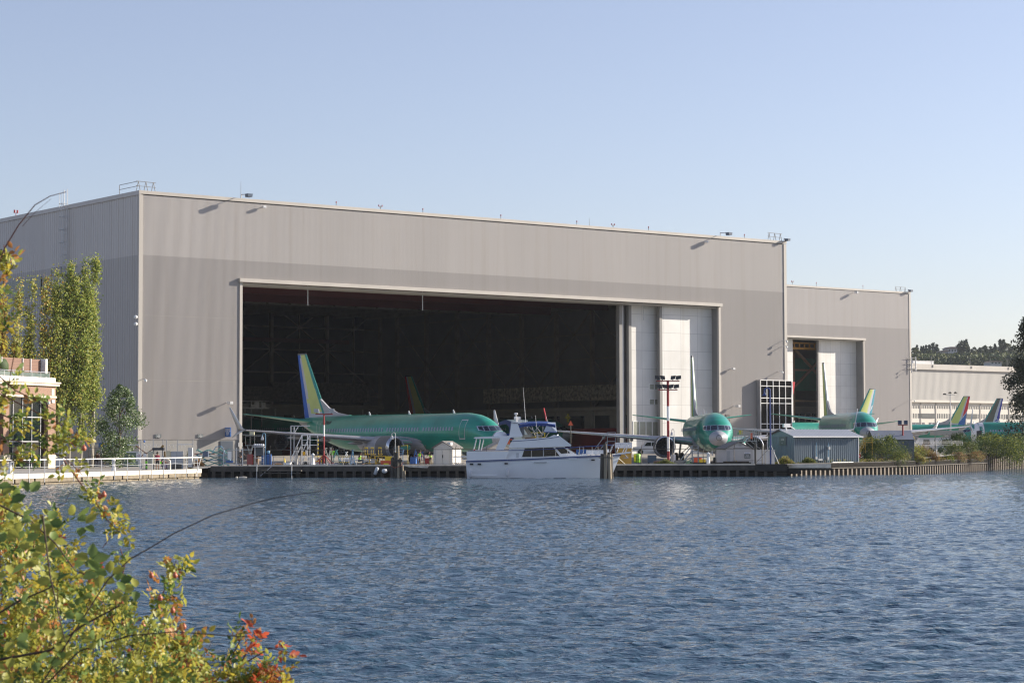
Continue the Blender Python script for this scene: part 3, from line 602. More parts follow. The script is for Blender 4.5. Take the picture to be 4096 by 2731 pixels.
        d_=share('rear_door',gm,lambda b:dr(b,32.0,32.8,3.2,4.7,.02),key=(sd,gm.name))
        share('door_seal',lgrey,lambda b:(dr(b,31.95,32.0,3.15,4.75,.022),dr(b,32.8,32.85,3.15,4.75,.022)),d_,('r',sd))
        if windows:
            for i in range(48):
                x=6.6+i*.508
                if i in (11,24): continue
                def wn(b):
                    vs=[]
                    for (a,c) in ((-.13,-.1),(-.13,.1),(-.07,.2),(.07,.2),(.13,.1),(.13,-.1),(.07,-.2),(-.07,-.2)):
                        z=3.72+c; y=1.88*math.sqrt(1-((z-3.35)/2.05)**2); vs.append((a,sd*(y+.025),z))
                    b.add(vs,[tuple(range(8))])
                o=share('cabin_window',winpl,wn,key=('w',sd)); o.location=(x,0,0)
    # wings
    if wing:
      for sd in (1,-1):
        def wg(b):
            secs=[]
            for s in (0,.27,.6,1.0):
                lx,y,z,c=wing_pt(s); secs.append((lx,sd*y,z,c,1.25-.35*s))
            foil(b,secs)
        wgo=share('wing',[compg],wg,key=sd)
        def le(b,s0,s1,mm=0):
            vs=[]
            for s in np.linspace(s0,s1,6):
                lx,y,z,c=wing_pt(s); k=(1.25-.35*s)
                for a,h in ((.16,.052),(.06,.036),(-.004,.0),(.06,-.028),(.13,-.036)): vs.append((lx+a*c,sd*y,z+h*c*k+.004*(1 if h>0 else -1)))
            b.add(vs,[(j*5+i,j*5+i+1,(j+1)*5+i+1,(j+1)*5+i) for j in range(5) for i in range(4)],mm,True)
        share('slat',alu,lambda b:le(b,.30,1.0),wgo,sd); share('root_leading_edge',gm,lambda b:le(b,.0,.21),wgo,(sd,gm.name)); 
        share('flap_fairing',compg,lambda b:[b.lathe([(.02,0),(.16,.5),(.2,1.4),(.12,2.4),(.02,3.0)],(wing_pt(s)[0]+wing_pt(s)[3]-1.9,sd*wing_pt(s)[1],wing_pt(s)[2]-.28),'x',8) for s in (.18,.42,.62)],wgo,sd)
        def wlf(b):
            lx,y,z,c=wing_pt(1.0)
            up=[(lx,y,z,c),(lx+.35,y+.22,z+.22,1.25),(lx+1.0,y+.45,z+1.1,.85),(lx+1.95,y+.78,z+2.45,.35)]
            dn=[(lx+.25,y+.02,z-.02,1.2),(lx+.9,y+.35,z-.35,.8),(lx+1.6,y+.62,z-.75,.3)]
            for L in (up,dn):
                vs=[]
                for (a,yy,q,cc) in L:
                    for dx,dn_ in ((0,0),(cc*.4,.05),(cc,0),(cc*.4,-.03)): vs.append((a+dx,sd*(yy+dn_*1.),q+dn_*.3))
                b.add(vs,[(j*4+i,j*4+(i+1)%4,(j+1)*4+(i+1)%4,(j+1)*4+i) for j in range(len(L)-1) for i in range(4)]+[(len(L)*4-4,len(L)*4-3,len(L)*4-2,len(L)*4-1)],0,True)
        wlo=share('winglet',M('winglet_white',(.62,.64,.67),.35,0,.04),wlf,key=sd)
        if red_tip and sd==1: 
            lx,y,z,c=wing_pt(1.0); share('winglet_cover',M('red_cover',(.65,.04,.05),.7),lambda b:b.cyl((lx+1.25,y+.55,z+1.2),(lx+2.1,y+.82,z+2.6),.09,.05,6),wlo)
        # engine
        EX=12.4
        en=share('engine',[cowl,alu,compg],lambda b:(b.lathe([(1.04,.0),(1.11,.12),(1.15,.42)],(EX,sd*4.83,1.78),'x',28,1),b.lathe([(1.15,.42),(1.22,1.1),(1.22,2.3)],(EX,sd*4.83,1.78),'x',28,0),b.lathe([(1.22,2.3),(1.08,3.6),(.86,4.5)],(EX,sd*4.83,1.78),'x',28,2),b.lathe([(1.04,0),(.99,.06),(.90,.35),(.88,.9)],(EX,sd*4.83,1.78),'x',28,1),b.lathe([(.8,4.4),(.45,5.1),(.1,5.7)],(EX,sd*4.83,1.78),'x',16,0)),key=sd)
        def fan(b):
            b.lathe([(.9,.92),(.001,.93)],(EX,sd*4.83,1.78),'x',28,0,False)
            for i in range(18):
                a=2*math.pi*i/18; a2=a+.2; y,z=sd*4.83,1.78
                b.add([(EX+.86,y+.2*math.cos(a),z+.2*math.sin(a)),(EX+.7,y+.86*math.cos(a+.12),z+.86*math.sin(a+.12)),(EX+.9,y+.86*math.cos(a2+.13),z+.86*math.sin(a2+.13)),(EX+.9,y+.2*math.cos(a2),z+.2*math.sin(a2))],[(0,1,2,3)],1,True)
            b.lathe([(.005,.45),(.12,.55),(.25,.86)],(EX,sd*4.83,1.78),'x',14,1)
        share('fan',[black,M('fan_blade',(.06,.06,.065),.35,.4)],fan,en,sd)
        share('spinner_mark',white,lambda b:b.tube([(EX+.55+k*.012,sd*4.83+(.06+.006*k)*math.cos(k*.4),1.78+(.06+.006*k)*math.sin(k*.4)) for k in range(-1,12)],.02,4),en,sd)
        share('pylon',compg,lambda b:b.add([(EX+1.2,sd*4.83+q,zz_) for q in (-.14,.14) for zz_ in (2.85,2.98)]+[(EX+5.8,sd*4.83+q,zz_) for q in (-.14,.14) for zz_ in (2.2,2.7)]+[(EX+3.4,sd*4.83+q,zz_) for q in (-.16,.16) for zz_ in (2.6,3.02)],[(0,1,9,8),(8,9,5,4),(2,3,11,10),(10,11,7,6),(1,3,11,9),(9,11,7,5),(0,2,3,1),(4,5,7,6)]),en,sd)
        if sd==1: share('strake',compg,lambda b:b.add([(EX+1.2,sd*4.83-.9,2.5),(EX+2.6,sd*4.83-.9,2.5),(EX+2.6,sd*4.83-1.25,2.85)],[(0,1,2)]),en,sd)
    # tail
    for sd in (1,-1): 
        share('stabilizer',gm,lambda b:foil(b,[(33.9,sd*.4,4.72,4.1,1.0),(38.2,sd*7.18,5.62,1.3,.8)]),key=(sd,gm.name))
    def fin(b):
        nh,ns=44,40; zs_=np.linspace(5.2,12.75,nh+1)
        def P_(t,s):
            z=5.2+7.55*t; le=32.6+4.55*t; te=37.35+1.6*t; x=le+(te-le)*s; th=.30*(1-.6*t)*(2.6*math.sqrt(max(s,0))*(1-s)**.9); return x,th,z
        for side in (1,-1):
            vs=[]
            for i in range(nh+1):
                for j in range(ns+1):
                    s=(j/ns)**1.3; x,th,z=P_(i/nh,s); vs.append((x,side*th,z))
            o=len(b.v); b.v+=vs
            for i in range(nh):
                for j in range(ns):
                    t_=(i+.5)/nh; s_=((j+.5)/ns)**1.3
                    b.f.append([o+i*(ns+1)+j,o+i*(ns+1)+j+1,o+(i+1)*(ns+1)+j+1,o+(i+1)*(ns+1)+j]); b.m.append(fin_paint(t_,s_)); b.sm.append(True)
        # dorsal
    part('fin',t,fin_cols,fin)
    share('dorsal_fillet',compg,lambda b:b.add([(27.6,0,5.36),(30.5,.05,5.75),(30.5,-.05,5.75),(32.3,.1,6.35),(32.3,-.1,6.35),(34.0,.12,7.4),(34.0,-.12,7.4),(34.6,.2,5.2),(34.6,-.2,5.2),(31,.14,5.3),(31,-.14,5.3)],[(0,1,9),(1,3,9),(3,5,7),(3,7,9),(0,10,2),(2,10,4),(4,8,6),(4,10,8),(0,2,1),(1,2,4,3),(3,4,6,5)]))
    share('antenna',white,lambda b:[b.prism([(x,5.38),(x+.35,5.38),(x+.42,5.75),(x+.3,5.78)],-.02,.02) for x in (8.5,16.5,24)])
    if gear:
        def wh(b,x,y,r,w_): b.lathe([(r*.5,-w_/2),(r*.93,-w_/2),(r,-w_/4),(r,w_/4),(r*.93,w_/2),(r*.5,w_/2)],(x,y,r),'y',18,0); b.lathe([(.01,-w_/2.4),(r*.52,-w_/2.2)],(x,y,r),'y',12,1); b.lathe([(.01,w_/2.4),(r*.52,w_/2.2)],(x,y,r),'y',12,1)
        for (x,y0_,r,w_,nm) in ((4.0,0,.34,.2,'nose_gear'),(19.6,2.86,.56,.4,'main_gear'),(19.6,-2.86,.56,.4,'main_gear')):
            g_=share(nm,[lgrey,grey],lambda b:(b.cyl((x,y0_,r),(x-.1,y0_*.93,1.6 if y0_==0 else 2.2),.11,n=10),b.cyl((x,y0_-.35,r),(x,y0_+.35,r),.06),b.cyl((x,y0_,.8),(x+(.9 if y0_==0 else .1),y0_*.6,1.8),.05)),key=y0_)
            for q in (-1,1): share('wheel',[rubber,grey],lambda b:wh(b,x,y0_+q*(.2 if y0_==0 else .33),r,w_),g_,(y0_,q))
        for q in (-1,1): share('gear_door',white,lambda b:b.prism([(3.3,1.42),(4.9,1.42),(4.7,.85),(3.6,.85)],q*.38,q*.41),key=q)
    return t
blue_r=M('rudder_blue',(.002,.095,.44),.65,0,.05); teal_r=M('rudder_teal',(.01,.22,.32),.4,0,.05); red_r=M('rudder_red',(.62,.015,.03),.4,0,.05); dblue_r=M('rudder_dark_blue',(.02,.03,.32),.4,0,.05); olive=M('fin_olive',(.10,.105,.075),.5,0,.06); cap=M('fin_cap',(.09,.10,.11),.5); finw=M('fin_white',(.46,.48,.54),.45,0,.04)
# slots: 0 green edge 1 zinc 2 white 3 rudder colour 4 cap 5 second rudder colour
def fp_base(t,s):
    if t>.972: return 4
    if s<.10+.03*t: return 0
    if s<.60-.04*t: return 1 if t>.06+.16*max(0,(s-.1)*-1+.25) else 2
    return None
def fpA(t,s):
    q=fp_base(t,s)
    if q is not None: return q
    if .22<t<.29 and s<.72: return 1
    cx,cy=.80,.36
    if s>.74 and (s-.70)**2*9+(t-.36)**2*16<.075 and (s-.755)**2*9+(t-.375)**2*16>.05: return 2
    if s>.76-.02*t or (t>.93 and s>.62): return 3
    return 2
def fpB(t,s):
    if t>.972: return 4
    if s<.12: return 2 if s<.07 else 0
    return 1 if s<.75 else (0 if s>.93 and t<.9 else 1)
def fpD(t,s):
    q=fp_base(t,s)
    if q is not None: return q
    if .28<t<.52 and abs((t-.40)-(s-.82)*1.2)<.05+.03*math.sin(s*30): return 2
    return 3 if s>.80-.02*t else 2
def fpE(t,s):
    q=fp_base(t,s)
    if q is not None: return q
    if t<.12+(s-.6)*.9-.02: return 5
    if t<.16+(s-.6)*.9: return 2
    return 3 if s>.72 else 2
def fpF(t,s):
    q=fp_base(t,s)
    if q==1: return 5
    if q is not None: return q
    if t<.26:
        r=math.hypot((s-1.0)*.9,(t+.03)*1.6); return 3 if int(r*16)%2==0 and s>.72 else 2
    return 3 if s>.80 else 2
def fpH(t,s):
    q=fp_base(t,s)
    if q is not None: return q
    return 3 if s>.74 else 2
GF=M('fin_green',(.02,.26,.22),.4,0,.08)
A_=aircraft('long green airliner in front of the open door with blue-edged fin',(-.7,220,ground_z(225)),2.2493,fpA,[GF,zinc,finw,blue_r,cap,zinc])
B_=aircraft('green airliner facing the river head-on between mast and grey shed',(21.39,221.1,0),1.5596,fpB,[GF,zinc,white,blue_r,cap,zinc],red_tip=True)
C_=aircraft('green airliner facing the river behind the blue corrugated shed',(43.5,260.9,.69),1.5703,fpB,[GF,zinc,white,blue_r,cap,zinc])
D_=aircraft('airliner behind the shed whose fin shows teal with a white bird-like mark',(79-39*math.cos(R(30)),464-39*math.sin(R(30)),1.45),R(30),fpD,[GF,zinc,finw,teal_r,cap,zinc],windows=False)
pE=at(3880,1700,555); E_=aircraft('far green airliner with yellow fin and red and blue rudder',(pE.x-38.8*math.cos(.12),pE.y-38.8*math.sin(.12),1.9),.12,fpE,[GF,zinc,finw,red_r,cap,bluep],windows=False)
pF=at(4012,1700,585); F_=aircraft('far airliner with olive fin and dark blue rudder',(pF.x-38.8*math.cos(.12),pF.y-38.8*math.sin(.12),2.0),.12,fpF,[GF,zinc,finw,dblue_r,cap,olive],windows=False)
pG=at(3838,1720,415); G2_=aircraft('green airliner at far right behind the bushes with open white front door',(pG.x-1,415,.95),.02,fpH,[GF,zinc,finw,red_r,cap,zinc])
aircraft('shaded airliner inside the hangar at left showing one engine',(-21.2,298,ground_z(298)),2.2493,fpB,[GF,zinc,finw,blue_r,cap,zinc])
pH=at(2287,1738,325); aircraft('shaded airliner deep in the hangar with red-edged yellow fin',(pH.x,325,ground_z(330)),2.33,fpH,[GF,zinc,finw,red_r,cap,zinc])
def bay(b,x0,x1,t0,t1,off,mm=0):
    n=14; vs=[]
    for x in (x0,(x0+x1)/2,x1):
        for i in range(n+1): y,z=fsurf(x,R(t0+(t1-t0)*i/n),off); vs.append((x,y,z))
    b.add(vs,[(j*(n+1)+i,(j+1)*(n+1)+i,(j+1)*(n+1)+i+1,j*(n+1)+i+1) for j in range(2) for i in range(n)],mm,True)
part('unpainted_section',G2_,white,lambda b:bay(b,2.9,5.4,90,250,.03)); part('open_doorway',G2_,black,lambda b:bay(b,3.9,4.9,165,225,.05))
text_obj('N7868',.62,black,(34.3,0,4.45),(0,0,0),A_,'registration')
r_=[o for o in D.objects if o.name.startswith('registration')][0]
x=30.6; y,z=fsurf(x,R(31),.03); r_.location=(x,y,z); r_.rotation_euler=(R(62),0,R(180))
# ------------------------------------------------------------------ timber dock along the apron
DY=207.0; xa,xb=gx(842,DY),gx(3148,DY)
dk=thing('timber_dock','long dark timber dock on piles in front of the apron','dock',(xa,DY,0)); L=xb-xa
xg=gx(3020,DY)-xa
part('deck',dk,concrete,lambda b:b.box((0,.25,-.12),(L,1.35,.06)))
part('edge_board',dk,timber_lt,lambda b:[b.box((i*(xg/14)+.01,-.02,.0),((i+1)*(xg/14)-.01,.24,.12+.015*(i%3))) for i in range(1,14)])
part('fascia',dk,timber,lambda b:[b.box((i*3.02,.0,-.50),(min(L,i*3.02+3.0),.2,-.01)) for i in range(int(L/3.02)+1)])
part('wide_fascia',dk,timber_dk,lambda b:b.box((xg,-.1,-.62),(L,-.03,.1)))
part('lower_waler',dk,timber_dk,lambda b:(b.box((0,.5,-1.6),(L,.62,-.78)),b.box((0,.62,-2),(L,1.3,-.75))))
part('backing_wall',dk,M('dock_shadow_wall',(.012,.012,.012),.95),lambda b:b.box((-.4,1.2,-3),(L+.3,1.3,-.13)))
pmesh=None
for i in range(int(L/.905)):
    x=.3+i*.905
    if pmesh is None:
        o=part('pile',dk,timber,lambda b:b.box((-.14,.03,-1.9),(.14,.3,-.5))); pmesh=o.data
    else: o=D.objects.new('pile',pmesh); COL.objects.link(o); o.parent=dk
    o.location=(x,0,0); o.rotation_euler=(0,RN.uniform(-.01,.01),0)
# promenade sea wall
ed=Vector((PX0-PX1,PY0-PY1,0)).normalized(); ang=math.atan2(ed.y,ed.x); LW=110
sw_=thing('sea_wall','pale concrete-capped stone sea wall of the promenade','sea wall',(PX0,PY0,0),ang+math.pi)
def blk(b):
    r=random.Random(3)
    for row,(z0,z1,dp) in enumerate(((-.95,-.62,.18),(-1.4,-.96,.02))):
        x=-1.5
        while x<LW:
            w_=r.uniform(1.2,2.6); b.box((x,-.3,z0+r.uniform(0,.04)),(x+w_-r.choice([.04,.05,.25]),.30+r.uniform(-.04,.04)+dp,z1)); x+=w_
# local x runs from the far end toward the viewer, local +y is towards the water
part('cap',sw_,kerbc,lambda b:[b.box((-1.8+i*3.3,-.4,-.60),(-1.8+i*3.3+3.27,.45,-.22)) for i in range(34)])
part('stone_blocks',sw_,M('sea_wall_stone',(.20,.165,.115),.9,0,.35,1.5,1,.5),blk)
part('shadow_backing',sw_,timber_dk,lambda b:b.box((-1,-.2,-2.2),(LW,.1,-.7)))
def P_(px,Y,z=None): return Vector((gx(px,Y),Y,ground_z(Y) if z is None else z))
PRZ=-.28
def swp(d,off=0,z=0):  # point on the promenade edge, d metres from the far end
    c,s_=math.cos(sw_.rotation_euler.z),math.sin(sw_.rotation_euler.z); return Vector((PX0+c*d-s_*off,PY0+s_*d+c*off,z))
rl=thing('promenade_railing','white steel railing along the promenade edge','railing',sw_.location,sw_.rotation_euler.z)
pm=None
for i in range(34):
    if pm is None: o=part('post',rl,lgrey,lambda b:b.cyl((0,.5,-.95),(0,.5,.86),.032,n=6)); pm=o.data
    else: o=D.objects.new('post',pm); COL.objects.link(o); o.parent=rl
    o.location=(-.6+i*2.72,0,0)
part('top_rail',rl,white,lambda b:b.cyl((-1.6,.5,.88),(90,.5,.88),.045,n=8))
part('mid_wire',rl,lgrey,lambda b:b.tube([(x,.5,.32-.05*math.sin(x)) for x in range(-1,90,3)],.015,4))
part('brace',rl,lgrey,lambda b:b.cyl((-1.5,.5,.85),(-.2,.5,-.95),.03,n=6))
# lantern bollards
def lantern(loc,label):
    t=thing('lantern_bollard',label,'bollard',loc,.3,'white lantern bollards')
    part('body',t,white,lambda b:(b.lathe([(.21,0),(.13,.62),(.12,.66)],n=8,smooth=False),b.lathe([(.15,.66),(.15,.7)],n=8,smooth=False)))
    part('lantern',t,[white,lgrey],lambda b:(b.lathe([(.13,.70),(.13,.96)],n=8,m=1,smooth=False),[b.box((.14*math.cos(k*math.pi/2+.78)-.02,.14*math.sin(k*math.pi/2+.78)-.02,.68),(.14*math.cos(k*math.pi/2+.78)+.02,.14*math.sin(k*math.pi/2+.78)+.02,.98)) for k in range(4)]))
    part('cap',t,white,lambda b:(b.lathe([(.19,.96),(.19,1.0),(.05,1.10),(.03,1.14),(.001,1.16)],n=8,smooth=False)))
lantern(P_(455,190,PRZ),'white lantern bollard on the promenade left of the person in burgundy'); lantern(P_(42,176,PRZ),'white lantern bollard at the far left of the promenade')
lantern(P_(1252,207.5,.12),'white lantern bollard on the dock beside the white stairs'); lantern(P_(2833,207.5,.12),'white lantern bollard on the dock below the head-on airliner')
# gooseneck lamp posts
def gooseneck(px,Y,ytop,ybase,label,col,r=.05,w_=.32,z=None,tri=False,flip=1):
    t=thing('gooseneck_lamp',label,'lamp post',P_(px,Y,z),0,'gooseneck lamp posts on the waterfront'); h=zz(ytop,Y)-t.location.z
    part('post',t,col,lambda b:b.tube([(0,0,0),(0,0,h-w_)]+[(-flip*w_*(1-math.cos(a)),0,h-w_+w_*math.sin(a)) for a in np.linspace(0,math.pi,9)]+[(-flip*2*w_,0,h-w_-.25)],r,8))
    part('shade',t,col if tri else lgrey,lambda b:b.lathe([(.03,.28),(.10,.18),(.12,.05),(.26 if tri else .15,-.06),(.24 if tri else .13,-.10)],(-flip*2*w_,0,h-w_-.4),n=12))
    if tri: part('tripod',t,lgrey,lambda b:[b.cyl((0,0,2.0),(x,y,0),.03) for x,y in ((-.85,.1),(.85,.1),(.1,1.0))])
gooseneck(1062,210,1730,1840,'blue-grey gooseneck lamp beside the cart of white parcels',ltblue,.035,.16)
gooseneck(1581,209.5,1728,1880,'gooseneck lamp in front of the long airliner engine',galv,.035,.17)
gooseneck(2697,212,1718,1850,'small gooseneck lamp behind the red and white mast',galv,.035,.12)
gooseneck(3082,211,1554,1848,'tall navy gooseneck lamp on a white tripod by the blue shed',navy,.075,.28,tri=True)
# fence on the dock edge
fn=thing('wire_fence','dark wire fence with cranked post tops along the dock','fence',(gx(1080,209.4),209.4,0)); FL=gx(3060,209.4)-gx(1080,209.4); pm=None
for i in range(17):
    if pm is None: o=part('post',fn,dark_steel,lambda b:(b.cyl((0,0,0),(0,0,1.62),.035,n=6),b.cyl((0,0,1.62),(.07,-.12,2.0),.03,n=5))); pm=o.data
    else: o=D.objects.new('post',pm); COL.objects.link(o); o.parent=fn
    o.location=(i*FL/16,0,0)
part('top_rail',fn,dark_steel,lambda b:b.cyl((0,0,1.58),(FL,0,1.58),.03,n=5))
part('bottom_wire',fn,dark_steel,lambda b:b.cyl((0,0,.18),(FL,0,.18),.015,n=4))
# sheds
def shed(px0,px1,Y,rz,wd,dp,he,hr,wall,roofm,label,z=None,over=.15,name='garden_shed'):
    t=thing(name,label,'shed',P_(px0,Y,z),rz)
    part('walls',t,wall,lambda b:(b.box((0,0,-.3),(wd,dp,he)),b.prism([(0,he),(wd,he),(wd/2,he+hr-.03)],.0,dp)))
    def rf(b):
        k=hr/(wd/2); 
        for s in (0,1):
            x0,x1=(-over,wd/2) if s==0 else (wd+over,wd/2); z0=he-over*k
            b.add([(x0,-over,z0),(x0,dp+over,z0),(x1,dp+over,he+hr),(x1,-over,he+hr),(x0,-over,z0+.09),(x0,dp+over,z0+.09),(x1,dp+over,he+hr+.09),(x1,-over,he+hr+.09)],[(0,1,2,3),(4,5,6,7),(0,1,5,4),(1,2,6,5),(0,3,7,4)])
    part('roof',t,roofm,rf); return t
lap=brickmat('lap_siding',(.72,.69,.63),(.71,.68,.62),(.42,.40,.37),1,60,.2,.012,.6,offset=0)
shingle=brickmat('shingle_roof',(.20,.19,.18),(.25,.235,.22),(.12,.11,.10),1,.4,.22,.01,.9,(0,0,0))
sh=shed(1734,1811,211,R(-32),2.25,1.55,1.75,.58,lap,shingle,'white vinyl garden shed with double doors in front of the airliner',z=.0)
part('double_door',sh,cream,lambda b:(b.box((.35,-.04,.05),(1.10,-.003,1.65)),b.box((1.14,-.04,.05),(1.9,-.003,1.65)))); part('handle',sh,black,lambda b:b.box((1.08,-.09,.75),(1.16,-.045,1.05)))
part('skylight',sh,white,lambda b:[b.box((x,.2,1.97),(x+.3,.55,2.27)) for x in (1.25,1.6)])
s2=shed(1948,2010,215,R(15),2.6,2.2,1.55,.65,cream,M('beige_roof',(.45,.40,.33),.8),'beige shed half hidden behind the motor yacht',z=0); part('vent',s2,black,lambda b:b.box((.9,-.02,1.0),(1.8,-.003,1.2)))
s3=shed(2903,3015,210.5,R(6),2.62,4.6,1.58,.62,M('grey_shed_wall',(.50,.49,.49),.7,0,.05),shingle,'low grey site shed with a notice board beside the head-on airliner',z=0)
part('door',s3,grey,lambda b:b.box((.1,-.04,.0),(.42,-.003,1.35))); part('louvre',s3,grey,lambda b:[b.box((1.28+i*.1,-.03,1.83),(1.35+i*.1,-.003,1.98)) for i in range(3)])
part('skylight',s3,white,lambda b:b.lathe([(.5,0),(.4,.12),(.01,.2)],(1.95,1.8,1.97),n=12))
nb=part('notice',s3,[M('sign_grey',(.12,.14,.15),.5),white],lambda b:(b.box((1.85,-.05,.62),(2.45,-.01,1.08)),b.box((1.85,-.05,1.08),(2.45,-.01,1.22),1)))
text_obj('BOEING',.12,bluep,(2.15,-.06,1.15),(R(90),0,0),nb,depth=.004); text_obj('Private\nProperty\nNo Mooring',.10,white,(2.15,-.06,.85),(R(90),0,0),nb,depth=.004)
s3b=part('white_annex',s3,M('annex_white',(.60,.60,.59),.6,0,.06,1,5),lambda b:(b.box((2.66,.05,-.2),(4.9,3.2,1.35)),b.box((2.64,.0,1.35),(4.95,3.25,1.45))))
# blue corrugated shed
bx0=P_(3178,224,0); t=thing('corrugated_shed','blue corrugated metal shed with pale ribbed roof','shed',bx0,R(28)); BL=8.3; BW=4.8
bm_=M('blue_siding',(.18,.235,.285),.5,.1,.07,.4,8)
def bsh(b):
    corr(b,0,BL,-.4,2.9,0,.26,.06); b.box((0,.06,-.4),(BL,.1,2.85)); corr(b,0,BW,-.4,2.9,0,.3,.05,0,'y'); b.prism([(0,2.85),(BW,2.85),(BW*.5,3.5)],.005,.06,0,'yz'); b.box((BL-.1,.05,-.4),(BL,BW,2.85)); b.box((.1,BW-.1,-.4),(BL,BW,2.85))
part('walls',t,bm_,bsh)
def brf(b):
    for (y0,z0,y1,z1) in ((-.3,2.82,BW*.5,3.58),(BW+.3,2.82,BW*.5,3.58)):
        n=22; vs=[]
        for i in range(n*2+1):
            x=-.35+(BL+.7)*i/(2*n); d=.04*(i%2)
            vs+= [(x,y0,z0+d),(x,y1,z1+d)]
        b.add(vs,[(2*i,2*i+2,2*i+3,2*i+1) for i in range(n*2)])
part('roof',t,M('ribbed_roof',(.42,.44,.47),.35,.3,.06),brf); part('eaves_trim',t,white,lambda b:(b.box((-.4,-.36,2.72),(BL+.4,-.31,2.86)),b.box((BL-.05,-.03,0),(BL+.03,-.005,2.85))))
part('meter_box',t,[ltblue,lgrey],lambda b:[b.box((x,-.2,z),(x+w_,-.02,z+h),1) for x,z,w_,h in ((2.55,.42,.22,.28),(2.95,.28,.5,.2),(4.25,1.45,.2,.3),(4.1,.35,.18,.3))]+[b.cyl((x,-.06,0),(x,-.06,2.2),.03) for x in (2.75,4.3)])
part('roof_vent',t,white,lambda b:(b.cyl((.5,2.2,3.4),(.5,2.2,3.9),.09),b.box((.2,2.1,3.8),(1.0,2.4,4.2)),b.cyl((1.1,2.3,3.9),(1.7,2.3,3.6),.05)))
sg=part('gable_sign',t,M('sign_grey',(.12,.14,.15),.5),lambda b:b.box((-.1,1.4,1.9),(-.06,2.6,2.8)))
text_obj('C10',.32,white,(-.12,2.0,2.5),(R(90),0,R(-90)),sg,depth=.005); text_obj('<-',.26,white,(-.12,2.05,2.12),(R(90),0,R(-90)),sg,depth=.005)
# dark blue-grey shelter on the right
t=thing('roofed_shelter','long blue-grey roofed shelter with a yellow-striped gable','shelter',P_(3497,244,ground_z(243)),R(3)); 
def she(b): b.box((0,0,-.5),(4.6,4,2.35))
part('walls',t,M('slate_blue',(.10,.12,.155),.6,0,.1),she); part('roof',t,M('slate_roof',(.17,.19,.235),.5,0,.1),lambda b:(b.add([(-.1,-.25,2.3),(4.7,-.25,2.3),(4.7,2,3.35),(-.1,2,3.35),(4.7,4.2,2.3),(-.1,4.2,2.3)],[(0,1,2,3),(3,2,4,5)])))
part('gable',t,[yellow,black],lambda b:[b.prism([(-.2+i*.33,2.35+.0),(-.2+(i+1)*.33,2.35),(2,3.3)],4.63,4.68,i%2,'yz') for i in range(13)])
part('door_opening',t,black,lambda b:(b.box((4.55,.3,-.3),(4.69,3.6,2.2)),b.box((.5,-.03,.6),(2,-.003,1.7))))
# sheet pile wall on the right
t=thing('sheet_pile_wall','rusty steel sheet pile wall with dark timber waler along the right bank','retaining wall',(0,0,0))
def along(a,c,off=0):
    pts=[Vector(q) for q in BANK]; out=[]; acc=0
    for p,q in zip(pts,pts[1:]):
        L_=(q-p).length; d=(q-p)/L_; n_=Vector((-d.y,d.x)); s0,s1=max(a,acc),min(c,acc+L_)
        if s1>s0: out.append((p+d*(s0-acc)+n_*off,p+d*(s1-acc)+n_*off,d,n_))
        acc+=L_
    return out
def spw(b,a,c,z0,z1,dp=.75):
    for p,q,d,n_ in along(a,c):
        L_=(q-p).length; k=max(1,int(L_/1.25)); pts=[]
        for i in range(k):
            for f,y in ((0,0),(.30,0),(.36,dp),(.92,dp)): pts.append(p+d*((i*1.0+f)*L_/k)+n_*y)
        pts.append(q); m_=len(pts); b.add([(v.x,v.y,z) for z in (z0,z1) for v in pts],[(i,i+1,m_+i+1,m_+i) for i in range(m_-1)])
def strip(b,a,c,o0,o1,z0,z1):
    for p,q,d,n_ in along(a,c):
        A=[p+n_*o0,q+n_*o0,q+n_*o1,p+n_*o1]; b.add([(v.x,v.y,z) for z in (z0,z1) for v in A],[(0,3,2,1),(4,5,6,7),(0,1,5,4),(1,2,6,5),(2,3,7,6),(3,0,4,7)])
rust=M('rusty_sheet_pile',(.15,.125,.10),.8,.1,.35,1.4,3,.3)
part('sheet_piles',t,rust,lambda b:spw(b,0,80,-2.4,-.42)); part('tall_sheet_piles',t,rust,lambda b:spw(b,80,220,-2.4,.5,.8))
part('waler',t,M('creosote_timber',(.010,.009,.008),.9,0,.3,1,1,0,.1),lambda b:strip(b,1,80,-.05,.28,-.46,.04)); part('lower_rail',t,timber,lambda b:strip(b,1,80,-.14,-.02,-.5,-.4)); part('coping',t,timber_dk,lambda b:strip(b,1,80,.0,.5,.045,.1))
bs=MB(); strip(bs,0,230,.5,9,-.02,.05); tag(bs.build('bank_strip',M('bank_soil_dry',(.14,.115,.07),.95,0,.3,1.5,1,.4)),'bare dry soil strip along the right bank','bank',kind='structure')
t=thing('concrete_beam','bleached concrete beam at the dock end beside the blue shed','beam',P_(3143,209.3,0)); part('beam',t,timber_lt,lambda b:(b.box((0,0,-.32),(4.4,.6,.08)),)); part('lower_beam',t,timber_dk,lambda b:(b.box((0,.05,-.9),(1.5,.8,-.33)),b.box((1.5,.4,-.55),(4.6,.8,-.33)))); part('post',t,timber,lambda b:b.cyl((.05,-.1,-1.9),(.05,-.1,-.3),.08))
t=thing('low_kerb','white painted kerb in front of the blue shed','kerb',P_(3330,222.5,0),R(50)); part('kerb',t,white,lambda b:[b.box((i*1.05,0,-.02),(i*1.05+1.0,.15,.16)) for i in range(4)])
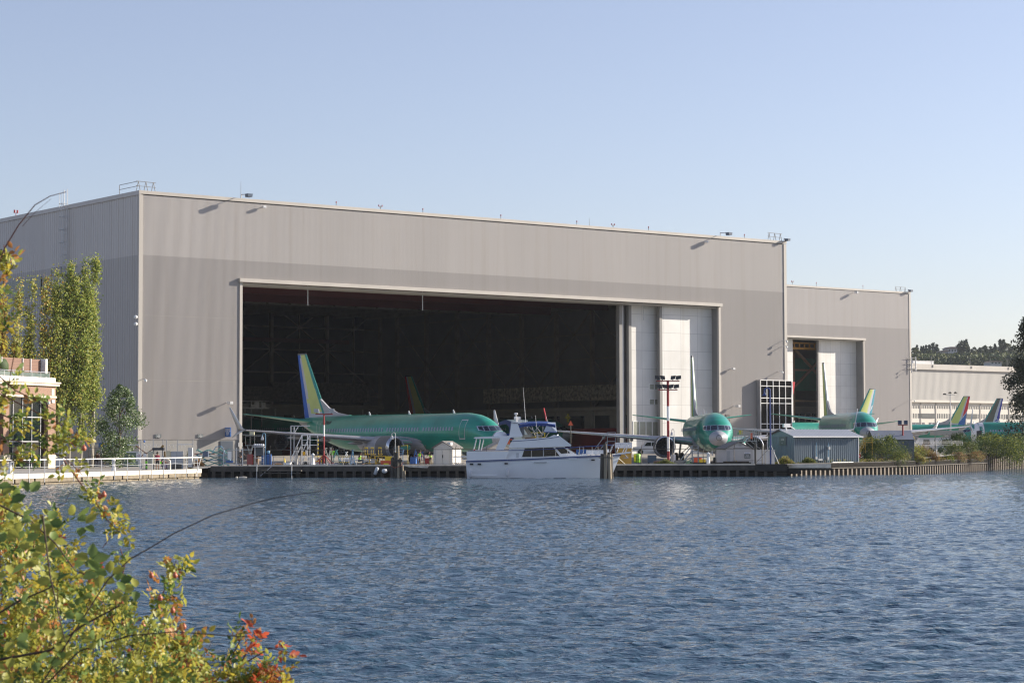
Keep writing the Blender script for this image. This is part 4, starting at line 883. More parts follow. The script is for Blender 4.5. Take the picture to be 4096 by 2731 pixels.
# ------------------------------------------------------------------ motor yacht moored at the dock
YB=200.5; ys=thing('motor_yacht','white twin-deck motor yacht with blue canopy moored along the dock','yacht',(gx(1867,YB),YB,WZ),0)
K=43.0
def bu(u): return (u/2.94-67)/K
def bz(v): return (407-v/2.94)/K
gel=M('gelcoat',(.86,.87,.88),.28,0,.03,.6,1,0,.5,0,.2); tan=M('tan_vinyl',(.62,.54,.40),.6)
def hull(b):
    st=[];n=22; nz=7
    for i in range(n+1):
        f=i/n; x0=.1+f*13.3
        hw=2.05*(1-max(0,(f-.55)/.45)**2.2)*(1-.06*(1-f)); zt=float(np.interp(f,[0,.45,.8,1],[1.63,1.83,2.05,2.18]))
        row=[]
        for j in range(nz+1):
            g=j/nz; fl=.80+.20*g**.8 if f<.7 else .80+.20*g**.8-(f-.7)*1.2*(1-g)
            x=x0+(-.15*(g) if f<.1 else 0)+max(0,f-.55)*2.3*g**1.2*1.0*(f>.55)*(1-.0)
            x=min(x,99); row.append((x,hw*max(.0,fl),-.5+(zt+.5)*g))
        st.append(row)
    vs=[]; m_=nz+1
    for sd in (-1,1):
        o=len(vs); vs+=[(x,sd*y,z) for row in st for (x,y,z) in row]
        b.add([(x,sd*y,z) for row in st for (x,y,z) in row],[(i*m_+j,(i+1)*m_+j,(i+1)*m_+j+1,i*m_+j+1) for i in range(n) for j in range(nz)],0,True)
    b.add([(x,-y,z) for x,y,z in st[0]]+[(x,y,z) for x,y,z in st[0]],[(j,j+1,m_+j+1,m_+j) for j in range(nz)])
    b.add([p for row in st for p in ((row[-1][0],-row[-1][1],row[-1][2]),row[-1])],[(2*i,2*i+1,2*i+3,2*i+2) for i in range(n)])
    return st
_st=[]
hl=part('hull',ys,gel,lambda b:_st.extend(hull(b)))
def sheer(b,dz0,dz1,off):
    for sd in (-1,1):
        pts=[r[-1] for r in _st]; b.add([(x+ (off if i==len(pts)-1 else 0),sd*(y+off),z+dz) for i,(x,y,z) in enumerate(pts) for dz in (dz0,dz1)],[(2*i,2*i+2,2*i+3,2*i+1) for i in range(len(pts)-1)])
part('sheer_stripe',hl,navy,lambda b:(sheer(b,-.10,.0,.03),sheer(b,-.17,-.14,.03))); part('rub_rail',hl,white,lambda b:sheer(b,.0,.07,.05))
part('boot_line',hl,M('antifoul',(.02,.03,.05),.5),lambda b:[b.box((.3,sd*1.66,-.06),(9.2,sd*1.70,.03)) for sd in (-1,)])
for u in (258,350,665,1342,1686): part('porthole',hl,black,lambda b:b.box((bu(u)-.16,-2.08 if u<1200 else (-1.80 if u<1500 else -1.34),bz(1038 if u<400 else 1032 if u<1000 else 1010 if u<1500 else 992)),(bu(u)+.16,-1.9 if u<1200 else (-1.6 if u<1500 else -1.1),bz(1020 if u<400 else 1013 if u<1000 else 993 if u<1500 else 977))))
part('vent_slot',hl,lgrey,lambda b:b.box((bu(990),-2.09,bz(1015)),(bu(1140),-1.9,bz(1003))))
part('spray_rail',hl,gel,lambda b:b.box((.3,-1.80,bz(1170)),(bu(555),-1.6,bz(1163))))
pr=lambda pts: [(bu(u),bz(v)) for u,v in pts]
part('aft_bulwark',ys,gel,lambda b:(b.prism(pr([(200,990),(208,880),(705,880),(655,968)]),-1.98,-1.88),b.prism(pr([(200,990),(208,880),(705,880),(655,968)]),1.88,1.98),b.box((bu(200),-1.9,bz(990)),(bu(215),1.9,bz(880)))))
part('transom_platform',ys,gel,lambda b:(b.box((bu(40),-1.6,bz(948)),(bu(215),1.6,bz(936))),b.cyl((bu(150),-1.2,bz(975)),(bu(205),-1.2,bz(960)),.05)))
def cabin(b):
    b.prism(pr([(640,968),(690,855),(1225,832),(1300,935),(1505,930),(1610,905),(1610,960),(640,990)]),-1.45,1.45)
part('deckhouse',ys,gel,lambda b:(b.prism(pr([(655,985),(700,845),(1225,828),(1300,940),(1300,985)]),-1.48,1.48),b.prism(pr([(1200,828),(1345,828),(1505,925),(1610,912),(1640,985),(1200,985)]),-1.40,1.40)))
part('side_deck',ys,gel,lambda b:b.box((bu(640),-1.9,1.75),(bu(1500),1.9,1.84)))
wn_=part('saloon_window',ys,winglass,lambda b:[b.prism(pr([(850,945),(882,848),(1100,838),(1100,940)]),sd*1.485,sd*1.50) for sd in (-1,1)])
part('saloon_window',ys,winglass,lambda b:[b.prism(pr([(1108,940),(1108,838),(1215,833),(1292,935)]),sd*1.485,sd*1.50) for sd in (-1,1)])
part('wheelhouse_window',ys,winglass,lambda b:[b.prism(pr([(1240,836),(1340,834),(1418,902),(1312,910)]),sd*1.405,sd*1.42) for sd in (-1,1)])
part('windscreen',ys,sheen,lambda b:b.add([(bu(1385)+.03,-1.35,bz(850)),(bu(1385)+.03,1.35,bz(850)),(bu(1480)+.03,1.35,bz(902)),(bu(1480)+.03,-1.35,bz(902))],[(0,1,2,3)]))
part('window_trim',ys,lgrey,lambda b:[b.prism(pr(q),-1.52,-1.49) for q in ([(842,948),(1300,938),(1300,943),(842,953)],[(1098,940),(1098,838),(1107,838),(1107,940)])])
part('flybridge',ys,gel,lambda b:(b.prism(pr([(690,840),(740,745),(870,738),(1165,716),(1228,688),(1290,700),(1432,808),(1420,822),(1230,832)]),-1.72,1.72),))
part('flybridge_stripe',ys,navy,lambda b:[b.prism(pr([(735,760),(735,766),(1000,750),(1240,722),(1290,716),(1290,711),(1240,716),(1000,743)]),-1.74,-1.722)])
part('flybridge_seat',ys,tan,lambda b:(b.box((bu(850),-1.3,bz(730)),(bu(960),1.3,bz(686))),b.box((bu(1020),-1.2,bz(735)),(bu(1050),-.4,bz(682))),b.box((bu(1060),-.2,bz(735)),(bu(1090),.6,bz(680))),b.prism(pr([(850,575),(890,570),(1000,712),(940,716)]),-.35,.35)))
part('rolled_cover',ys,M('brown_roll',(.22,.12,.06),.8),lambda b:b.cyl((bu(885),-1.6,bz(732)),(bu(1000),-1.6,bz(730)),.1,n=8))
part('hardtop',ys,gel,lambda b:(b.prism(pr([(280,722),(300,712),(620,700),(838,697),(838,712),(620,722),(300,732)]),-1.7,1.7),))
part('dinghy_cradle',ys,[gel,navy],lambda b:(b.lathe([(.01,-.6),(.3,-.35),(.38,0),(.3,.45),(.01,.8)],(bu(590),0,bz(692)),'x',12),b.box((bu(670),-.9,bz(694)),(bu(748),.9,bz(672)),1)))
part('wing_support',ys,gel,lambda b:[b.prism(pr([(600,715),(716,715),(636,866),(540,866)]),sd*1.75-.04,sd*1.75+.04) for sd in (-1,)])
part('hardtop_post',ys,white,lambda b:[b.cyl((bu(u0),sd*1.55,bz(735)),(bu(u1),sd*1.7,bz(875)),.025) for u0,u1 in ((312,275),(357,335),(398,365)) for sd in (-1,1)])
part('radar_arch',ys,gel,lambda b:(b.prism(pr([(722,548),(800,548),(832,640),(862,705),(700,705),(715,620)]),-1.6,-1.45),b.prism(pr([(722,548),(800,548),(832,640),(862,705),(700,705),(715,620)]),1.45,1.6),b.box((bu(722),-1.6,bz(556)),(bu(825),1.6,bz(536)))))
part('radar',ys,white,lambda b:(b.box((bu(758),-.35,bz(500)),(bu(836),.35,bz(472))),b.cyl((bu(797),0,bz(536)),(bu(797),0,bz(500)),.12)))
part('antenna_domes',ys,white,lambda b:[(b.cyl((bu(u),-.5,bz(536)),(bu(u),-.5,bz(445)),.03),b.ball((bu(u),-.5,bz(438)),.1,8)) for u in (772,788)])
part('horn_lights',ys,alu,lambda b:b.box((bu(800),-.9,bz(536)),(bu(850),-.5,bz(508))))
part('whip_antenna',ys,white,lambda b:b.cyl((bu(895),-1.2,bz(540)),(bu(867),-1.2,bz(130)),.022,.008)); part('whip_antenna',ys,white,lambda b:b.cyl((bu(1040),-1.75,bz(770)),(bu(1008),-1.75,bz(462)),.02,.01))
def bimi(b):
    us=[765,850,950,1050,1150,1245]; vz=[565,540,528,525,528,548]; n=10; vs=[]
    for u,v in zip(us,vz):
        for j in range(n+1):
            a=j/n*2-1; vs.append((bu(u),1.5*a,bz(v)-.16*abs(a)**3-.06*(a*a)))
    b.add(vs,[(i*(n+1)+j,(i+1)*(n+1)+j,(i+1)*(n+1)+j+1,i*(n+1)+j+1) for i in range(5) for j in range(n)],0,True)
    for sd in (-1,1): b.add([(bu(u),sd*1.5,bz(v)-.22) for u,v in zip(us,vz)]+[(bu(u),sd*1.52,bz(v)-.44-(.12 if u<800 else 0)) for u,v in zip(us,vz)],[(i,i+1,7+i,6+i) for i in range(5)])
part('bimini_canopy',ys,navy,bimi)
part('bimini_frame',ys,galv,lambda b:[b.cyl((bu(a),sd*1.45,bz(c)),(bu(d),sd*1.5,bz(e)),.02) for sd in (-1,1) for a,c,d,e in ((900,560,1060,700),(1080,560,940,700),(1000,560,1100,690),(960,560,1010,700),(1100,560,1100,690))])
cp=M('clear_curtain',(.50,.58,.70),.12,0,.3,1.2,1,.3); 
part('front_curtain',ys,cp,lambda b:b.add([(bu(1150),-1.5,bz(545)),(bu(1245),-1.1,bz(540)),(bu(1250),1.1,bz(540)),(bu(1150),1.5,bz(545)),(bu(1110),-1.55,bz(655)),(bu(1262),-1.2,bz(655)),(bu(1266),1.2,bz(655)),(bu(1110),1.55,bz(655))],[(0,1,5,4),(1,2,6,5),(2,3,7,6)]))
part('curtain_hem',ys,navy,lambda b:b.tube([(bu(1108),-1.56,bz(657)),(bu(1262),-1.22,bz(657)),(bu(1266),1.22,bz(657))],.035))
part('aft_curtain',ys,M('smoky_curtain',(.12,.12,.13),.2,0,.5,3,1,.5),lambda b:b.add([(bu(800),-1.48,bz(572)),(bu(870),-1.48,bz(560)),(bu(882),-1.5,bz(690)),(bu(850),-1.5,bz(690))],[(0,1,2,3)]))
def hand(b): b.tube([(bu(215),-1.95,bz(872)),(bu(870),-1.9,bz(868)),(bu(1230),-1.85,bz(852)),(bu(1700),-1.55,bz(822)),(bu(1920),-.9,bz(808))],.035)
part('handrail',ys,navy,hand); part('handrail_far',ys,navy,lambda b:(setattr(b,'T',Matrix.Scale(-1,4,(0,1,0))),hand(b)))
part('stanchions',ys,alu,lambda b:[b.cyl((bu(u),-y_,bz(v)),(bu(u),-y_,bz(v)+h),.016) for u,v,y_,h in ((250,990,1.93,.9),(490,985,1.93,.85),(960,968,1.88,.75),(1245,960,1.85,.8),(1385,950,1.8,.85),(1528,940,1.7,.85),(1570,938,1.6,.85),(1675,930,1.45,.85),(1745,925,1.4,.9))])
def pulp(b):
    for sd in (-1,1):
        b.tube([(bu(1890),sd*.9,bz(908)),(bu(1930),sd*.85,bz(805)),(bu(2130),sd*.25,bz(787))],.022)
        for u0,u1 in ((1975,2020),(2045,2090),(2075,2118)): b.cyl((bu(u0),sd*.45,bz(895)),(bu(u1),sd*.3,bz(790)),.018)
    b.cyl((bu(2130),-.25,bz(787)),(bu(2130),.25,bz(787)),.022)
part('pulpit_rail',ys,alu,pulp); part('bow_platform',ys,gel,lambda b:b.prism(pr([(1850,928),(1990,905),(2130,888),(2140,895),(2128,906),(1990,925),(1860,945)]),-.28,.28))
part('anchor',ys,galv,lambda b:(b.cyl((bu(2060),0,bz(915)),(bu(2100),0,bz(955)),.04),b.prism(pr([(2045,958),(2115,955),(2105,966),(2060,966)]),-.25,.25)))
part('deck_locker',ys,gel,lambda b:(b.box((bu(1615),-.7,bz(918)),(bu(1830),.7,bz(868))),b.box((bu(1835),-.35,bz(912)),(bu(1880),.35,bz(858)))))
part('shore_power_panel',ys,lgrey,lambda b:(b.box((bu(782),-1.53,bz(955)),(bu(812),-1.48,bz(900))),))
part('searchlight',ys,alu,lambda b:b.ball((bu(1270),-.3,bz(690)),.1,6))
part('stern_gear',ys,[orange,white],lambda b:(b.cyl((bu(290),-1.5,bz(872)),(bu(290),-1.5,bz(855)),.14,n=8),b.box((bu(300),-1.7,bz(875)),(bu(360),-1.3,bz(862)),1)))
for u,v0,v1,lb in ((245,1100,1192,'white fender hanging low at the yacht stern'),(675,1078,1180,'white fender hanging amidships on the yacht hull')):
    t=thing('fender',lb,'fender',(gx(1867,YB)+bu(u),YB-2.28 if u>300 else YB-2.1,WZ+bz(v1)),0,'boat fenders'); h=(v1-v0)/2.94/K
    part('float',t,M('fender_vinyl',(.62,.64,.66),.4),lambda b:b.lathe([(.02,0),(.15,.07),(.17,.2),(.17,h-.2),(.13,h-.05),(.04,h),(.03,h+.06)],n=12)); part('rope',t,white,lambda b:b.cyl((0,.05,h),(0,.15,h+.75),.012))
t=thing('mooring_line','pale mooring rope from the yacht bow down to the dock','rope',(gx(2487,202),202,0)); part('rope',t,M('rope_pale',(.6,.55,.45),.9),lambda b:b.tube([(-.6,-1.2,.95),(-.1,2,.6),(.6,5.2,.1)],.03))
# mooring dolphins
def dolphin(px,Y,ytop,ymid,pxw,label):
    t=thing('mooring_dolphin',label,'mooring pile',(gx(px,Y),Y,WZ)); h=zz(ymid,Y)-WZ; H=zz(ytop,Y)-WZ; r=pxw/2/(F_PX/Y)
    for k in range(7):
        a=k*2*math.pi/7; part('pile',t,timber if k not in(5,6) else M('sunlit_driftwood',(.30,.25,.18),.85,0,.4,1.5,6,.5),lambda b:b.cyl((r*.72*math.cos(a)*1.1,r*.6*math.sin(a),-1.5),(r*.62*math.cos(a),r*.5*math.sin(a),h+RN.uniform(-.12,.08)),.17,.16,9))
    part('king_pile',t,timber,lambda b:b.cyl((0,0,-1.5),(-.12,.1,H),.18,.17,10)); part('band',t,dark_steel,lambda b:[b.lathe([(r*1.05,z),(r*1.07,z+.1)],n=14) for z in (h*.8,)])
dolphin(2425,197.5,1775,1812,58,'timber mooring dolphin at the yacht bow'); 
t=thing('mooring_dolphin','dark broken timber pile cluster left of the garden shed','mooring pile',P_(1592,204,WZ))
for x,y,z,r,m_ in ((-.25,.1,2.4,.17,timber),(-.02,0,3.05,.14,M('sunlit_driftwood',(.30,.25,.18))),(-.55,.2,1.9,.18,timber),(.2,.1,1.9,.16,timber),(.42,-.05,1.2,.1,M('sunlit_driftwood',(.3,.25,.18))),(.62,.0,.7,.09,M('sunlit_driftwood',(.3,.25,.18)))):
    part('pile',t,m_,lambda b:b.cyl((x+.1,y,-1.5),(x,y,z),r,r*.9,9))
part('rope_sling',t,M('rope_red',(.35,.12,.08),.9),lambda b:b.tube([(-.75,-.1,1.2),(-.3,-.25,.95),(.3,-.25,1.15),(.5,-.1,1.5)],.03)); part('cross_timber',t,timber,lambda b:b.box((-.6,-.15,1.5),(.4,.05,1.75)))
for px,rt,lb in ((1512,.35,'long tilted white fender hanging on the dock face'),(1538,0,'round crumpled white fender on the dock face')):
    t=thing('dock_fender',lb,'fender',P_(px,206.6,0),0,'fenders on the dock face'); t.rotation_euler=(0,rt,0)
    part('float',t,M('fender_vinyl',(.62,.64,.66)),lambda b:(b.lathe([(.02,-.9),(.16,-.85),(.17,-.3),(.15,-.15),(.02,-.1)],n=12) if rt else b.lathe([(.05,-.72),(.24,-.6),(.28,-.45),(.2,-.3),(.03,-.26)],n=9,smooth=False))); part('rope',t,dark_steel,lambda b:b.cyl((0,0,-.15),(0,0,.1),.015))
t=thing('sagging_plank','broken white dock board sagging beside the pile cluster','plank',P_(1622,206.7,0)); part('board',t,M('peeling_white',(.62,.57,.48),.8,0,.35,4,1,.3),lambda b:b.prism([(0,.05),(2.3,.03),(2.1,-.2),(.4,-.12),(.0,-.02)],-.1,.15))
t=thing('landing_float','dark low timber landing stage hung under the dock','landing stage',P_(1045,206.2,WZ+.2)); part('deck',t,timber,lambda b:(b.box((0,-.6,.42),(3.9,.6,.55)),b.box((.1,-.62,.2),(3.8,-.5,.3)))); part('legs',t,galv,lambda b:[b.cyl((x,-.65,-1.2),(x,-.65,z),.05) for x,z in ((-.35,1.15),(3.0,1.2))]+[b.cyl((0,-.6,0),(1.5,-.3,1.3),.03)])
for i,(px,w_) in enumerate(((950,.25),(975,.8),(397,.35),(600,.3))):
    Y=205.6 if px>700 else (178 if px<500 else 190); t=thing('floating_debris',['short pale log floating under the dock','longer pale log floating under the dock','small pale float off the left sea wall','small pale float near the gangway end of the sea wall'][i],'driftwood',(gx(px,Y),Y-(.5 if px>700 else 1.),WZ)); part('log',t,timber_lt,lambda b:b.lathe([(.03,-w_/2),(.09,-w_/2+.05),(.11,0),(.09,w_/2-.04),(.02,w_/2)],(0,0,.05),'x',8))
# ------------------------------------------------------------------ equipment on the dock and the apron
def T_(name,label,cat,px,Y,z=None,rz=0,group=None): return thing(name,label,cat,P_(px,Y,z),rz,group)
def mast(px,Y,ytop,heads,label):
    t=T_('floodlight_mast',label,'light mast',px,Y,0); h=zz(ytop,Y)
    hs=h/6
    cols=[redp,white]
    z=0;i=0
    segs=[(0,1.35,0),(1.35,2.75,1),(2.75,4.35,0),(4.35,5.8,1),(5.8,h,0)] if heads==4 else [(0,2.9,0),(2.9,4.0,1),(4.0,h,0)]
    part('pole',t,[redp,white],lambda b:[b.cyl((0,0,a),(0,0,c),.13 if heads==4 else .075,None,10,k) for a,c,k in segs])
    arms=((h-.08,1.15),(h-.95,.95)) if heads==4 else ((h,.85),)
    part('cross_arm',t,redp,lambda b:[b.box((-w_,-.05,z-.05),(w_,.05,z+.05)) for z,w_ in arms])
    for z,w_ in arms:
        for sd in (-1,1):
            for k in ((0,1) if heads==4 else (0,)):
                x=sd*(w_-.15-.5*k); part('floodlight',t,[M('lamp_black',(.035,.035,.04),.4),galv],lambda b:(b.add([(x-.22*sd,-.25,z+.12),(x+.2*sd+ .1*sd*(1-k),-.25,z+.2),(x+.28*sd,-.25,z+.55),(x-.18*sd,-.25,z+.5),(x-.22*sd,.25,z+.12),(x+.2*sd,.25,z+.2),(x+.28*sd,.25,z+.55),(x-.18*sd,.25,z+.5)],[(0,1,2,3),(7,6,5,4),(0,4,5,1),(1,5,6,2),(2,6,7,3),(3,7,4,0)],0 if heads==4 else 1),b.cyl((x,0,z),(x,0,z+.2),.04)))
    return t
mast(2673,212,1522,4,'tall red and white striped mast with four dark floodlights')
mt_=mast(1296,209.8,1654,2,'maroon and white mast with two silver floodlights on a braced base')
part('base_frame',mt_,redp,lambda b:(b.box((-1.3,-.06,.0),(1.3,.06,.1)),[b.cyl((0,0,1.1),(x,y,.05),.04) for x,y in ((-1.1,0),(1.1,0),(-.6,.5),(.7,.5))],[b.cyl((x,0,0),(x,0,.7 if x<0 else 1.2),.05) for x in (-.45,-.95)]))
part('sandbags',mt_,M('sandbag',(.55,.56,.6),.9),lambda b:[b.ball((-1.2+i*.3,.05*(i%2),.16),.16,6,0,.6) for i in range(9)])
def stairs(px,Y,wd,h,run,mat_,label,steps=8,plat=.7,rz=0,z=None,name='boarding_stairs',rail=1.0,group='mobile stairs and stands'):
    t=T_(name,label,'stairs',px,Y,z,rz,group)
    part('stringers',t,mat_,lambda b:[(b.bar((0,y,.0),(run,y,h),.07),b.bar((run,y,0),(run,y,h),.06),b.bar((run+plat,y,0),(run+plat,y,h),.06),b.bar((run,y,h),(run+plat,y,h),.08)) for y in (0,wd)])
    part('steps',t,mat_,lambda b:[b.box((run*(i+.5)/steps-.1,.0,h*(i+.7)/steps),(run*(i+.5)/steps+.1,wd,h*(i+.7)/steps+.04)) for i in range(steps)]+[b.box((run,0,h-.02),(run+plat,wd,h+.04))])
    part('handrails',t,mat_,lambda b:[(b.bar((0,y,.5),(run,y,h+rail),.05),b.bar((run,y,h+rail),(run+plat,y,h+rail),.05),b.bar((run+plat,y,h),(run+plat,y,h+rail),.05),b.bar((run,y,h+rail*.5),(run+plat,y,h+rail*.5),.04),b.bar((0,y,.05),(0,y,.5),.05),b.bar((run,y,h),(run,y,h+rail),.05)) for y in (0,wd)]+[b.bar((run+plat,0,h+rail*k),(run+plat,wd,h+rail*k),.04) for k in (.5,1)])
    return t
a1=stairs(1162,211,1.0,2.05,1.15,white,'left white boarding stairs with a square-railed top',9,.55,R(8),0); a2=stairs(1196,210.3,.9,2.05,1.1,white,'right white boarding stairs with hazard-striped posts',9,.75,R(8),0)
part('wheel',a1,rubber,lambda b:[b.lathe([(.05,-.05),(.18,-.05),(.18,.05),(.05,.05)],(x,-.05,.18),'y',12) for x in (.2,1.5)]); part('warning_placard',a2,M('sign_yellow',(.85,.45,.02),.5),lambda b:b.box((.35,-.1,1.05),(.62,-.07,1.4)))
part('hazard_post',a2,[yellow,black],lambda b:[b.cyl((1.85,-.05,i*.2),(1.85,-.05,i*.2+.2),.05,None,6,i%2) for i in range(14)])
t=T_('white_cylinder','ribbed pale cylinder standing under the left white stairs','tank',1187,210.2,0); part('body',t,M('pale_ribbed',(.50,.48,.44),.6),lambda b:b.lathe([(.12+.012*(i%2),.12+i*.05) for i in range(36)],n=10))
t=T_('dock_box','small white box with a letter P on the dock edge','box',1150,207.4,.12,R(-8)); part('body',t,white,lambda b:(b.box((-.36,-.18,0),(.36,.2,.2)),)); part('lid',t,white,lambda b:b.box((-.38,-.2,.21),(.38,.22,.26))); text_obj('P',.16,black,(-.15,-.19,.1),(R(90),0,0),t,depth=.003)
for px,Y,c,h,lb in ((1138,226,yellow,.68,'tall yellow cone beside the shaded engine'),(2905,209.9,yellow,.36,'yellow cone against the left corner of the grey shed'),(2945,209.9,yellow,.38,'yellow cone left of the pair before the grey shed'),(2957,209.9,yellow,.28,'small yellow cone in the middle before the grey shed'),(2969,209.9,yellow,.28,'right small yellow cone before the grey shed'),(2818,214,yellow,.22,'tiny yellow cone beside the nose gear')):
    t=T_('traffic_cone',lb,'cone',px,Y,0,0,'yellow cones'); part('cone',t,c,lambda b:b.lathe([(.17,.04),(.05,h),(.001,h+.01)],n=10)); part('base',t,c,lambda b:b.box((-.2,-.2,0),(.2,.2,.04)))
for px,w_,c,lb in ((1118,1.6,M('pallet_wood',(.28,.18,.08),.9),'long wooden pallet behind the dock'),(1105,.9,M('pallet_orange',(.45,.16,.04),.8),'orange-brown pallet near the shaded engine')):
    t=T_('pallet',lb,'pallet',px,221 if w_>1 else 224,0); part('boards',t,c,lambda b:([b.box((-w_/2+i*w_/6,0,.1),(-w_/2+i*w_/6+w_/8,1,.14)) for i in range(6)],[b.box((-w_/2,y,0),(w_/2,y+.08,.1)) for y in (0,.46,.92)]))
# wrapped parcels cart
t=T_('parcel_cart','open cart with white wrapped parcels on its roof','cart',1019,211,0); part('frame',t,lgrey,lambda b:[b.bar((x,y,0),(x,y,1.85),.05) for x in (0,.85) for y in (0,.6)]+[b.box((0,0,z),(.85,.6,z+.05)) for z in (.3,.75)]); part('back_panel',t,M('panel_slate',(.07,.085,.10),.6),lambda b:b.box((.05,.3,1.0),(.82,.33,1.8))); part('roof_tray',t,lgrey,lambda b:b.box((-.18,-.1,1.85),(.98,.7,1.92)))
for i in range(5): 
    tt=T_('parcel','white wrapped parcel number '+['one, leftmost','two','three, middle','four','five, rightmost'][i]+' on the cart roof','parcel',1019,211,1.93,0,'wrapped parcels'); tt.location.x+=-.02+i*.2; part('wrap',tt,white,lambda b:b.ball((0,.3,.13),.13,6,0,.95))
t=T_('blue_drum','blue barrel stack behind the parcel cart','barrel',1062,211.6,0); part('body',t,bluep,lambda b:(b.box((-.4,0,.0),(.05,.5,1.0)),b.box((.1,.05,0),(.55,.5,1.15)))); part('keg',t,ltblue,lambda b:b.lathe([(.01,1.2),(.15,1.2),(.16,1.45),(.1,1.5),(.01,1.5)],(.25,.25,0),n=12))
# picket gate and fences left
t=T_('picket_fence','dark picket security fence left of the open door','fence',860,210,0); FLn=gx(1010,210)-gx(860,210)
part('pickets',t,M('picket_steel',(.16,.16,.16),.5),lambda b:[b.cyl((i*.075,0,.1),(i*.075,0,1.75),.012,None,4) for i in range(int(FLn/.075))]); part('rails',t,lgrey,lambda b:(b.bar((1.2,0,1.6),(FLn,0,1.6),.05),b.bar((.8,0,.18),(2.6,0,.18),.06))); part('post',t,lgrey,lambda b:[b.bar((x,0,0),(x,0,1.8),.09) for x in (.85,2.1,2.7)])
t=T_('gate_panel','white notice panel hanging on the picket fence','panel',918,209.8,0); part('panel',t,white,lambda b:b.box((-.18,0,.65),(.2,.04,1.45))); part('blue_box',t,bluep,lambda b:b.box((-.38,.1,.35),(.32,.4,.52)))
for px,y0,lb in ((815,0,'left blue-grey crate on the scissor stand'),):
    t=T_('equipment_crate',lb,'crate',820,212,0); part('body',t,M('crate_blue_grey',(.14,.18,.26),.6),lambda b:b.box((-.25,0,.9),(.3,.4,1.45)))
def scissor(px,w_,h,lb):
    t=T_('scissor_stand',lb,'scissor stand',px,213,0,0,'teal scissor stands'); part('arms',t,teal,lambda b:[(b.bar((0,y,z),(w_,y,z+h/3),.06),b.bar((w_,y,z),(0,y,z+h/3),.06)) for y in (0,.6) for z in (0,h/3,2*h/3)]); part('deck',t,ltblue,lambda b:(b.box((-.1,-.1,h*.33),(w_+.1,.7,h*.33+.08)),b.box((-.1,-.1,h*.62),(w_+.1,.7,h*.62+.05)))); part('stripe',t,redp,lambda b:b.box((-.2,.1,h*.72),(w_*.5,.14,h*.78))); part('guard_bar',t,M('pale_green',(.35,.6,.5),.5),lambda b:(b.bar((w_*.2,-.1,h),(w_,-.1,h*.72),.07),b.bar((0,-.1,h*.9),(w_*.3,-.1,h*1.1),.05)))
scissor(785,1.1,1.6,'left teal scissor stand behind the dried weed'); scissor(828,1.5,1.6,'middle teal scissor stand before the base wall'); scissor(872,1.1,1.7,'right teal scissor stand beside the picket fence')
t=T_('hoop_rail','curved blue and yellow handrail loop before the base wall','handrail',860,212.5,0); part('rail',t,ltblue,lambda b:b.tube([(-.3,0,1.3),(.1,0,1.9),(.6,0,1.95),(.85,0,1.7),(1.0,0,1.2)],.04))
# weeds
def weed(px,Y,h,w_,cols,label,n=120,z=None,kind=None,name='weed_clump',cat='weeds'):
    b=MB(); r=random.Random(int(px)); base=P_(px,Y,z)
    for i in range(n):
        x=r.gauss(0,w_/3); y=r.uniform(-.4,.4); hh=h*r.uniform(.35,1)*max(.25,1-abs(x)/w_); lx=r.gauss(0,.18)*hh; wd=.012+.01*r.random()
        b.add([(x-wd,y,0),(x+wd,y,0),(x+lx*.5+wd,y,hh*.6),(x+lx,y+r.uniform(-.1,.1),hh),(x+lx*.5-wd,y,hh*.6)],[(0,1,2,3,4)],r.randrange(len(cols)))
        for k in range(5):
            f=r.uniform(.4,1); q=Vector((x+lx*f,y,hh*f)); d=Vector((r.gauss(0,1),r.gauss(0,1),r.gauss(0,1))).normalized()*.06; e=d.orthogonal()*.5; b.add([q-d,q+e,q+d,q-e],[(0,1,2,3)],r.randrange(len(cols)))
    o=b.build(name,cols,None,False); o.location=base; tag(o,label,cat,None,kind); return o
straw=M('straw',(.42,.30,.14),.9,trans=.3); ygreen=M('yellow_green_leaf',(.32,.33,.05),.7,0,.2,3,trans=.35); dgreen=M('dark_leaf',(.045,.085,.02),.7,0,.25,3,trans=.25); mgreen=M('mid_leaf',(.08,.125,.025),.65,0,.25,3,trans=.3); olive_l=M('olive_leaf',(.16,.17,.05),.7,0,.25,3,trans=.3); rusty_l=M('rusty_leaf',(.30,.13,.05),.8,trans=.3)
weed(798,209,.95,.6,[straw,rusty_l],'dry brown weed at the left dock end',140,0)
weed(2662,209.2,.55,1.2,[mgreen,ygreen,olive_l],'green weeds sprouting beside the mast foot',260,.1)
# concrete blocks by the mast
for px,w_,h,lb,c in ((2716,.85,.42,'square concrete block right of the mast foot',M('block_grey',(.28,.27,.25),.9)),(2632,.75,.38,'reddish concrete block left of the mast foot',M('block_red',(.22,.14,.11),.9))):
    t=T_('concrete_block',lb,'block',px,209.8,.0,R(4)); part('block',t,c,lambda b:(b.box((-w_/2,0,0),(w_/2,.6,h)),b.box((-w_/2+.05,.1,h),(w_/2-.05,.5,h+.03))))
t=T_('hose_coil','green hose coil lying on the dock','hose',2752,207.8,.12); part('coil',t,M('hose_green',(.12,.25,.14),.6),lambda b:b.tube([((.35-.03*k)*math.cos(k*.8)*1.3,(.25)*math.sin(k*.8),.04+.012*k) for k in range(24)],.02,5))
t=T_('electric_cabinet','pale electrical cabinet behind the small gooseneck lamp','cabinet',2693,214,0); part('body',t,lgrey,lambda b:(b.box((-.22,0,.0),(.25,.3,1.0)),b.box((-.2,-.02,.05),(.23,0,.95))))
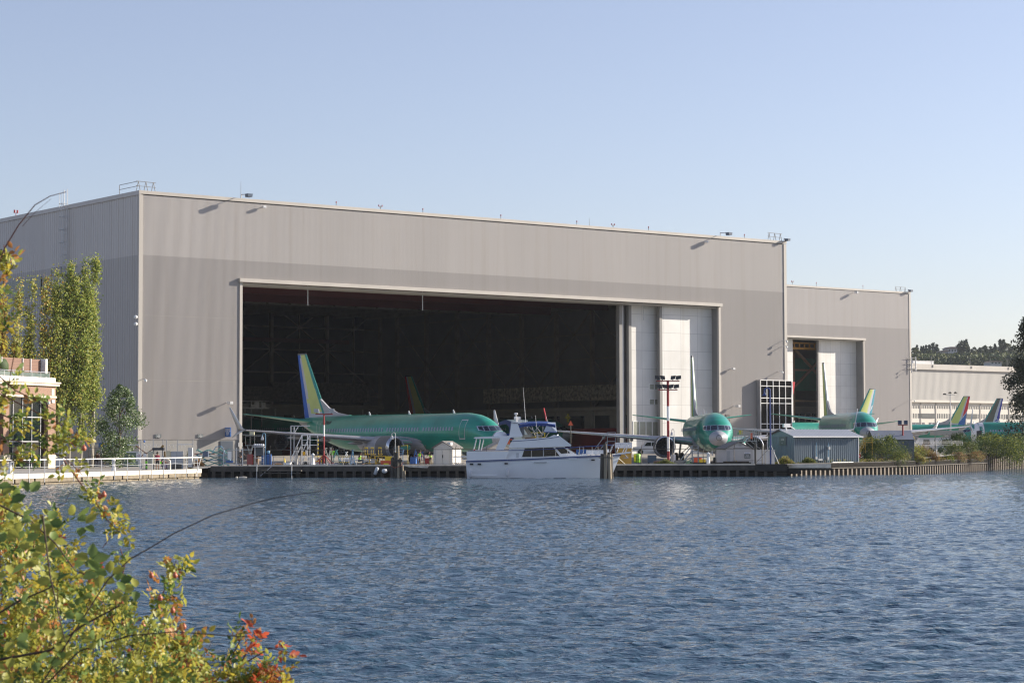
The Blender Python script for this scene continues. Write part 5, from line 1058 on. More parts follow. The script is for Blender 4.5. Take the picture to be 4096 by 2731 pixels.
# aluminium stairs and low work stands under the head-on airliner
al=M('work_stand_grey',(.30,.34,.36),.45,.3,.1)
stairs(2724,214,.8,1.35,1.15,al,'grey low work stairs left of the head-on airliner nose',6,.6,0,0,rail=.55); stairs(2745,211.5,.8,.75,.7,al,'low grey step stand below the head-on airliner',4,1.6,0,0,rail=.01)
t=T_('timber_beam','long dark timber beam lying behind the dock edge','beam',2745,208.6,.1); part('beam',t,timber_dk,lambda b:(b.box((0,0,0),(6.3,.25,.16)),b.box((3.6,-.02,.16),(6.1,.22,.26))))
t=stairs(2925,226,1.6,2.35,.2,M('platform_steel',(.40,.41,.43),.4,.4,.1),'large caged work platform beside the head-on airliner door',2,2.5,0,0,rail=1.35)
part('cage_bars',t,M('platform_steel',(.4,.4,.4)),lambda b:[b.bar((.2+i*.45,y,2.35),(.2+i*.45,y,3.7),.04) for i in range(7) for y in (0,1.6)]+[b.bar((.2,y,2.35+k),(2.7,y,2.35+k),.035) for k in (.45,.9) for y in (0,1.6)]); part('side_stair',t,M('platform_steel',(.4,.4,.4)),lambda b:(b.bar((1.4,-.1,2.9),(3.2,-.1,1.4),.06),b.bar((1.4,-.1,2.4),(3.2,-.1,.9),.08)))
part('tool_bags',t,[yellow,orange,M('bag_green',(.05,.3,.12))],lambda b:(b.box((1.0,1.5,3.1),(1.35,1.7,3.5),0),b.box((2.1,.4,2.6),(2.3,.7,3.2),1),b.box((.8,1.4,3.0),(.95,1.6,3.3),2)))
# black/yellow stands and ladders
def ladder(px,Y,h,sp,mat_,lb,z=0,w_=.5,rz=0):
    t=T_('step_ladder',lb,'ladder',px,Y,z,rz,'step ladders and stands'); part('front_legs',t,mat_,lambda b:[b.bar((-sp+.0*y,y,0),(0,y,h),.05) for y in (0,w_)]); part('rear_legs',t,mat_,lambda b:[b.bar((sp,y,0),(0,y,h),.04) for y in (0,w_)]); part('treads',t,mat_,lambda b:[b.box((-sp*(1-k/7.)-.04,0,h*k/7.),(-sp*(1-k/7.)+.1,w_,h*k/7.+.04)) for k in range(1,7)]+[b.box((-.1,0,h),(.12,w_,h+.06))]); return t
ladder(1322,210.5,1.75,.4,M('pale_alu',(.55,.55,.5),.4,.4),'tall silver step ladder right of the maroon mast'); ladder(1410,211,1.5,.25,ltblue,'slim light blue step ladder left of the seated worker'); ladder(1612,212,1.65,.3,ltblue,'blue step ladder between pile cluster and wheel',0,.9,R(90)); ladder(1662,212,1.55,.35,bluep,'dark blue stand beside the nose wheel'); ladder(1345,214,1.5,.5,teal,'teal ladder frame behind the black and yellow stand')
t=T_('striped_stand','low stand with black and yellow striped rails','stand',1352,209.8,0); part('frame',t,[yellow,black],lambda b:[b.box((i*.1,0,z),(i*.1+.1,.4,z+.09),i%2) for i in range(12) for z in (.85,.3)]); part('legs',t,galv,lambda b:[b.bar((x,y,0),(x,y,.9),.05) for x in (.03,1.15) for y in (0,.4)])
for px,lb in ((1466,'left yellow chain-draped engine stand'),(1490,'middle yellow chain-draped engine stand'),(1520,'right yellow chain-draped engine stand')):
    t=T_('engine_stand',lb,'stand',px,211.5,0,0,'yellow engine stands'); part('frame',t,M('stand_yellow',(.55,.36,.04),.5),lambda b:(b.bar((-.4,0,0),(-.1,0,1.1),.05),b.bar((.4,0,0),(.15,0,1.1),.05),[b.bar((-.38+.04*k,0,k*.25),(.38-.04*k,0,k*.25),.04) for k in range(1,5)],b.box((-.2,0,1.1),(.25,.4,1.16))))
    part('chain_posts',t,[yellow,black],lambda b:[b.cyl((x,0,1.1+i*.07),(x,0,1.17+i*.07),.035,None,6,i%2) for x in (-.15,.1) for i in range(9)]+[b.cyl((-.18,0,1.75),(.14,0,1.75),.06,None,6,0)])
t=T_('skip_bin','low orange-red bin with a yellow label on the dock','bin',1546,208.8,.08); part('body',t,M('bin_red',(.55,.09,.04),.5),lambda b:b.prism([(-.55,0),(.55,0),(.6,.42),(-.6,.42)],0,.6)); part('label_plate',t,M('label_yellow',(.75,.75,.02),.6),lambda b:b.box((-.28,-.03,.02),(.2,-.003,.16))); part('lid',t,yellow,lambda b:b.box((-.1,.1,.43),(.55,.5,.5)))
t=T_('green_part','dark green engine cover hung in front of the airliner belly','cover',1622,214,1.75); part('panel',t,green_dk,lambda b:b.prism([(-.5,.25),(.35,.25),(.5,.0),(.3,-.25),(-.45,-.15)],0,.3)); part('hanger',t,[yellow],lambda b:(b.cyl((-.45,0,.2),(.2,0,.25),.03),b.cyl((.2,-.05,.3),(.25,-.05,-1.75),.02)))
t=T_('rope_heap','pale heap of rope and hose behind the garden shed','rope',1838,208.3,.1); part('coils',t,M('heap_grey',(.42,.40,.38),.9),lambda b:[b.tube([(k*.22-.5+.22*math.cos(a),.15*math.sin(a),.1+.1*math.sin(a*2+k)) for a in np.linspace(0,6.3,9)],.025,5) for k in range(5)])
t=T_('low_dolly','grey wheeled dolly beside the airliner wheel','dolly',1420,214,0); part('deck',t,lgrey,lambda b:b.box((-1.2,0,.5),(1.5,1,.6))); part('wheels',t,rubber,lambda b:[b.lathe([(.05,-.06),(.2,-.06),(.2,.06),(.05,.06)],(x,0,.2),'y',10) for x in (-.9,1.2)])
def tool_cart(px,Y,w_,h,c,label):
    t=T_('tool_cart',label,'cart',px,Y,0,RN.uniform(-.3,.3)); part('cabinet',t,c,lambda b:(b.box((0,0,.14),(w_,.45,h)),[b.box((.03,-.015,.2+k*(h-.2)/4),(w_-.03,-.002,.2+(k+.85)*(h-.2)/4)) for k in range(4)])); part('handle',t,galv,lambda b:b.tube([(w_,.05,h-.1),(w_+.15,.05,h-.05),(w_+.15,.4,h-.05),(w_,.4,h-.1)],.02)); part('casters',t,rubber,lambda b:[b.lathe([(.01,-.03),(.07,-.03),(.07,.03),(.01,.03)],(x,y,.07),'y',8) for x in (.1,w_-.1) for y in (.05,.4)])
for a_ in ((988,213,.6,1.15,redp,'tall red tool cabinet behind the picket fence'),(1005,216,.7,.9,M('cart_brown',(.16,.10,.06)),'brown cart right of the red tool cabinet'),(1232,219,.8,.8,lgrey,'pale cart under the right white stairs'),(1262,222,.9,.7,grey,'low grey cart behind the white lantern bollard'),(1283,217,.55,.95,M('cart_black',(.04,.04,.045)),'black cabinet left of the maroon mast'),(1375,222,1.1,.75,white,'white wide cart under the wing'),(1448,221,1.4,.6,lgrey,'long pale ground cart behind the seated worker'),(1540,217,.7,.9,yellow,'yellow cart between the engine stands and the orange bin'),(1640,215,.6,.8,bluep,'blue tool cart left of the nose wheel'),(1700,218,.5,.7,redp,'small red tool cart right of the nose wheel'),(2590,226,.9,.9,M('cart_slate',(.10,.14,.18)),'slate cart near the big round engine'),(2775,222,.8,.7,orange,'orange cart beneath the head-on airliner'),(2800,219,.6,.5,yellow,'yellow low cart beneath the head-on airliner')): tool_cart(*a_)
for a_ in ((1222,216,1.5,.4,galv,'galvanised ladder leaning frame behind the white stairs'),(1302,217,1.7,.45,M('pale_alu',(.55,.55,.5)),'pale ladder frame just right of the mast foot'),(1385,215,1.3,.35,white,'white folding ladder beside the wide white cart'),(1588,217,1.5,.35,M('stand_yellow',(.55,.36,.04)),'yellow ladder beyond the gooseneck lamp'),(1690,220,1.3,.3,bluep,'blue folding ladder by the small red cart')): ladder(*a_)
for i,px in enumerate((1093,1205,1245,1318,1362,1425,1500,1560,1655)):
    Y=212+(i*37%9); t=T_('barrier_rail','low '+['grey','white','yellow','grey','blue','white','yellow','grey','red'][i]+' barrier rail, '+['first','second','third','fourth','fifth','sixth','seventh','eighth','ninth'][i]+' from the left under the long airliner','barrier',px,Y,0,RN.uniform(-.5,.5),'barriers on the apron'); c=[grey,white,yellow,grey,bluep,white,yellow,grey,redp][i]
    part('rails',t,c,lambda b:[b.bar((0,0,z),(1.1,0,z),.05) for z in (.45,.9)]); part('uprights',t,c,lambda b:[b.bar((x,0,0),(x,0,.95),.05) for x in (.02,1.08)])
# crate at the yacht bow, bins, truck
t=T_('tall_crate','ochre crate with a white upper panel at the yacht bow','crate',2468,208.6,.05,0); cw=gx(2528,208.6)-gx(2470,208.6); part('lower_body',t,M('ochre',(.42,.25,.04),.6,0,.08),lambda b:b.box((0,0,0),(cw,.9,1.62))); part('upper_panel',t,M('corrugated_white',(.74,.74,.78),.5),lambda b:(b.box((-.15,-.04,1.62),(cw+.05,.94,2.16)),b.box((cw*.45,-.07,1.62),(cw*.49,-.045,2.16))))
t=T_('litter_bin','lime green and yellow bin in a black cage','bin',2548,209.2,.05); part('body',t,M('lime',(.25,.55,.05),.5),lambda b:b.lathe([(.27,.2),(.33,.25),(.33,1.0),(.27,1.06),(.01,1.08)],n=12)); part('cage',t,black,lambda b:[b.bar((x,-.36,0),(x,-.36,.8),.03) for x in (-.1,.1,.3)]+[b.bar((-.3,-.36,z),(.35,-.36,z),.03) for z in (.2,.5,.8)]+[b.bar((x,.2,0),(x,.2,.2),.03) for x in (-.2,.2)]); part('yellow_panel',t,M('label_yellow',(.75,.75,.02)),lambda b:b.box((-.33,-.33,.35),(-.12,-.3,.95)))
tr=T_('pickup_truck','white pickup truck parked before the tall white door','truck',2532,285,ground_z(285),R(0)); tp=M('truck_white',(.62,.62,.62),.35,0,.04)
part('body',tr,tp,lambda b:(b.prism([(0,.45),(5.3,.45),(5.3,1.1),(3.4,1.1),(1.2,1.12),(.1,1.0)],0,1.9),)); part('cab',tr,tp,lambda b:b.prism([(1.2,1.1),(1.75,1.72),(3.3,1.75),(3.4,1.1)],.08,1.82)); part('side_window',tr,winglass,lambda b:(b.prism([(1.5,1.15),(1.85,1.62),(2.4,1.64),(2.4,1.15)],.04,.075),b.prism([(2.5,1.15),(2.5,1.64),(3.2,1.64),(3.25,1.15)],.04,.075)))
part('wheel',tr,rubber,lambda b:b.lathe([(.05,-.1),(.36,-.1),(.36,.1),(.05,.1)],(1.0,.05,.36),'y',16)); part('wheel',tr,rubber,lambda b:b.lathe([(.05,-.1),(.36,-.1),(.36,.1),(.05,.1)],(4.2,.05,.36),'y',16)); part('camper',tr,tp,lambda b:b.box((3.4,.1,1.1),(5.3,1.8,1.9)))
for i,(px,Y,lb) in enumerate(((3668,330,'white van left in the row behind the right bushes'),(3712,335,'white boxy van with a dark rear window behind the bushes'),(3742,320,'white van partly hidden by the canopy'))):
    t=T_('van',lb,'van',px,Y,ground_z(Y),0,'white vans'); part('body',t,tp,lambda b:b.prism([(0,.4),(2.6,.4),(2.6,2.2),(.5,2.2),(.1,1.3)],0,2)); part('window',t,winglass,lambda b:b.prism([(.9,1.2),(2.1,1.2),(1.9,1.95),(1.0,1.95)],-.03,-.004)); part('wheel',t,rubber,lambda b:b.lathe([(.05,-.1),(.36,-.1),(.36,.1),(.05,.1)],(.7,0,.36),'y',12)); part('wheel',t,rubber,lambda b:b.lathe([(.05,-.1),(.36,-.1),(.36,.1),(.05,.1)],(2.1,0,.36),'y',12))
t=T_('canopy','long beige fabric canopy behind the right bushes','canopy',3735,300,ground_z(300),0); part('roof',t,M('canopy_beige',(.38,.36,.33),.8),lambda b:b.prism([(0,2.55),(.15,3.15),(4.0,3.2),(4.6,2.45)],0,3)); part('legs',t,gtrim,lambda b:[b.cyl((x,0,0),(x,0,2.6),.06) for x in (.2,2.2,4.3)])
# blue-roofed tent behind the yacht
t=T_('covered_bridge','grey service unit with a navy arched hood behind the yacht','service unit',1990,232,0); part('hood',t,M('hood_navy',(.02,.03,.12),.6),lambda b:b.prism([(0,3.9),(.2,4.5),(.9,4.75),(1.7,4.5),(1.75,2.6),(1.3,2.6),(1.25,4.0),(.9,4.3),(.3,4.2)],0,2)); part('body',t,lgrey,lambda b:(b.prism([(1.76,2.4),(3.3,2.4),(3.3,4.7),(1.0,4.78),(1.76,4.4)],.1,2.1),b.box((.3,.4,0),(3.0,1.8,2.3)))); part('legs',t,grey,lambda b:[b.bar((x,.2,0),(x,.2,2.6),.1) for x in (.1,3.2)]); part('safety_panel',t,orange,lambda b:(b.box((1.0,-.1,2.1),(1.35,.0,2.6)),b.box((.8,-.1,2.55),(1.6,.0,2.65))))
t=T_('yellow_platform','yellow tube platform behind the yacht flybridge','platform',2118,224,0); part('tubes',t,yellow,lambda b:[b.bar((0,0,z),(1.7,0,z),.06) for z in (2.1,2.8,3.3)]+[b.bar((x,0,0),(x,0,3.3),.06) for x in (0,.6,.85,1.6)])
t=T_('blue_container','blue equipment container in the hangar shade right of the yacht','container',2305,236,0); part('body',t,bluep,lambda b:b.box((0,0,.1),(1.2,1,1.5))); part('placard',t,lgrey,lambda b:(b.box((.2,-.02,.7),(.4,0,1.2)),b.box((.6,-.02,.7),(.75,0,1.1))))
stairs(2352,240,1.0,2.4,2.2,grey,'grey airstairs in the hangar shade right of the yacht',9,.9,math.pi*0,0)
t=T_('tripod_sign','orange warning triangle on a post in the hangar','sign',2283,240,0); part('post',t,dark_steel,lambda b:b.cyl((0,0,0),(0,0,4.2),.05)); part('triangle',t,orange,lambda b:b.prism([(-.3,4.2),(.3,4.2),(0,4.75)],-.03,0))
t=T_('scissor_lift','pale scissor lift with a light box beside the hangar door edge','lift',982,236,0); part('basket',t,M('lift_grey',(.30,.30,.28),.5),lambda b:(b.box((0,0,2.0),(1.0,1,2.1)),[b.bar((x,0,2),(x,0,3.1),.05) for x in (0,.5,1.0)],b.bar((0,0,3.1),(1,0,3.1),.05),b.bar((.8,0,0),(.2,0,2),.12),b.bar((.2,0,0),(.8,0,2),.12))); part('light_box',t,M('lift_cream',(.62,.60,.42),.6),lambda b:b.box((.45,-.1,3.2),(.95,.3,3.75)))
for px0,px1,lb in ((1163,1215,'white gantry frame behind the wing'),):
    t=T_('gantry_frame',lb,'frame',px0,228,0); w_=gx(px1,228)-gx(px0,228); part('frame',t,lgrey,lambda b:(b.bar((0,0,0),(0,0,4.1),.1),b.bar((.35,0,0),(.35,0,4.1),.1),b.bar((0,0,4.1),(w_+.6,0,4.1),.1),b.bar((.4,0,3.4),(.8,0,4.05),.07)))
# right side: yellow ladder, red sign, poles
t=stairs(3425,236,.9,1.9,1.0,M('ladder_yellow',(.55,.34,.05),.5),'yellow maintenance stairs by the corner of the blue shed',7,.8,0,.3,rail=.5)
t=T_('danger_sign','red and white danger sign beside the blue shed corner','sign',3432,230,.2); part('board',t,M('sign_red',(.6,.04,.03),.5),lambda b:b.box((-.28,0,.35),(.25,.03,.75))); part('lettering_strip',t,white,lambda b:b.box((-.18,-.012,.48),(.15,-.002,.6))); part('post',t,galv,lambda b:b.cyl((0,.05,0),(0,.05,.7),.03))
t=T_('twin_floodlight','dark twin blue floodlight on a short mast','floodlight',3612,245,0); part('mast',t,redp,lambda b:(b.cyl((0,0,0),(0,0,4.25),.09),b.bar((-.55,0,4.2),(.55,0,4.2),.1)));
for sd in (-1,1): part('floodlight',t,M('flood_blue',(.02,.05,.12),.3),lambda b:b.box((sd*.35-.2,-.15,4.27),(sd*.35+.2,.15,4.72)))
t=T_('area_light','tall slim triple-headed area light before the far factory','light pole',3803,470,1.8); part('pole',t,galv,lambda b:(b.cyl((0,0,-1),(0,0,11.3),.16,.1),b.bar((-1.1,0,11.2),(1.1,0,11.2),.1)))
for x,z in ((-1.2,11.2),(0,11.5),(1.2,11.5)): part('lamp_head',t,dark_steel,lambda b:b.lathe([(.02,.35),(.3,.25),(.45,0),(.01,-.05)],(x,0,z),n=8))
fr=T_('chain_link_fence','galvanised chain link fence with wire strands along the right bank','fence',3425,236,.1,R(0)); pts=[(3425,236,0),(3500,240,0),(3560,246,0),(3617,252,0),(3745,268,0),(3850,280,0)]
pw=[P_(a,b_,.1)-P_(3425,236,.1) for a,b_,_ in pts]; part('post',fr,galv,lambda b:[b.cyl(p,p+Vector((0,0,2.2)),.04) for p in pw]); part('wires',fr,galv,lambda b:[b.tube([p+Vector((0,0,z)) for p in pw],.025 if z<1.9 else .015,4) for z in (1.85,2.05,2.2,2.35)])
fr=T_('fence_gate','tall dark fence gate posts beside the grey shed','gate',3019,208.9,.1); part('post',fr,dark_steel,lambda b:[b.cyl((x,0,-.1),(x,0,1.95),.05) for x in (0,.1,.72)]); part('rails',fr,dark_steel,lambda b:(b.bar((-2.2,0,.32),(.7,0,.32),.04),b.bar((0,0,1.6),(.7,0,1.6),.05),b.bar((-2.1,0,1.55),(0,0,1.55),.04),b.cyl((.0,0,0),(1.5,0,1.6),.02)))
# ------------------------------------------------------------------ left: security gate cluster
GY=206.3
t=T_('turnstile_gate','steel security turnstile gate with razor-wire hoops','gate',562,GY+3,PRZ,0); gw=gx(772,GY+3)-gx(562,GY+3)
part('post',t,galv,lambda b:[b.bar((x,0,0),(x,0,2.9),.07) for x in (.05,1.25,2.2,2.55,3.65,gw)])
part('wire_hoops',t,M('razor_wire',(.75,.75,.75),.3,.5),lambda b:[b.tube([(x,0,2.35),(x+.16,0,2.42),(x+.25,0,2.25),(x+.24,0,2.05)],.022,4) for x in (.4,.75,1.35,1.7,2.35,2.65,3.0,3.3,3.8,4.1)]+[b.cyl((0,0,2.42),(gw,0,2.42),.012,None,4)])
part('top_bar',t,white,lambda b:(b.bar((-1.3,0,2.4),(0,0,2.4),.07),b.bar((3.7,0,2.42),(gw,0,2.42),.07),b.bar((-1.4,0,1.7),(0,0,1.7),.08),b.bar((-1.3,0,.6),(0,0,.6),.05)))
part('turnstile_header',t,M('header_dark',(.03,.035,.045),.4),lambda b:b.box((1.2,-.3,1.85),(2.3,.5,2.1)))
part('turnstile_bars',t,dark_steel,lambda b:[b.bar((1.3,0,.3+i*.18),(1.75,-.1,.3+i*.18),.035) for i in range(9)]+[b.bar((x,0,0),(x,0,1.85),.05) for x in (1.3,2.15)])
part('brown_braces',t,M('brace_brown',(.16,.07,.04),.7),lambda b:(b.bar((-.6,.8,2.3),(.5,.8,1.5),.08),b.bar((.4,.8,1.5),(1.1,.8,2.0),.08),b.bar((-.4,.8,.9),(.3,.8,1.6),.08)))
part('tan_tarp',t,M('tarp_tan',(.30,.19,.07),.9),lambda b:(b.prism([(1.95,2.1),(2.2,2.4),(2.35,2.3),(2.2,2.0)],-.2,-.15),b.prism([(2.3,1.1),(2.5,1.1),(2.45,1.75),(2.3,1.75)],-.1,-.05)))
for px,w_,h,z0,c,lb in ((592,.5,1.2,.55,M('cabinet_cream',(.50,.50,.40)),'cream electrical cabinet left of the turnstile'),(684,1.15,1.75,.0,M('cabinet_grey',(.42,.44,.46)),'double grey steel cabinet right of the turnstile'),(664,.45,1.7,.1,M('cabinet_cream2',(.62,.58,.42)),'narrow cream cabinet with black hinges'),(752,.42,1.9,.2,M('cabinet_white',(.62,.62,.60)),'white narrow cabinet at the right end of the gate'),(545,.5,.8,.8,white,'white no-entry notice panel on the gate'),(573,.3,.35,1.2,white,'small white notice by the gate post'),(646,.25,.6,.7,lgrey,'small white lectern inside the turnstile')):
    t=T_('cabinet' if 'cabinet' in lb else 'notice_panel',lb,'cabinet' if 'cabinet' in lb else 'notice',px,GY+2.4,PRZ,0); dp=.4 if 'cabinet' in lb else .06; part('body',t,c,lambda b:b.box((0,0,z0),(w_,dp,z0+h)))
    if 'double' in lb: part('door_seam',t,dark_steel,lambda b:(b.box((w_*.5-.01,-.012,.05),(w_*.5+.01,-.002,1.7)),b.box((.1,-.012,.0),(w_-.1,-.004,.5))))
    if 'no-entry' in lb: part('red_ring',t,redp,lambda b:b.lathe([(.08,-.01),(.11,-.01)],(.25,-.01,1.35),'y',14))
t=T_('hi_vis_bollard','tall grey post with lime reflective bands by the gate','bollard',586,GY+2,PRZ); part('post',t,M('post_dark',(.08,.08,.08)),lambda b:b.cyl((0,0,0),(0,0,1.0),.1)); part('bands',t,hivis,lambda b:[b.lathe([(.11,z),(.11,z+.25)],n=10) for z in (.1,.55)])
t=T_('stone_pedestal','pale stone pedestal beside the burgundy-shirted person','pedestal',668,GY-1,PRZ); part('body',t,kerbc,lambda b:(b.box((-.3,0,0),(.3,.5,.85)),b.prism([(-.3,.86),(.3,.86),(.1,1.0),(-.3,1.08)],0,.5)))
t=T_('blue_finial','small blue lantern on a thin post above the gate','lantern',577,GY+3,PRZ); part('post',t,galv,lambda b:b.cyl((0,0,0),(0,0,2.6),.03)); part('lantern',t,bluep,lambda b:b.lathe([(.02,2.6),(.09,2.65),(.09,2.8),(.02,2.85)],n=8))
t=T_('white_sack','white draped tarp hanging on the fence left of the gate','tarp',552,GY+1.5,PRZ); part('cloth',t,M('tarp_white',(.62,.60,.55),.9),lambda b:b.prism([(-.1,1.1),(.1,1.1),(.45,.35),(.25,.0),(.1,.3)],0,.1))
t=T_('bicycle_wheelstand','round metal hoop stand by the gate','hoop',574,GY+1,PRZ); part('hoop',t,galv,lambda b:b.tube([(.25*math.cos(a),0,.28+.25*math.sin(a)) for a in np.linspace(0,6.28,15)],.025))
# backdrop walls behind the poplars
t=T_('site_wall','low pale site wall with green panel behind the poplars','wall',232,237,PRZ,R(4)); W2=gx(552,237)-gx(232,237)
part('panels',t,[M('wall_grey',(.25,.25,.26),.8),M('wall_green',(.14,.20,.17),.8),M('wall_pale',(.50,.47,.42),.8)],lambda b:(b.box((0,0,-.2),(2.8,.2,2.3),2),b.box((2.8,0,-.2),(5.6,.2,1.9),0),b.box((4.6,.2,-.2),(8.8,.4,1.6),1),b.box((3.9,.4,-.2),(W2,.6,2.5),2)))
t=T_('mural_sign','blue and yellow mural board behind the round green tree','sign',394,236,PRZ); part('board',t,[bluep,yellow],lambda b:(b.box((0,0,2.1),(1.6,.1,2.65),0),b.box((.3,-.03,2.2),(.5,-.003,2.6),1),b.box((.3,-.03,2.52),(1.4,-.003,2.6),1)))
t=T_('site_fence','thin dark site fence behind the poplars','fence',355,232,PRZ); part('bars',t,dark_steel,lambda b:[b.cyl((i*.62,0,0),(i*.62,0,2.4),.04,None,5) for i in range(8)]+[b.cyl((0,0,z),(4.6,0,z),.03,None,4) for z in (1.2,2.1)])
t=T_('white_tank','white rounded container beside the brick building','container',243,222,PRZ); part('body',t,white,lambda b:(b.lathe([(.01,1.1),(.45,1.2),(.6,1.6),(.45,2.05),(.01,2.15)],n=14),b.box((-.5,-.2,0),(.3,.4,1.1))))
# ------------------------------------------------------------------ people
def person(label,loc,rz,pose,shirt,legs,hairc,skinm=skin,vest=None,long_pants=True,s=1.0):
    t=thing('person',label,'person',loc,rz)
    if pose=='stand': J=dict(pel=(0,0,.92),wai=(0,0,1.08),che=(0,.02,1.32),nek=(0,.0,1.47),hd=(0,-.02,1.60),hip=.10,kn=(0,-.02,.50),an=(0,.02,.08),ft=(0,-.16,.03),sh=(.18,0,1.40),el=(.24,.02,1.12),wr=(.23,-.14,.92),hn=(.23,-.2,.84))
    elif pose=='sit': J=dict(pel=(0,0,.48),wai=(0,-.02,.64),che=(0,-.08,.86),nek=(0,-.12,1.02),hd=(0,-.2,1.12),hip=.11,kn=(0,-.42,.52),an=(0,-.40,.10),ft=(0,-.55,.04),sh=(.18,-.08,.95),el=(.26,-.2,.70),wr=(.2,-.42,.66),hn=(.18,-.5,.62))
    else: J=dict(pel=(0,.05,.85),wai=(0,0,.98),che=(0,-.14,1.18),nek=(0,-.24,1.30),hd=(0,-.36,1.38),hip=.10,kn=(0,-.06,.46),an=(0,.04,.08),ft=(0,-.12,.03),sh=(.18,-.16,1.22),el=(.24,-.34,1.0),wr=(.2,-.55,.95),hn=(.19,-.62,.92))
    def sk(name,vs,es,rad,mat_,par,root=0,lev=2):
        me=D.meshes.new(name); me.from_pydata([tuple(Vector(v)*s) for v in vs],es,[]); o=D.objects.new(name,me); COL.objects.link(o)
        md=o.modifiers.new('s','SKIN'); 
        for i,r in enumerate(rad): me.skin_vertices[0].data[i].radius=(r*s,r*s*(.85 if isinstance(r,float) else 1))
        me.skin_vertices[0].data[root].use_root=True; sb=o.modifiers.new('u','SUBSURF'); sb.levels=sb.render_levels=lev
        dg=bpy.context.evaluated_depsgraph_get(); m2=D.meshes.new_from_object(o.evaluated_get(dg)); D.objects.remove(o); m2.materials.clear(); m2.materials.append(mat_)
        for p in m2.polygons: p.use_smooth=True
        o=D.objects.new(name,m2); COL.objects.link(o); o.parent=par; return o
    V=[J['pel'],J['wai'],J['che'],J['nek'],J['hd'],(J['hd'][0],J['hd'][1]-.01,J['hd'][2]+.1)]; Rr=[.14,.125,.15,.055,.095,.075]; E=[(0,1),(1,2),(2,3),(3,4),(4,5)]
    for sd in (-1,1):
        f=lambda p:(sd*p[0],p[1],p[2]); o=len(V); h=J['hip']
        V+=[(sd*h,J['pel'][1],J['pel'][2]-.06),(sd*(h+.01),J['kn'][1],J['kn'][2]),(sd*(h+.02),J['an'][1],J['an'][2]),(sd*(h+.03),J['ft'][1],J['ft'][2])]; Rr+=[.09,.062,.042,.04]; E+=[(0,o),(o,o+1),(o+1,o+2),(o+2,o+3)]
        o=len(V); V+=[f(J['sh']),f(J['el']),f(J['wr']),f(J['hn'])]; Rr+=[.06,.043,.03,.022]; E+=[(2,o),(o,o+1),(o+1,o+2),(o+2,o+3)]
        w=Vector(f(J['hn'])); d=(w-Vector(f(J['wr']))).normalized(); c0=o+3
        for k in range(4):
            o=len(V); q=w+d*(.05+.01*(k in(1,2)))+Vector((0,.012*(k-1.5),-.01)); V+=[tuple(q),tuple(q+d*.03+Vector((-sd*.012,0,-.015)))]; Rr+=[.009,.008]; E+=[(c0,o),(o,o+1)]
        o=len(V); q=w+Vector((-sd*.02,-.03,.01)); V+=[tuple(q)]; Rr+=[.010]; E+=[(c0-1,o)]
    body=sk('body',V,E,Rr,skinm,t,0,1)
    cloth=[J['pel'],J['wai'],J['che'],(J['nek'][0],J['nek'][1],J['nek'][2]-.03)]; cr=[.155,.145,.172,.07]; ce=[(0,1),(1,2),(2,3)]
    for sd in (-1,1):
        o=len(cloth); cloth+=[(sd*J['sh'][0],J['sh'][1],J['sh'][2]),tuple((Vector((sd*J['sh'][0],J['sh'][1],J['sh'][2]))+Vector((sd*J['el'][0],J['el'][1],J['el'][2])))/2)]; cr+=[.078,.066]; ce+=[(2,o),(o,o+1)]
    sk('shirt',cloth,ce,cr,shirt,t)
    lv=[(0,J['pel'][1],J['pel'][2]+.02)]; lr=[.152]; le_=[]
    for sd in (-1,1):
        o=len(lv); h=J['hip']; k=Vector((sd*(h+.01),J['kn'][1],J['kn'][2])); lv+=[(sd*h,J['pel'][1],J['pel'][2]-.08),tuple(k)]; lr+=[.11,.088]; le_+=[(0,o),(o,o+1)]
        if long_pants: lv+=[(sd*(h+.02),J['an'][1],J['an'][2]+.03)]; lr+=[.062]; le_+=[(o+1,o+2)]
    sk('trousers' if long_pants else 'shorts',lv,le_,lr,legs,t)
    part('shoes',t,black,lambda b:[b.ball((sd*(J['hip']+.03)*s,(J['ft'][1]+.06)*s,.05*s),.075*s,6,0,.65) for sd in (-1,1)])
    part('hair',t,hairc,lambda b:b.ball((J['hd'][0]*s,(J['hd'][1]+.025)*s,(J['hd'][2]+.06)*s),.112*s,8,0,.95))
    part('face',body,[M('eye_dark',(.02,.015,.01)),skinm],lambda b:[b.ball((sd*.035*s,(J['hd'][1]-.095)*s,(J['hd'][2]+.02)*s),.012*s,4) for sd in (-1,1)]+[b.ball((0,(J['hd'][1]-.105)*s,(J['hd'][2]-.01)*s),.018*s,5,1),b.box((-.025*s,(J['hd'][1]-.1)*s,(J['hd'][2]-.055)*s),(.025*s,(J['hd'][1]-.09)*s,(J['hd'][2]-.045)*s))]+[b.ball((sd*.095*s,J['hd'][1]*s,J['hd'][2]*s),.025*s,5,1) for sd in (-1,1)])
    if vest: sk('vest',[J['pel'],J['wai'],J['che'],(J['nek'][0],J['nek'][1],J['nek'][2]-.05)],[(0,1),(1,2),(2,3)],[.165,.16,.185,.09],vest,t)
    return t
hair=M('hair_black',(.012,.010,.009),.7); burg=M('burgundy_cloth',(.25,.02,.05),.9)
p1=person('person in a burgundy shirt and dark shorts standing by the gate, looking down',P_(630,203.5,PRZ),R(25),'stand',burg,clothd,hair,long_pants=False,s=.97)
part('lime_bag',p1,hivis,lambda b:b.box((.2,-.3,.55),(.3,-.15,.8)))
person('person in dark clothes crouched beside the stone pedestal',P_(650,205,PRZ),R(60),'sit',clothd,M('purple_cloth',(.06,.05,.12)),hair)
person('person in dark work clothes standing behind the picket fence',P_(961,211.5,0),R(40),'bend',clothd,clothd,hair,s=1.08)
person('seated worker in a lime hi-vis vest reading on the dock',P_(1437,208.9,.08),R(75),'sit',clothd,M('jeans',(.04,.06,.09),.9),hair,vest=hivis)
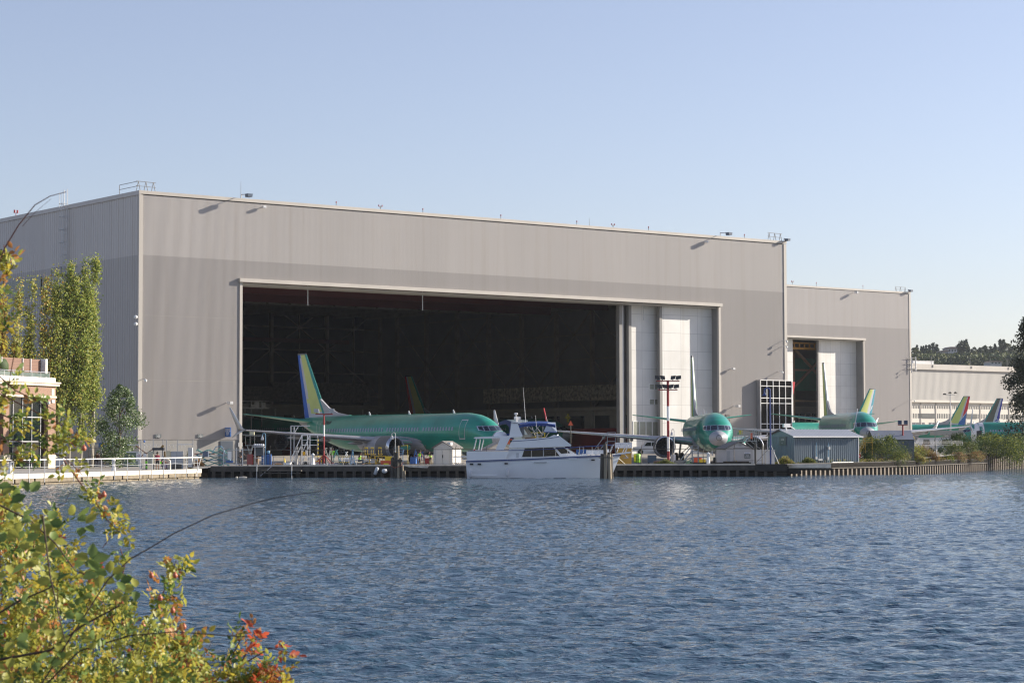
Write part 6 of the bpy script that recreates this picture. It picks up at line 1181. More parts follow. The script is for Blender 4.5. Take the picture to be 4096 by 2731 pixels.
person('worker in a hi-vis vest bending at the airliner nose wheel',P_(1676,216,0),R(20),'bend',M('navy_shirt',(.02,.03,.05)),M('tan_trousers',(.20,.16,.10)),hair,vest=hivis)
person('worker in a hi-vis vest standing left of the garden shed',P_(1722,213,0),R(-30),'bend',clothd,M('tan_trousers',(.20,.16,.10)),hair,vest=hivis,s=.9)
person('worker in a hi-vis vest half hidden under the airliner wing',P_(1330,226,0),R(0),'stand',hivis,clothd,hair,vest=hivis)
for i,(px,lb) in enumerate(((391,'left person sitting in the shade behind the lantern bollard'),(418,'right person sitting in the shade behind the lantern bollard'))):
    person(lb,P_(px,226,PRZ+.35),R(-10),'sit',clothd if i else M('brown_cloth',(.12,.05,.03)),clothd,hair,s=1.05)
# ------------------------------------------------------------------ brick building at far left
def plane_uz(o,dx,px,py):
    n=Vector((-dx.y,dx.x,0)); d=ray(px,py); c=o-Vector((0,0,EYE)); t=c.dot(n)/d.dot(n); Q=Vector((0,0,EYE))+d*t; return (Q-o).dot(dx),Q.z
bo=P_(222,226,0); ba=R(70)+math.pi; bd=Vector((math.cos(ba),math.sin(ba),0))
bb=thing('brick_building','red brick and glass building with roof terrace at far left','building',bo,ba)
q=lambda px,py:plane_uz(bo,bd,px,py)
zc0,zc1=q(220,1545)[1],q(220,1529)[1]; zs0,zs1=q(215,1592)[1],q(215,1584)[1]; zp=q(215,1817)[1]; BLn=26
uA,uB=q(192,1700)[0],q(181,1700)[0]; uC=q(37,1700)[0]; uD=q(14,1700)[0]
brick=brickmat('red_brick',(.25,.12,.075),(.33,.18,.12),(.30,.25,.20),1,.24,.085,.012,.85)
stone=M('cast_stone',(.62,.55,.43),.8,0,.06,1)
part('brick_pier',bb,brick,lambda b:b.box((0,-.5,zp),(uA,0,zs0))); part('brick_pier',bb,brick,lambda b:b.box((uC+.0,-.5,zp),(uD,0,zs0))); part('brick_pier',bb,brick,lambda b:b.box((0,-3,-.4),(.4,-.51,zc0)))
part('brick_band',bb,brick,lambda b:b.box((0,-.5,zs1+.003),(BLn,0,zc0-.003))); part('stone_band',bb,stone,lambda b:b.box((-.06,-.52,zs0),(BLn,.08,zs1)))
part('cornice',bb,stone,lambda b:(b.box((-.25,-.6,zc0),(BLn,.3,zc0+.28)),b.box((-.35,-.6,zc0+.28),(BLn,.42,zc1)),b.box((.35,.005,zc0-1.0),(.9,.05,zc0-.28))))
part('plinth',bb,stone,lambda b:b.box((-.08,-.6,-.5),(uA+.05,.12,zp))); part('plinth',bb,stone,lambda b:b.box((uC-.05,-.6,-.5),(uD+.1,.12,zp)))
zpar=q(200,1511)[1]; part('parapet',bb,white,lambda b:b.box((.1,-.8,zc1),(BLn,-.0,zpar)))
gl=M('curtain_glass',(.010,.016,.016),.08,0,.5,.5,1,0,.4)
part('curtain_wall_glass',bb,gl,lambda b:b.box((uB-.3,-.6,-.3),(uC+.2,-.56,zs0))); part('curtain_wall_glass',bb,gl,lambda b:b.box((uD-.1,-.6,-.3),(BLn,-.56,zs0)))
part('mullions',bb,galv,lambda b:([b.box((q(px,1700)[0]-.04,-.58,-.2),(q(px,1700)[0]+.04,-.46,zs0)) for px in (178,143,106,68,38,5)],[b.box((uB-.2,-.58,z-.05),(uC,-.45,z+.05)) for z in (q(100,1667)[1],q(100,1765)[1])]))
part('wall_body',bb,black,lambda b:b.box((.2,-3,-.4),(BLn,-2.6,zc0))); part('interior_lights',bb,M('shelf_pale',(.5,.52,.48),.5),lambda b:([b.box((1.5+i*1.6,-2.2,q(100,1680)[1]),(2.7+i*1.6,-2.1,q(100,1680)[1]+.12)) for i in range(4)],[b.box((2.0,-1.5,.3+i*.35),(2.6,-1.3,.45+i*.35)) for i in range(6)]))
part('wall_camera',bb,white,lambda b:(b.lathe([(.02,.3),(.16,.25),(.18,0),(.02,-.05)],(uA+.15,.15,zs0-.65),n=10),b.box((.4,.0,zs0-.5),(.9,.12,zs0-.2))))
zr=q(100,1483)[1]
part('terrace_glass',bb,M('rail_glass',(.10,.14,.13),.1,0,.3,1),lambda b:b.box((.9,-.24,zpar+.05),(BLn,-.22,zr-.12))); part('terrace_rail',bb,alu,lambda b:([b.box((.9+i*1.7-.03,-.26,zpar),(.9+i*1.7+.03,-.2,zr-.05)) for i in range(12)],b.cyl((.8,-.23,zr),(BLn,-.23,zr),.04)))
zw=q(150,1433)[1]; wood=brickmat('screen_wood',(.20,.10,.065),(.24,.13,.085),(.08,.04,.03),1,8,.16,.01,.7)
part('timber_screen',bb,wood,lambda b:b.box((.6,-1.6,zpar-.2),(9,-1.5,zw))); part('screen_posts',bb,galv,lambda b:[b.box((x-.06,-1.48,zpar),(x+.06,-1.4,zw+.03)) for x in (4.3-.2,2.9-.3,8)]); part('corner_column',bb,white,lambda b:b.box((.25,-1.6,zpar-.3),(.6,-.9,zw+.06)))
part('terrace_hedge',bb,dgreen,lambda b:[b.ball((x,-2.2,zpar+1.2+.4*math.sin(x*3)),1.1,7,0) for x in (7.5,9,10.5,12)])
# ------------------------------------------------------------------ foliage helpers
def leafmesh(name,pts,size,mats,parent=None,seed=0,aspect=.6,wts=None,up=0.0,fold=True):
    rs=np.random.RandomState(seed); pts=np.asarray(pts,float); n=len(pts); sz=size*rs.uniform(.6,1.25,n)
    a=rs.randn(n,3); a[:,2]+=up; a/=np.linalg.norm(a,axis=1)[:,None]; r=rs.randn(n,3); b_=np.cross(a,r); b_/=np.linalg.norm(b_,axis=1)[:,None]; c=np.cross(a,b_)
    A=a*sz[:,None]*.5; B=b_*(sz*aspect*.5)[:,None]; Cc=c*(sz*.12)[:,None]
    vs=np.stack([pts-A,pts-A*.15+B+Cc,pts+A,pts-A*.15-B+Cc],1).reshape(-1,3)
    f=np.arange(n*4).reshape(n,4)
    if fold: fs=np.concatenate([f[:,[0,1,2]],f[:,[0,2,3]]]); mi=rs.choice(len(mats),n,p=wts); mi=np.concatenate([mi,mi])
    else: fs=f; mi=rs.choice(len(mats),n,p=wts)
    me=D.meshes.new(name); k=fs.shape[1]; me.vertices.add(len(vs)); me.vertices.foreach_set('co',vs.ravel().astype('f')); me.loops.add(fs.size); me.loops.foreach_set('vertex_index',fs.ravel().astype('i')); me.polygons.add(len(fs)); me.polygons.foreach_set('loop_start',np.arange(0,fs.size,k).astype('i')); me.polygons.foreach_set('material_index',mi.astype('i')); me.update(calc_edges=True)
    for m_ in mats: me.materials.append(m_)
    o=D.objects.new(name,me); COL.objects.link(o); o.parent=parent; return o
pop_g=M('poplar_green',(.30,.36,.09),.55,0,.2,2,trans=.5); pop_y=M('poplar_yellow',(.46,.44,.11),.55,0,.15,2,trans=.5); pop_o=M('poplar_orange',(.45,.27,.05),.6,trans=.35); pop_d=M('poplar_deep',(.15,.21,.05),.6,trans=.3); silver=M('silver_leaf',(.50,.54,.42),.5,trans=.2); barkp=M('pale_bark',(.36,.33,.27),.85,0,.25,3); bark=M('brown_bark',(.12,.09,.07),.9,0,.3,3)
def poplar(px,ytop,Y,wpx,leaves,wts,label,seed,nl=5,n=5200,lean=0):
    wpx*=1.15; n=int(n*1.25); Y=226.8+(px-8)/360*7.5; rs=np.random.RandomState(seed); base=P_(px,Y,PRZ); H=zz(ytop,Y,px)-base.z; w_=wpx/(F_PX/Y)/2
    t=thing('poplar_tree',label,'tree',base,0,'tall poplars before the shaded hangar wall'); lead=[]
    for i in range(nl):
        a=rs.uniform(0,6.28); rr=w_*rs.uniform(.45,1.05)*(i>0); h0=rs.uniform(.04,.22)*H*(i>0); h1=H*(1 if i==0 else rs.uniform(.62,.97))
        P=[]
        for k in range(9):
            f=k/8; r_=rr*min(1,f*2.2)*(1-.35*f); P.append(Vector((r_*math.cos(a)+lean*f+.12*math.sin(f*7+i),r_*math.sin(a)+.1*math.cos(f*6+i*2),h0+(h1-h0)*f)))
        lead.append(P)
    def trunk(b):
        for i,P in enumerate(lead):
            for k in range(8): r=(.16 if i==0 else .085)*(1-k/9); b.cyl(P[k],P[k+1],r,r*.9,6)
    part('trunk',t,barkp,trunk)
    pts=[]
    ncl=int(H*3.2)
    for P in lead:
        for c in range(int(ncl/ (1.3 if P is lead[0] else 1.7))):
            f=rs.uniform(.10,1)**.85; k=min(7,int(f*8)); q_=P[k].lerp(P[k+1],f*8-k); sp=.34*w_*(1.25-abs(f-.45))*rs.uniform(.3,1.9)
            cc=np.array(q_)+rs.randn(3)*[w_*.20*(1.15-f*.7),w_*.20*(1.15-f*.7),.3]; m_=int(rs.uniform(.5,1.5)*n/(ncl*2.9)); pts.append(cc+rs.randn(m_,3)*[.16+sp*.35,.16+sp*.35,.38])
    leafmesh('crown',np.concatenate(pts),.26,leaves,t,seed,.75,wts)
PL=[pop_g,pop_y,pop_o,pop_d]
poplar(8,1160,229,70,PL,[.05,.5,.42,.03],'orange-tinged poplar at the far left edge',1); poplar(70,1135,227,62,PL,[.2,.62,.15,.03],'slim yellow-green poplar second from the left',2,4,4200)
poplar(128,1122,229,66,PL,[.4,.5,.05,.05],'poplar with twin tips left of the rusty-tipped one',3); poplar(178,1108,230,56,PL,[.3,.4,.25,.05],'slender rusty-tipped poplar in the middle of the row',4,4,4200)
poplar(225,1068,228,62,PL,[.5,.33,.02,.15],'tall narrow poplar left of the bushy-topped one',5); poplar(275,1050,230,84,PL,[.55,.23,.02,.2],'broad bushy-topped poplar near the wall ladder',6,6,6800)
poplar(322,1036,227,70,PL,[.58,.22,.0,.2],'poplar with a bare gap near its tip, second from the right',7,5,6400,.3); poplar(368,1040,224,78,PL,[.55,.25,.0,.2],'tallest rightmost poplar with pale leaning trunk',8,6,7600,.2)
def blob_tree(name,label,px,Y,ytop,wpx,leaves,wts,seed,n=5000,size=.25,zb=None,cb=.12,trunkm=bark,group=None,shape='oval',parent=None,cat='tree'):
    rs=np.random.RandomState(seed); base=P_(px,Y,zb); H=zz(ytop,Y,px)-base.z; w_=wpx/(F_PX/Y)/2
    t=thing(name,label,cat,base,0,group); nb=int(34+min(H,20)*3.2); pts=[]; bz_=H*cb
    limbs=[]
    for i in range(nb):
        f=rs.uniform(0,1)**.8
        if shape=='cone': R_=w_*(1-f)**.75+.1
        elif shape=='drum': R_=w_*(math.sin(math.pi*min(1,f*.85+.18))**.45)
        else: R_=w_*math.sin(math.pi*(f*.86+.12))**.6
        a=rs.uniform(0,6.28); r_=R_*rs.uniform(.35,.9)**.7; c=np.array([r_*math.cos(a),r_*math.sin(a),bz_+(H-bz_)*f*.96]); s_=max(.16*w_,.40*R_)*rs.uniform(.7,1.25); limbs.append(c)
        m_=int(n/nb*rs.uniform(.6,1.4)); d=rs.randn(m_,3); d/=np.linalg.norm(d,axis=1)[:,None]; pts.append(c+d*(s_*rs.uniform(.25,1.2,(m_,1)))*[1,1,.95])
    def tr(b):
        b.cyl((0,0,-.3),(0,0,H*.5),max(.04,H*.018),H*.012,8); b.cyl((0,0,H*.5),(0,0,H*.92),H*.012,H*.003,6)
        for c in limbs[::2]: z=max(.1,c[2]-abs(c[0])-abs(c[1])-.3); b.cyl((0,0,min(z,H*.8)),tuple(c),H*.006+.01,.008,5)
    part('trunk',t,trunkm,tr); leafmesh('crown',np.concatenate(pts),size,leaves,t,seed,.7,wts); return t
blob_tree('broadleaf_tree','round dark green tree with silvery leaf tips at the hangar corner',478,222,1532,172,[M('tree_green',(.13,.20,.07),.5,0,.2,2,trans=.25),mgreen,silver],[.58,.22,.20],21,13000,.2,PRZ,.05,shape='drum')
blob_tree('shrub','small bronze-green shrub at the end of the gate',760,209.5,1795,34,[olive_l,rusty_l,mgreen],[.4,.25,.35],22,900,.1,PRZ,.0,cat='shrub')
blob_tree('cottonwood_tree','large dark cottonwood leaning in at the right edge',4150,325,1190,330,[M('cotton_dark',(.018,.030,.011),.6,0,.3,2,trans=.1),M('cotton_mid',(.035,.052,.018),.6,trans=.2)],[.75,.25],23,26000,.36,.3,.1,shape='cone')
# right bank shrubs
def shrub(label,px,Y,ytop,wpx,leaves,wts,seed,n=2600,size=.13,zb=0.0,shape='drum',name='shrub',group=None): return blob_tree(name,label,px,Y,ytop,wpx,leaves,wts,seed,n,size,zb,.0,cat='shrub',shape=shape,group=group)
broom=M('broom_green',(.085,.12,.022),.7,0,.2,3,trans=.3)
shrub('dense dark green broom bush in front of the slate shelter',3528,238.5,1742,200,[broom,dgreen,ygreen],[.45,.42,.13],31,10000,.13)
shrub('low green bush at the foot of the broom bush',3460,236,1815,90,[dgreen,broom],[.6,.4],32,1500)
shrub('yellow-green bush right of the broom bush',3650,246,1782,140,[ygreen,olive_l,broom],[.4,.35,.25],33,3200,.12)
shrub('straw-tinged low bush between the broom and yellow bushes',3600,243,1806,80,[ygreen,straw,olive_l],[.4,.3,.3],34,1400,.12)
shrub('dark shrub thicket behind the twin olive bushes',3840,284,1735,190,[dgreen,mgreen],[.8,.2],35,6000,.16)
shrub('tall dark shrub below the far olive fin',3960,292,1728,140,[dgreen,mgreen],[.75,.25],36,5000,.16); shrub('dark shrub mass at the right frame edge',4075,300,1735,150,[dgreen,olive_l],[.8,.2],37,5200,.17)
shrub('left olive-green bush of the pair above the sheet piles',3815,272,1774,100,[olive_l,broom,dgreen],[.4,.3,.3],38,2600,.14); shrub('right olive-green bush of the pair above the sheet piles',3875,276,1768,110,[olive_l,broom,dgreen],[.4,.35,.25],39,2800,.14)
shrub('large sunlit green bush overhanging the tall sheet piles',3985,286,1750,250,[broom,ygreen,mgreen,dgreen],[.35,.2,.25,.2],40,13000,.16)
shrub('low pinkish-brown seeding shrub on the bank',3835,266,1808,70,[M('pink_seed',(.42,.26,.16),.9,trans=.3),olive_l],[.5,.5],41,1500,.12); shrub('pale brown seeding shrub right of the pinkish one',3905,272,1806,80,[straw,olive_l,rusty_l],[.4,.4,.2],42,1600,.12); shrub('low green shrub left of the pinkish shrub',3780,262,1822,70,[broom,ygreen],[.6,.4],43,1300,.12)
weed(3140,213.6,.95,1.3,[ygreen,straw,broom],'tall yellow weeds against the gable end of the blue shed',420,0); weed(3232,222.5,.8,1.2,[ygreen,broom],'yellow-green weeds below the corner of the blue shed',320,0)
weed(3690,254,2.3,3.2,[straw,rusty_l,olive_l],'tall dry reeds before the wire fence',600,0); weed(3655,245,1.3,2.2,[ygreen,straw],'bright grass tuft at the bank edge',500,0)
# bank grass strip
def grass():
    rs=np.random.RandomState(5); pts=[]
    for k in range(16000):
        f=rs.uniform(0,1)**.8; s_=14+f*120; seg=along(s_,s_+.01,rs.uniform(.5,6)**1.)
        if seg: p=seg[0][0]; pts.append((p.x,p.y,.08+rs.uniform(0,.35)))
    o=leafmesh('bank_grass',np.array(pts),.22,[ygreen,straw,olive_l,broom],None,5,.2,[.3,.25,.25,.2],2.5); tag(o,'grass and low weeds along the top of the right bank','grass',kind='stuff')
grass()
# ------------------------------------------------------------------ hill with trees and houses
def hill():
    b=MB(); g=M('hill_green',(.05,.07,.03),.95,0,.3,.02,1,.6); xs=np.linspace(100,900,50); ys=[1000,1100,1200,1300,1400,1500,1700]; vs=[]
    for j,y in enumerate(ys):
        for x in xs: vs.append((x,y,[6,14,26,42,52,50,30][j]*(1-.12*math.sin(x*.02))+noise.noise(Vector((x*.02,y*.02,0)))*4))
    n=len(xs); b.add(vs,[(j*n+i,j*n+i+1,(j+1)*n+i+1,(j+1)*n+i) for j in range(len(ys)-1) for i in range(n-1)],0,True); tag(b.build('hill',g),'wooded hillside beyond the factory','hill',kind='structure')
hill()
fd=[M('far_dark',(.045,.062,.03),.8,0,.2,.3,trans=.1),M('far_mid',(.09,.115,.04),.8,0,.2,.3,trans=.15),M('far_olive',(.17,.165,.06),.8,0,.2,.3,trans=.2)]
HT=[(3673,1378,26,'c'),(3690,1384,14,'c'),(3699,1383,14,'c'),(3709,1379,18,'c'),(3722,1376,30,'c'),(3738,1369,56,'c'),(3752,1376,34,'c'),(3856,1355,48,'o'),(3870,1356,38,'c'),(3843,1372,30,'o'),(3902,1385,34,'o'),(3925,1388,30,'o'),(3944,1381,32,'o'),(3968,1384,26,'o'),(3985,1374,30,'c'),(4007,1356,40,'c'),(4020,1357,44,'c'),(4038,1372,40,'o'),(4062,1380,44,'o'),(4088,1386,40,'o'),
 (3662,1388,40,'o'),(3680,1402,46,'o'),(3712,1400,48,'o'),(3733,1399,50,'o'),(3760,1408,40,'o'),(3796,1417,46,'o'),(3826,1410,44,'o'),(3848,1412,46,'o'),(3880,1402,54,'o'),(3905,1402,40,'o'),(3932,1402,50,'o'),(3960,1402,48,'o'),(3990,1400,60,'o'),(4025,1398,60,'o'),(4060,1402,60,'o'),(4092,1408,50,'o'),
 (3668,1420,50,'o'),(3700,1424,46,'o'),(3730,1426,44,'o'),(3762,1428,46,'o'),(3790,1432,40,'o'),(3818,1424,54,'o'),(3855,1424,50,'o'),(3885,1432,48,'o'),(3920,1428,54,'o'),(3955,1430,50,'o'),(3985,1432,46,'o'),(4020,1430,60,'o'),(4060,1432,60,'o')]
ht_proto={}
wd_=['leftmost','far left','left','centre-left','centre','centre-right','right','far right']
for i,(px,yt,wp,k) in enumerate(HT):
    Y=1330 if i<20 else (1240 if i<36 else 1150); rs_=i*7+100; zb=zz(yt,Y,px)-wp*1.6/(F_PX/Y)-3
    nm='conifer_tree' if k=='c' else 'broadleaf_tree'
    lb=('pointed dark conifer' if k=='c' else ['rounded olive tree','dusky green rounded tree','yellowish rounded tree'][i%3])+(' on the skyline of the far hill' if i<20 else (' midway up the far hill' if i<36 else ' low on the far hill above the factory roof'))
    blob_tree(nm,lb,px,Y,yt,wp*1.15,fd,([.85,.15,0] if k=='c' else [[.35,.4,.25],[.6,.3,.1],[.25,.4,.35]][i%3]),rs_,900,1.0,zb,.1,group='trees on the far hill',shape='cone' if k=='c' else 'oval')
def hillside_mass():
    rs=np.random.RandomState(9); n=15000; px=rs.uniform(3560,4300,n); Y=rs.uniform(1120,1300,n); P=[]
    for p_,y_ in zip(px,Y): v=at(p_,rs.uniform(1416,1470),y_); P.append((v.x,v.y,v.z))
    o=leafmesh('hillside_woodland',np.array(P),2.2,fd,None,9,.8,[.6,.3,.1]); tag(o,'dense woodland filling the far hillside','woodland',kind='stuff')
hillside_mass()
def house(px,y0,y1,wpx,Y,label,flat=False):
    w_=wpx/(F_PX/Y); zb=zz(y1,Y,px); zt=zz(y0,Y,px); h=zt-zb; t=thing('house',label,'house',Vector((gx(px,Y),Y,zb)),R(8),'houses on the far hill')
    part('walls',t,M('house_wall',(.42,.43,.45),.8),lambda b:(b.box((0,0,-8),(w_,9,h*.68)),)); part('roof',t,M('house_roof',(.22,.16,.14) if not flat else (.4,.42,.45),.9),lambda b:(b.prism([(-.8,h*.68),(w_+.8,h*.68),(w_*.75,h),(w_*.25,h)],-.8,9)))
    for i in range(3): part('window',t,M('house_glass',(.05,.06,.08),.2),lambda b:b.box((w_*(.12+i*.3),-.06,h*.15),(w_*(.28+i*.3),-.01,h*.55)))
house(3795,1387,1410,40,1290,'largest pale house with reddish roof on the far hill'); house(3780,1400,1414,18,1280,'middle terrace-like house on the far hill'); house(3761,1403,1416,22,1275,'leftmost low house on the far hill'); house(3965,1443,1456,48,1090,'long low roof among the far trees at right',True)
# ------------------------------------------------------------------ foreground rose and bramble
lf=dict(yg=M('leaf_yellow_green',(.36,.37,.07),.5,0,.25,30,trans=.45),g=M('leaf_green',(.19,.27,.07),.45,0,.25,30,trans=.4),dg=M('leaf_deep_green',(.08,.14,.03),.45,0,.2,30,trans=.3),y=M('leaf_yellow',(.48,.40,.06),.5,0,.2,30,trans=.45),o=M('leaf_orange',(.42,.19,.06),.5,0,.2,30,trans=.45),r=M('leaf_red',(.50,.10,.05),.5,0,.2,30,trans=.45))
LM=[lf[k] for k in ('yg','g','dg','y','o','r')]
stemr=M('stem_reddish',(.16,.06,.045),.7,0,.2,20); stemd=M('stem_dark',(.07,.045,.035),.8,0,.2,20)
def leafshape(b,c,d,nrm,L,W,m_):
    s_=nrm.cross(d).normalized(); f=nrm*(W*.18)
    b.add([c,c+d*L*.3+s_*W*.42+f,c+d*L*.62+s_*W*.40+f,c+d*L,c+d*L*.62-s_*W*.40+f,c+d*L*.3-s_*W*.42+f,c+d*L*.35,c+d*L*.66],[(0,1,6),(1,2,7,6),(2,3,7),(3,4,7),(4,5,6,7),(5,0,6)],m_,True)
def rv(r,s_=1): return Vector((r.gauss(0,s_),r.gauss(0,s_),r.gauss(0,s_)))
def spray(b,P,d,r,L,wts,nl=5):
    # pinnate leaf: rachis with paired leaflets
    d=d.normalized(); k=L*.9; nrm=(rv(r)+Vector((0,-.6,.8))).normalized(); s_=nrm.cross(d).normalized(); mi=r.choices(range(6),wts)[0]
    for i in range(nl//2):
        q_=P+d*(k*(.5+i*.7))
        for sd in (-1,1): leafshape(b,q_,(s_*sd+d*.5+rv(r,.15)).normalized(),(nrm+rv(r,.25)).normalized(),L*r.uniform(.8,1.1),L*.62,mi if r.random()<.8 else r.choices(range(6),wts)[0])
    leafshape(b,P+d*(k*(.5+(nl//2)*.65)),(d+rv(r,.1)).normalized(),nrm,L*1.15,L*.7,mi)
rose=thing('wild_rose_bush','wild rose bush with yellow-green autumn leaves in the left foreground','bush',(gx(250,9),9,-.6)); br=thing('bramble','bramble with large green leaves arching over the rose bush','bush',(gx(150,7.4),7.4,-.4))
ro,bo_=Vector(rose.location),Vector(br.location)
RL=MB(Matrix.Translation(-ro)); RS=MB(Matrix.Translation(-ro)); r=random.Random(77)
NRM=[.48,.17,.13,.15,.065,.005]
def edge_y(x): return float(np.interp(x,[0,60,160,260,380,480,560,640,720,800,900,1000,1110,1180],[1905,1945,2060,2180,2300,2380,2430,2470,2530,2610,2670,2690,2640,2731]))
def stem(pts,Y0,Y1,rad,mat_b,leaf=0,L=.028,wts=NRM,leafb=None,jit=22,hips=0):
    n=len(pts); P=[at(x,y,Y0+(Y1-Y0)*i/(n-1)) for i,(x,y) in enumerate(pts)]; Q=[]
    for a,c in zip(P,P[1:]):
        for k in range(4): Q.append(a.lerp(c,k/4))
    Q.append(P[-1])
    for i,(a,c) in enumerate(zip(Q,Q[1:])): mat_b.cyl(a,c,rad*(1-.6*i/len(Q)),rad*(1-.6*(i+1)/len(Q)),5)
    for k in range(leaf):
        f=r.random()**.8*(len(Q)-1); i=min(int(f),len(Q)-2); p=Q[i].lerp(Q[i+1],f-i)+rv(r,jit/F_PX*Y0*.6); spray(leafb,p,rv(r)+Vector((0,0,.25)),r,L*r.uniform(.7,1.25),wts,r.choice([5,5,7]))
    return Q
# dense mass
for k in range(560):
    x=r.uniform(-80,820)**1.0; y=r.uniform(1900,2850); e=edge_y(max(0,x))
    if y<e+r.expovariate(1/40.)*.6: continue
    Y=r.uniform(7.6,10.6); a=r.uniform(-.9,.9); L=r.uniform(60,150); p0=(x,y+L*.6); p1=(x+L*.5*math.sin(a)+10,y-L*.25)
    w=NRM if r.random()<.88 else [.4,.15,.05,.25,.14,.01]
    stem([p0,((p0[0]+p1[0])/2+r.uniform(-10,10),(p0[1]+p1[1])/2),p1],Y,Y-.1,.0022,RS,r.randint(6,11),.026,w,RL,26)
for k in range(150):  # right lower fringe, redder
    x=r.uniform(640,1170); y=r.uniform(edge_y(x)-10,2800)
    if r.random()<.55: continue
    w=[.42,.2,.1,.16,.11,.01] if x<980 else [.22,.1,.05,.2,.28,.15]
    stem([(x-20,y+90),(x,y+30),(x+r.uniform(-20,20),y)],8.6,8.5,.002,RS,r.randint(3,7),.025,w,RL,22)
# arching branches with leaves
BR=[([(-30,1560),(90,1620),(230,1690),(360,1770)],30,NRM),([(-30,1640),(80,1690),(200,1750),(345,1790)],30,[.4,.25,.1,.17,.08,0]),([(-30,1480),(60,1560),(140,1600),(240,1650)],12,NRM),([(-20,1750),(60,1760),(160,1790),(260,1830),(330,1900)],24,NRM),([(-30,1850),(70,1840),(160,1860)],12,NRM),
 ([(-40,1700),(30,1560),(60,1400)],7,NRM),([(-40,1500),(5,1400),(20,1250),(8,1180)],12,[.45,.15,.05,.2,.15,0]),([(-60,1300),(0,1180),(30,1080),(15,980)],30,[.5,.2,.05,.15,.1,0]),([(-40,1150),(20,1110),(55,1060)],8,[.5,.2,.05,.15,.1,0]),([(-40,1260),(10,1290),(40,1330)],6,[.4,.2,.05,.2,.15,0]),
 ([(255,1840),(320,1930),(385,2010),(430,2080),(480,2130)],36,[.5,.16,.06,.18,.10,0]),([(440,2080),(495,2095)],6,NRM),([(480,2350),(500,2250),(480,2190)],12,[.5,.3,.1,.1,0,0]),([(560,2560),(640,2400),(690,2280),(705,2240)],34,[.42,.26,.1,.12,.10,0]),([(600,2480),(690,2380),(720,2400)],18,[.38,.2,.1,.17,.15,0]),
 ([(860,2731),(920,2640),(960,2560),(945,2540)],20,[.45,.2,.1,.15,.1,0]),([(880,2760),(980,2650),(1080,2590),(1160,2610)],16,[.2,.05,.05,.15,.35,.2]),([(960,2660),(1010,2560),(1020,2530)],9,[.05,0,0,.1,.35,.5]),([(1000,2740),(1080,2690),(1150,2731)],14,[.2,.05,.05,.15,.3,.25])]
for pts,n_,w in BR: stem(pts,8.9,8.6,.0035,RS,n_,.027 if pts[0][1]>1400 else .03,w,RL,30)
# bare twigs
stem([(-20,1090),(20,990),(75,900),(140,820),(200,785),(265,768)],8.2,8.0,.0032,RS); stem([(90,905),(140,850),(205,795)],8.2,8.1,.0012,RS)
for pts in ([(700,2640),(760,2560),(790,2510)],[(720,2700),(830,2600),(850,2560)],[(410,2190),(440,2150),(480,2120)],[(230,2020),(260,2010),(285,1960)]): stem(pts,8.4,8.4,.0018,RS)
RS.build('stems',stemr,rose); RL.build('leaves',LM,rose)
for (x,y) in ((335,1792),(415,1977),(605,2300),(360,2310),(735,2505),(733,2535),(486,2405),(700,2300),(640,2390),(400,1985),(690,2440),(572,2500)):
    p=at(x,y,8.5)-ro; part('rose_hip',rose,M('rose_hip_red',(.45,.13,.07),.35),lambda b:b.lathe([(.001,-.012),(.008,-.009),(.011,0),(.007,.009),(.003,.011),(.004,.015)],p,n=8))
BL_=MB(Matrix.Translation(-bo_)); BS=MB(Matrix.Translation(-bo_))
def trif(x,y,Y,L,wts=(.5,.45,.05,0,0,0)):
    P=at(x,y,Y); up=Vector((r.uniform(-.4,.4),-.75,.65)).normalized(); a0=r.uniform(0,6.28); e1=up.orthogonal().normalized(); e2=up.cross(e1)
    for k in range(3): a=a0+(k-1)*1.25; d=(e1*math.cos(a)+e2*math.sin(a)+rv(r,.12)).normalized(); leafshape(BL_,P+d*L*.15,d,(up+rv(r,.3)).normalized(),L*r.uniform(.85,1.15),L*.78,r.choices(range(6),wts)[0])
for x,y in ((60,1945),(115,1975),(35,2040),(85,2075),(25,2120),(190,2085),(165,2130),(205,2170),(300,2070),(335,2100),(365,2240),(400,2290),(440,2300),(470,2330),(350,2230),(190,2215),(120,2235),(70,2170),(215,2330),(90,2420),(300,2480),(545,2355),(500,2370),(40,2300),(160,2520),(60,2560),(260,2640),(30,2680),(380,2560),(330,2380),(140,2640),(230,2560)):
    trif(x,y,r.uniform(6.9,7.6),.052 if y<2350 else .046)
def cane(pts,Y,rad):
    BS=MB(Matrix.Translation(-bo_))
    P=[at(x,y,Y) for x,y in pts]
    for i,(a,c) in enumerate(zip(P,P[1:])): BS.cyl(a,c,rad*(1-.7*i/len(P)),rad*(1-.7*(i+1)/len(P)),6)
    BS.build('cane',stemd,br)
cane([(150,2760),(300,2520),(430,2320),(520,2235),(600,2190),(700,2130),(850,2060),(1000,2015),(1100,1990),(1290,1962)],7.5,.0032); cane([(160,2760),(320,2600),(520,2540),(700,2525),(900,2540),(1000,2545)],7.8,.0034); cane([(-20,2010),(120,2080),(220,2170),(300,2280),(420,2330)],7.3,.004); cane([(-20,2460),(80,2400),(200,2350),(230,2300)],7.3,.004); cane([(-20,2640),(200,2600),(330,2500),(480,2420)],7.6,.0055); cane([(170,2060),(200,2300),(240,2480),(260,2560)],7.0,.0035)
BL_.build('leaves',LM,br)

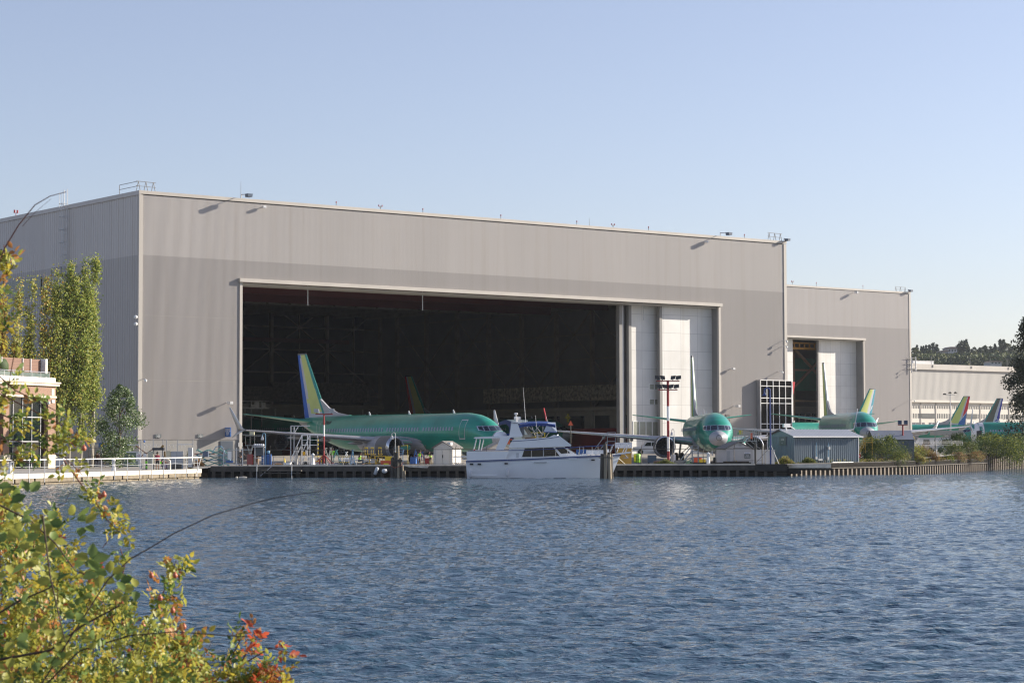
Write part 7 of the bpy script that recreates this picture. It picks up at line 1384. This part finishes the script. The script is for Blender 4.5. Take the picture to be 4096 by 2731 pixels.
# ------------------------------------------------------------------ air
def haze():
    b=MB(); b.box((-760,-70,-4),(1250,1900,140)); mt=D.materials.new('haze_air'); mt.use_nodes=True; n=mt.node_tree; n.nodes.remove(n.nodes['Principled BSDF'])
    v=n.nodes.new('ShaderNodeVolumePrincipled'); v.inputs['Density'].default_value=.00005; v.inputs['Color'].default_value=(.80,.88,1.0,1); v.inputs['Anisotropy'].default_value=.2
    n.links.new(v.outputs[0],n.nodes['Material Output'].inputs['Volume']); o=b.build('haze',mt); tag(o,'pale summer haze in the air','haze',kind='stuff')
haze()

# ------------------------------------------------------------------ separate the loose pieces of repeated parts into parts of their own
def explode(names):
    cache={}
    for o in list(D.objects):
        if o.type!='MESH' or o.name.split('.')[0] not in names or not o.parent: continue
        me=o.data
        if me.name not in cache:
            b=bmesh.new(); b.from_mesh(me); b.verts.index_update(); seen={}; k=0; pos={}
            for v in b.verts: pos.setdefault(tuple(round(c,4) for c in v.co),[]).append(v)
            for v in b.verts:
                if v.index in seen: continue
                st=[v]; seen[v.index]=k
                while st:
                    w_=st.pop()
                    for q_ in [e.other_vert(w_) for e in w_.link_edges]+pos[tuple(round(c,4) for c in w_.co)]:
                        if q_.index not in seen: seen[q_.index]=k; st.append(q_)
                k+=1
            b.free(); out=[]
            if 1<k<=100:
                vs=[tuple(v.co) for v in me.vertices]
                for i in range(k):
                    ids=[j for j in range(len(vs)) if seen[j]==i]; mp={j:n for n,j in enumerate(ids)}
                    fs=[p for p in me.polygons if seen[p.vertices[0]]==i]
                    if not fs: continue
                    m2=D.meshes.new(me.name.split('.')[0]); m2.from_pydata([vs[j] for j in ids],[],[[mp[j] for j in p.vertices] for p in fs])
                    for t_ in me.materials: m2.materials.append(t_)
                    for p,q_ in zip(m2.polygons,fs): p.material_index=q_.material_index; p.use_smooth=q_.use_smooth
                    m2.update(); out.append(m2)
            cache[me.name]=out
        out=cache[me.name]
        if len(out)>1:
            o.data=out[0]
            for m2 in out[1:]: c=o.copy(); c.data=m2; COL.objects.link(c)
explode({'door_jamb','base_wall','office_window','loading_door','flap_fairing','door_opening','screen_posts','mullions_','hardtop_post','floodlight_','gear_door','wheels','chain_posts_','pilaster','skylight','ceiling_hook','parcel_','sheer_stripe','fin_','legs','cross_arm','meter_box','interior_lights','handrails_','antenna_domes','antenna','treads_','concrete_','rails','steps_','roof_edge_trim_','sandbags','door_seal_','crane_rail','cage_bars_','office_window_bars','insulated_duct','post','frame','saloon_window','wheelhouse_window','side_frame_','cage_bars','frame_','louvre_','double_door','radar_arch_'})
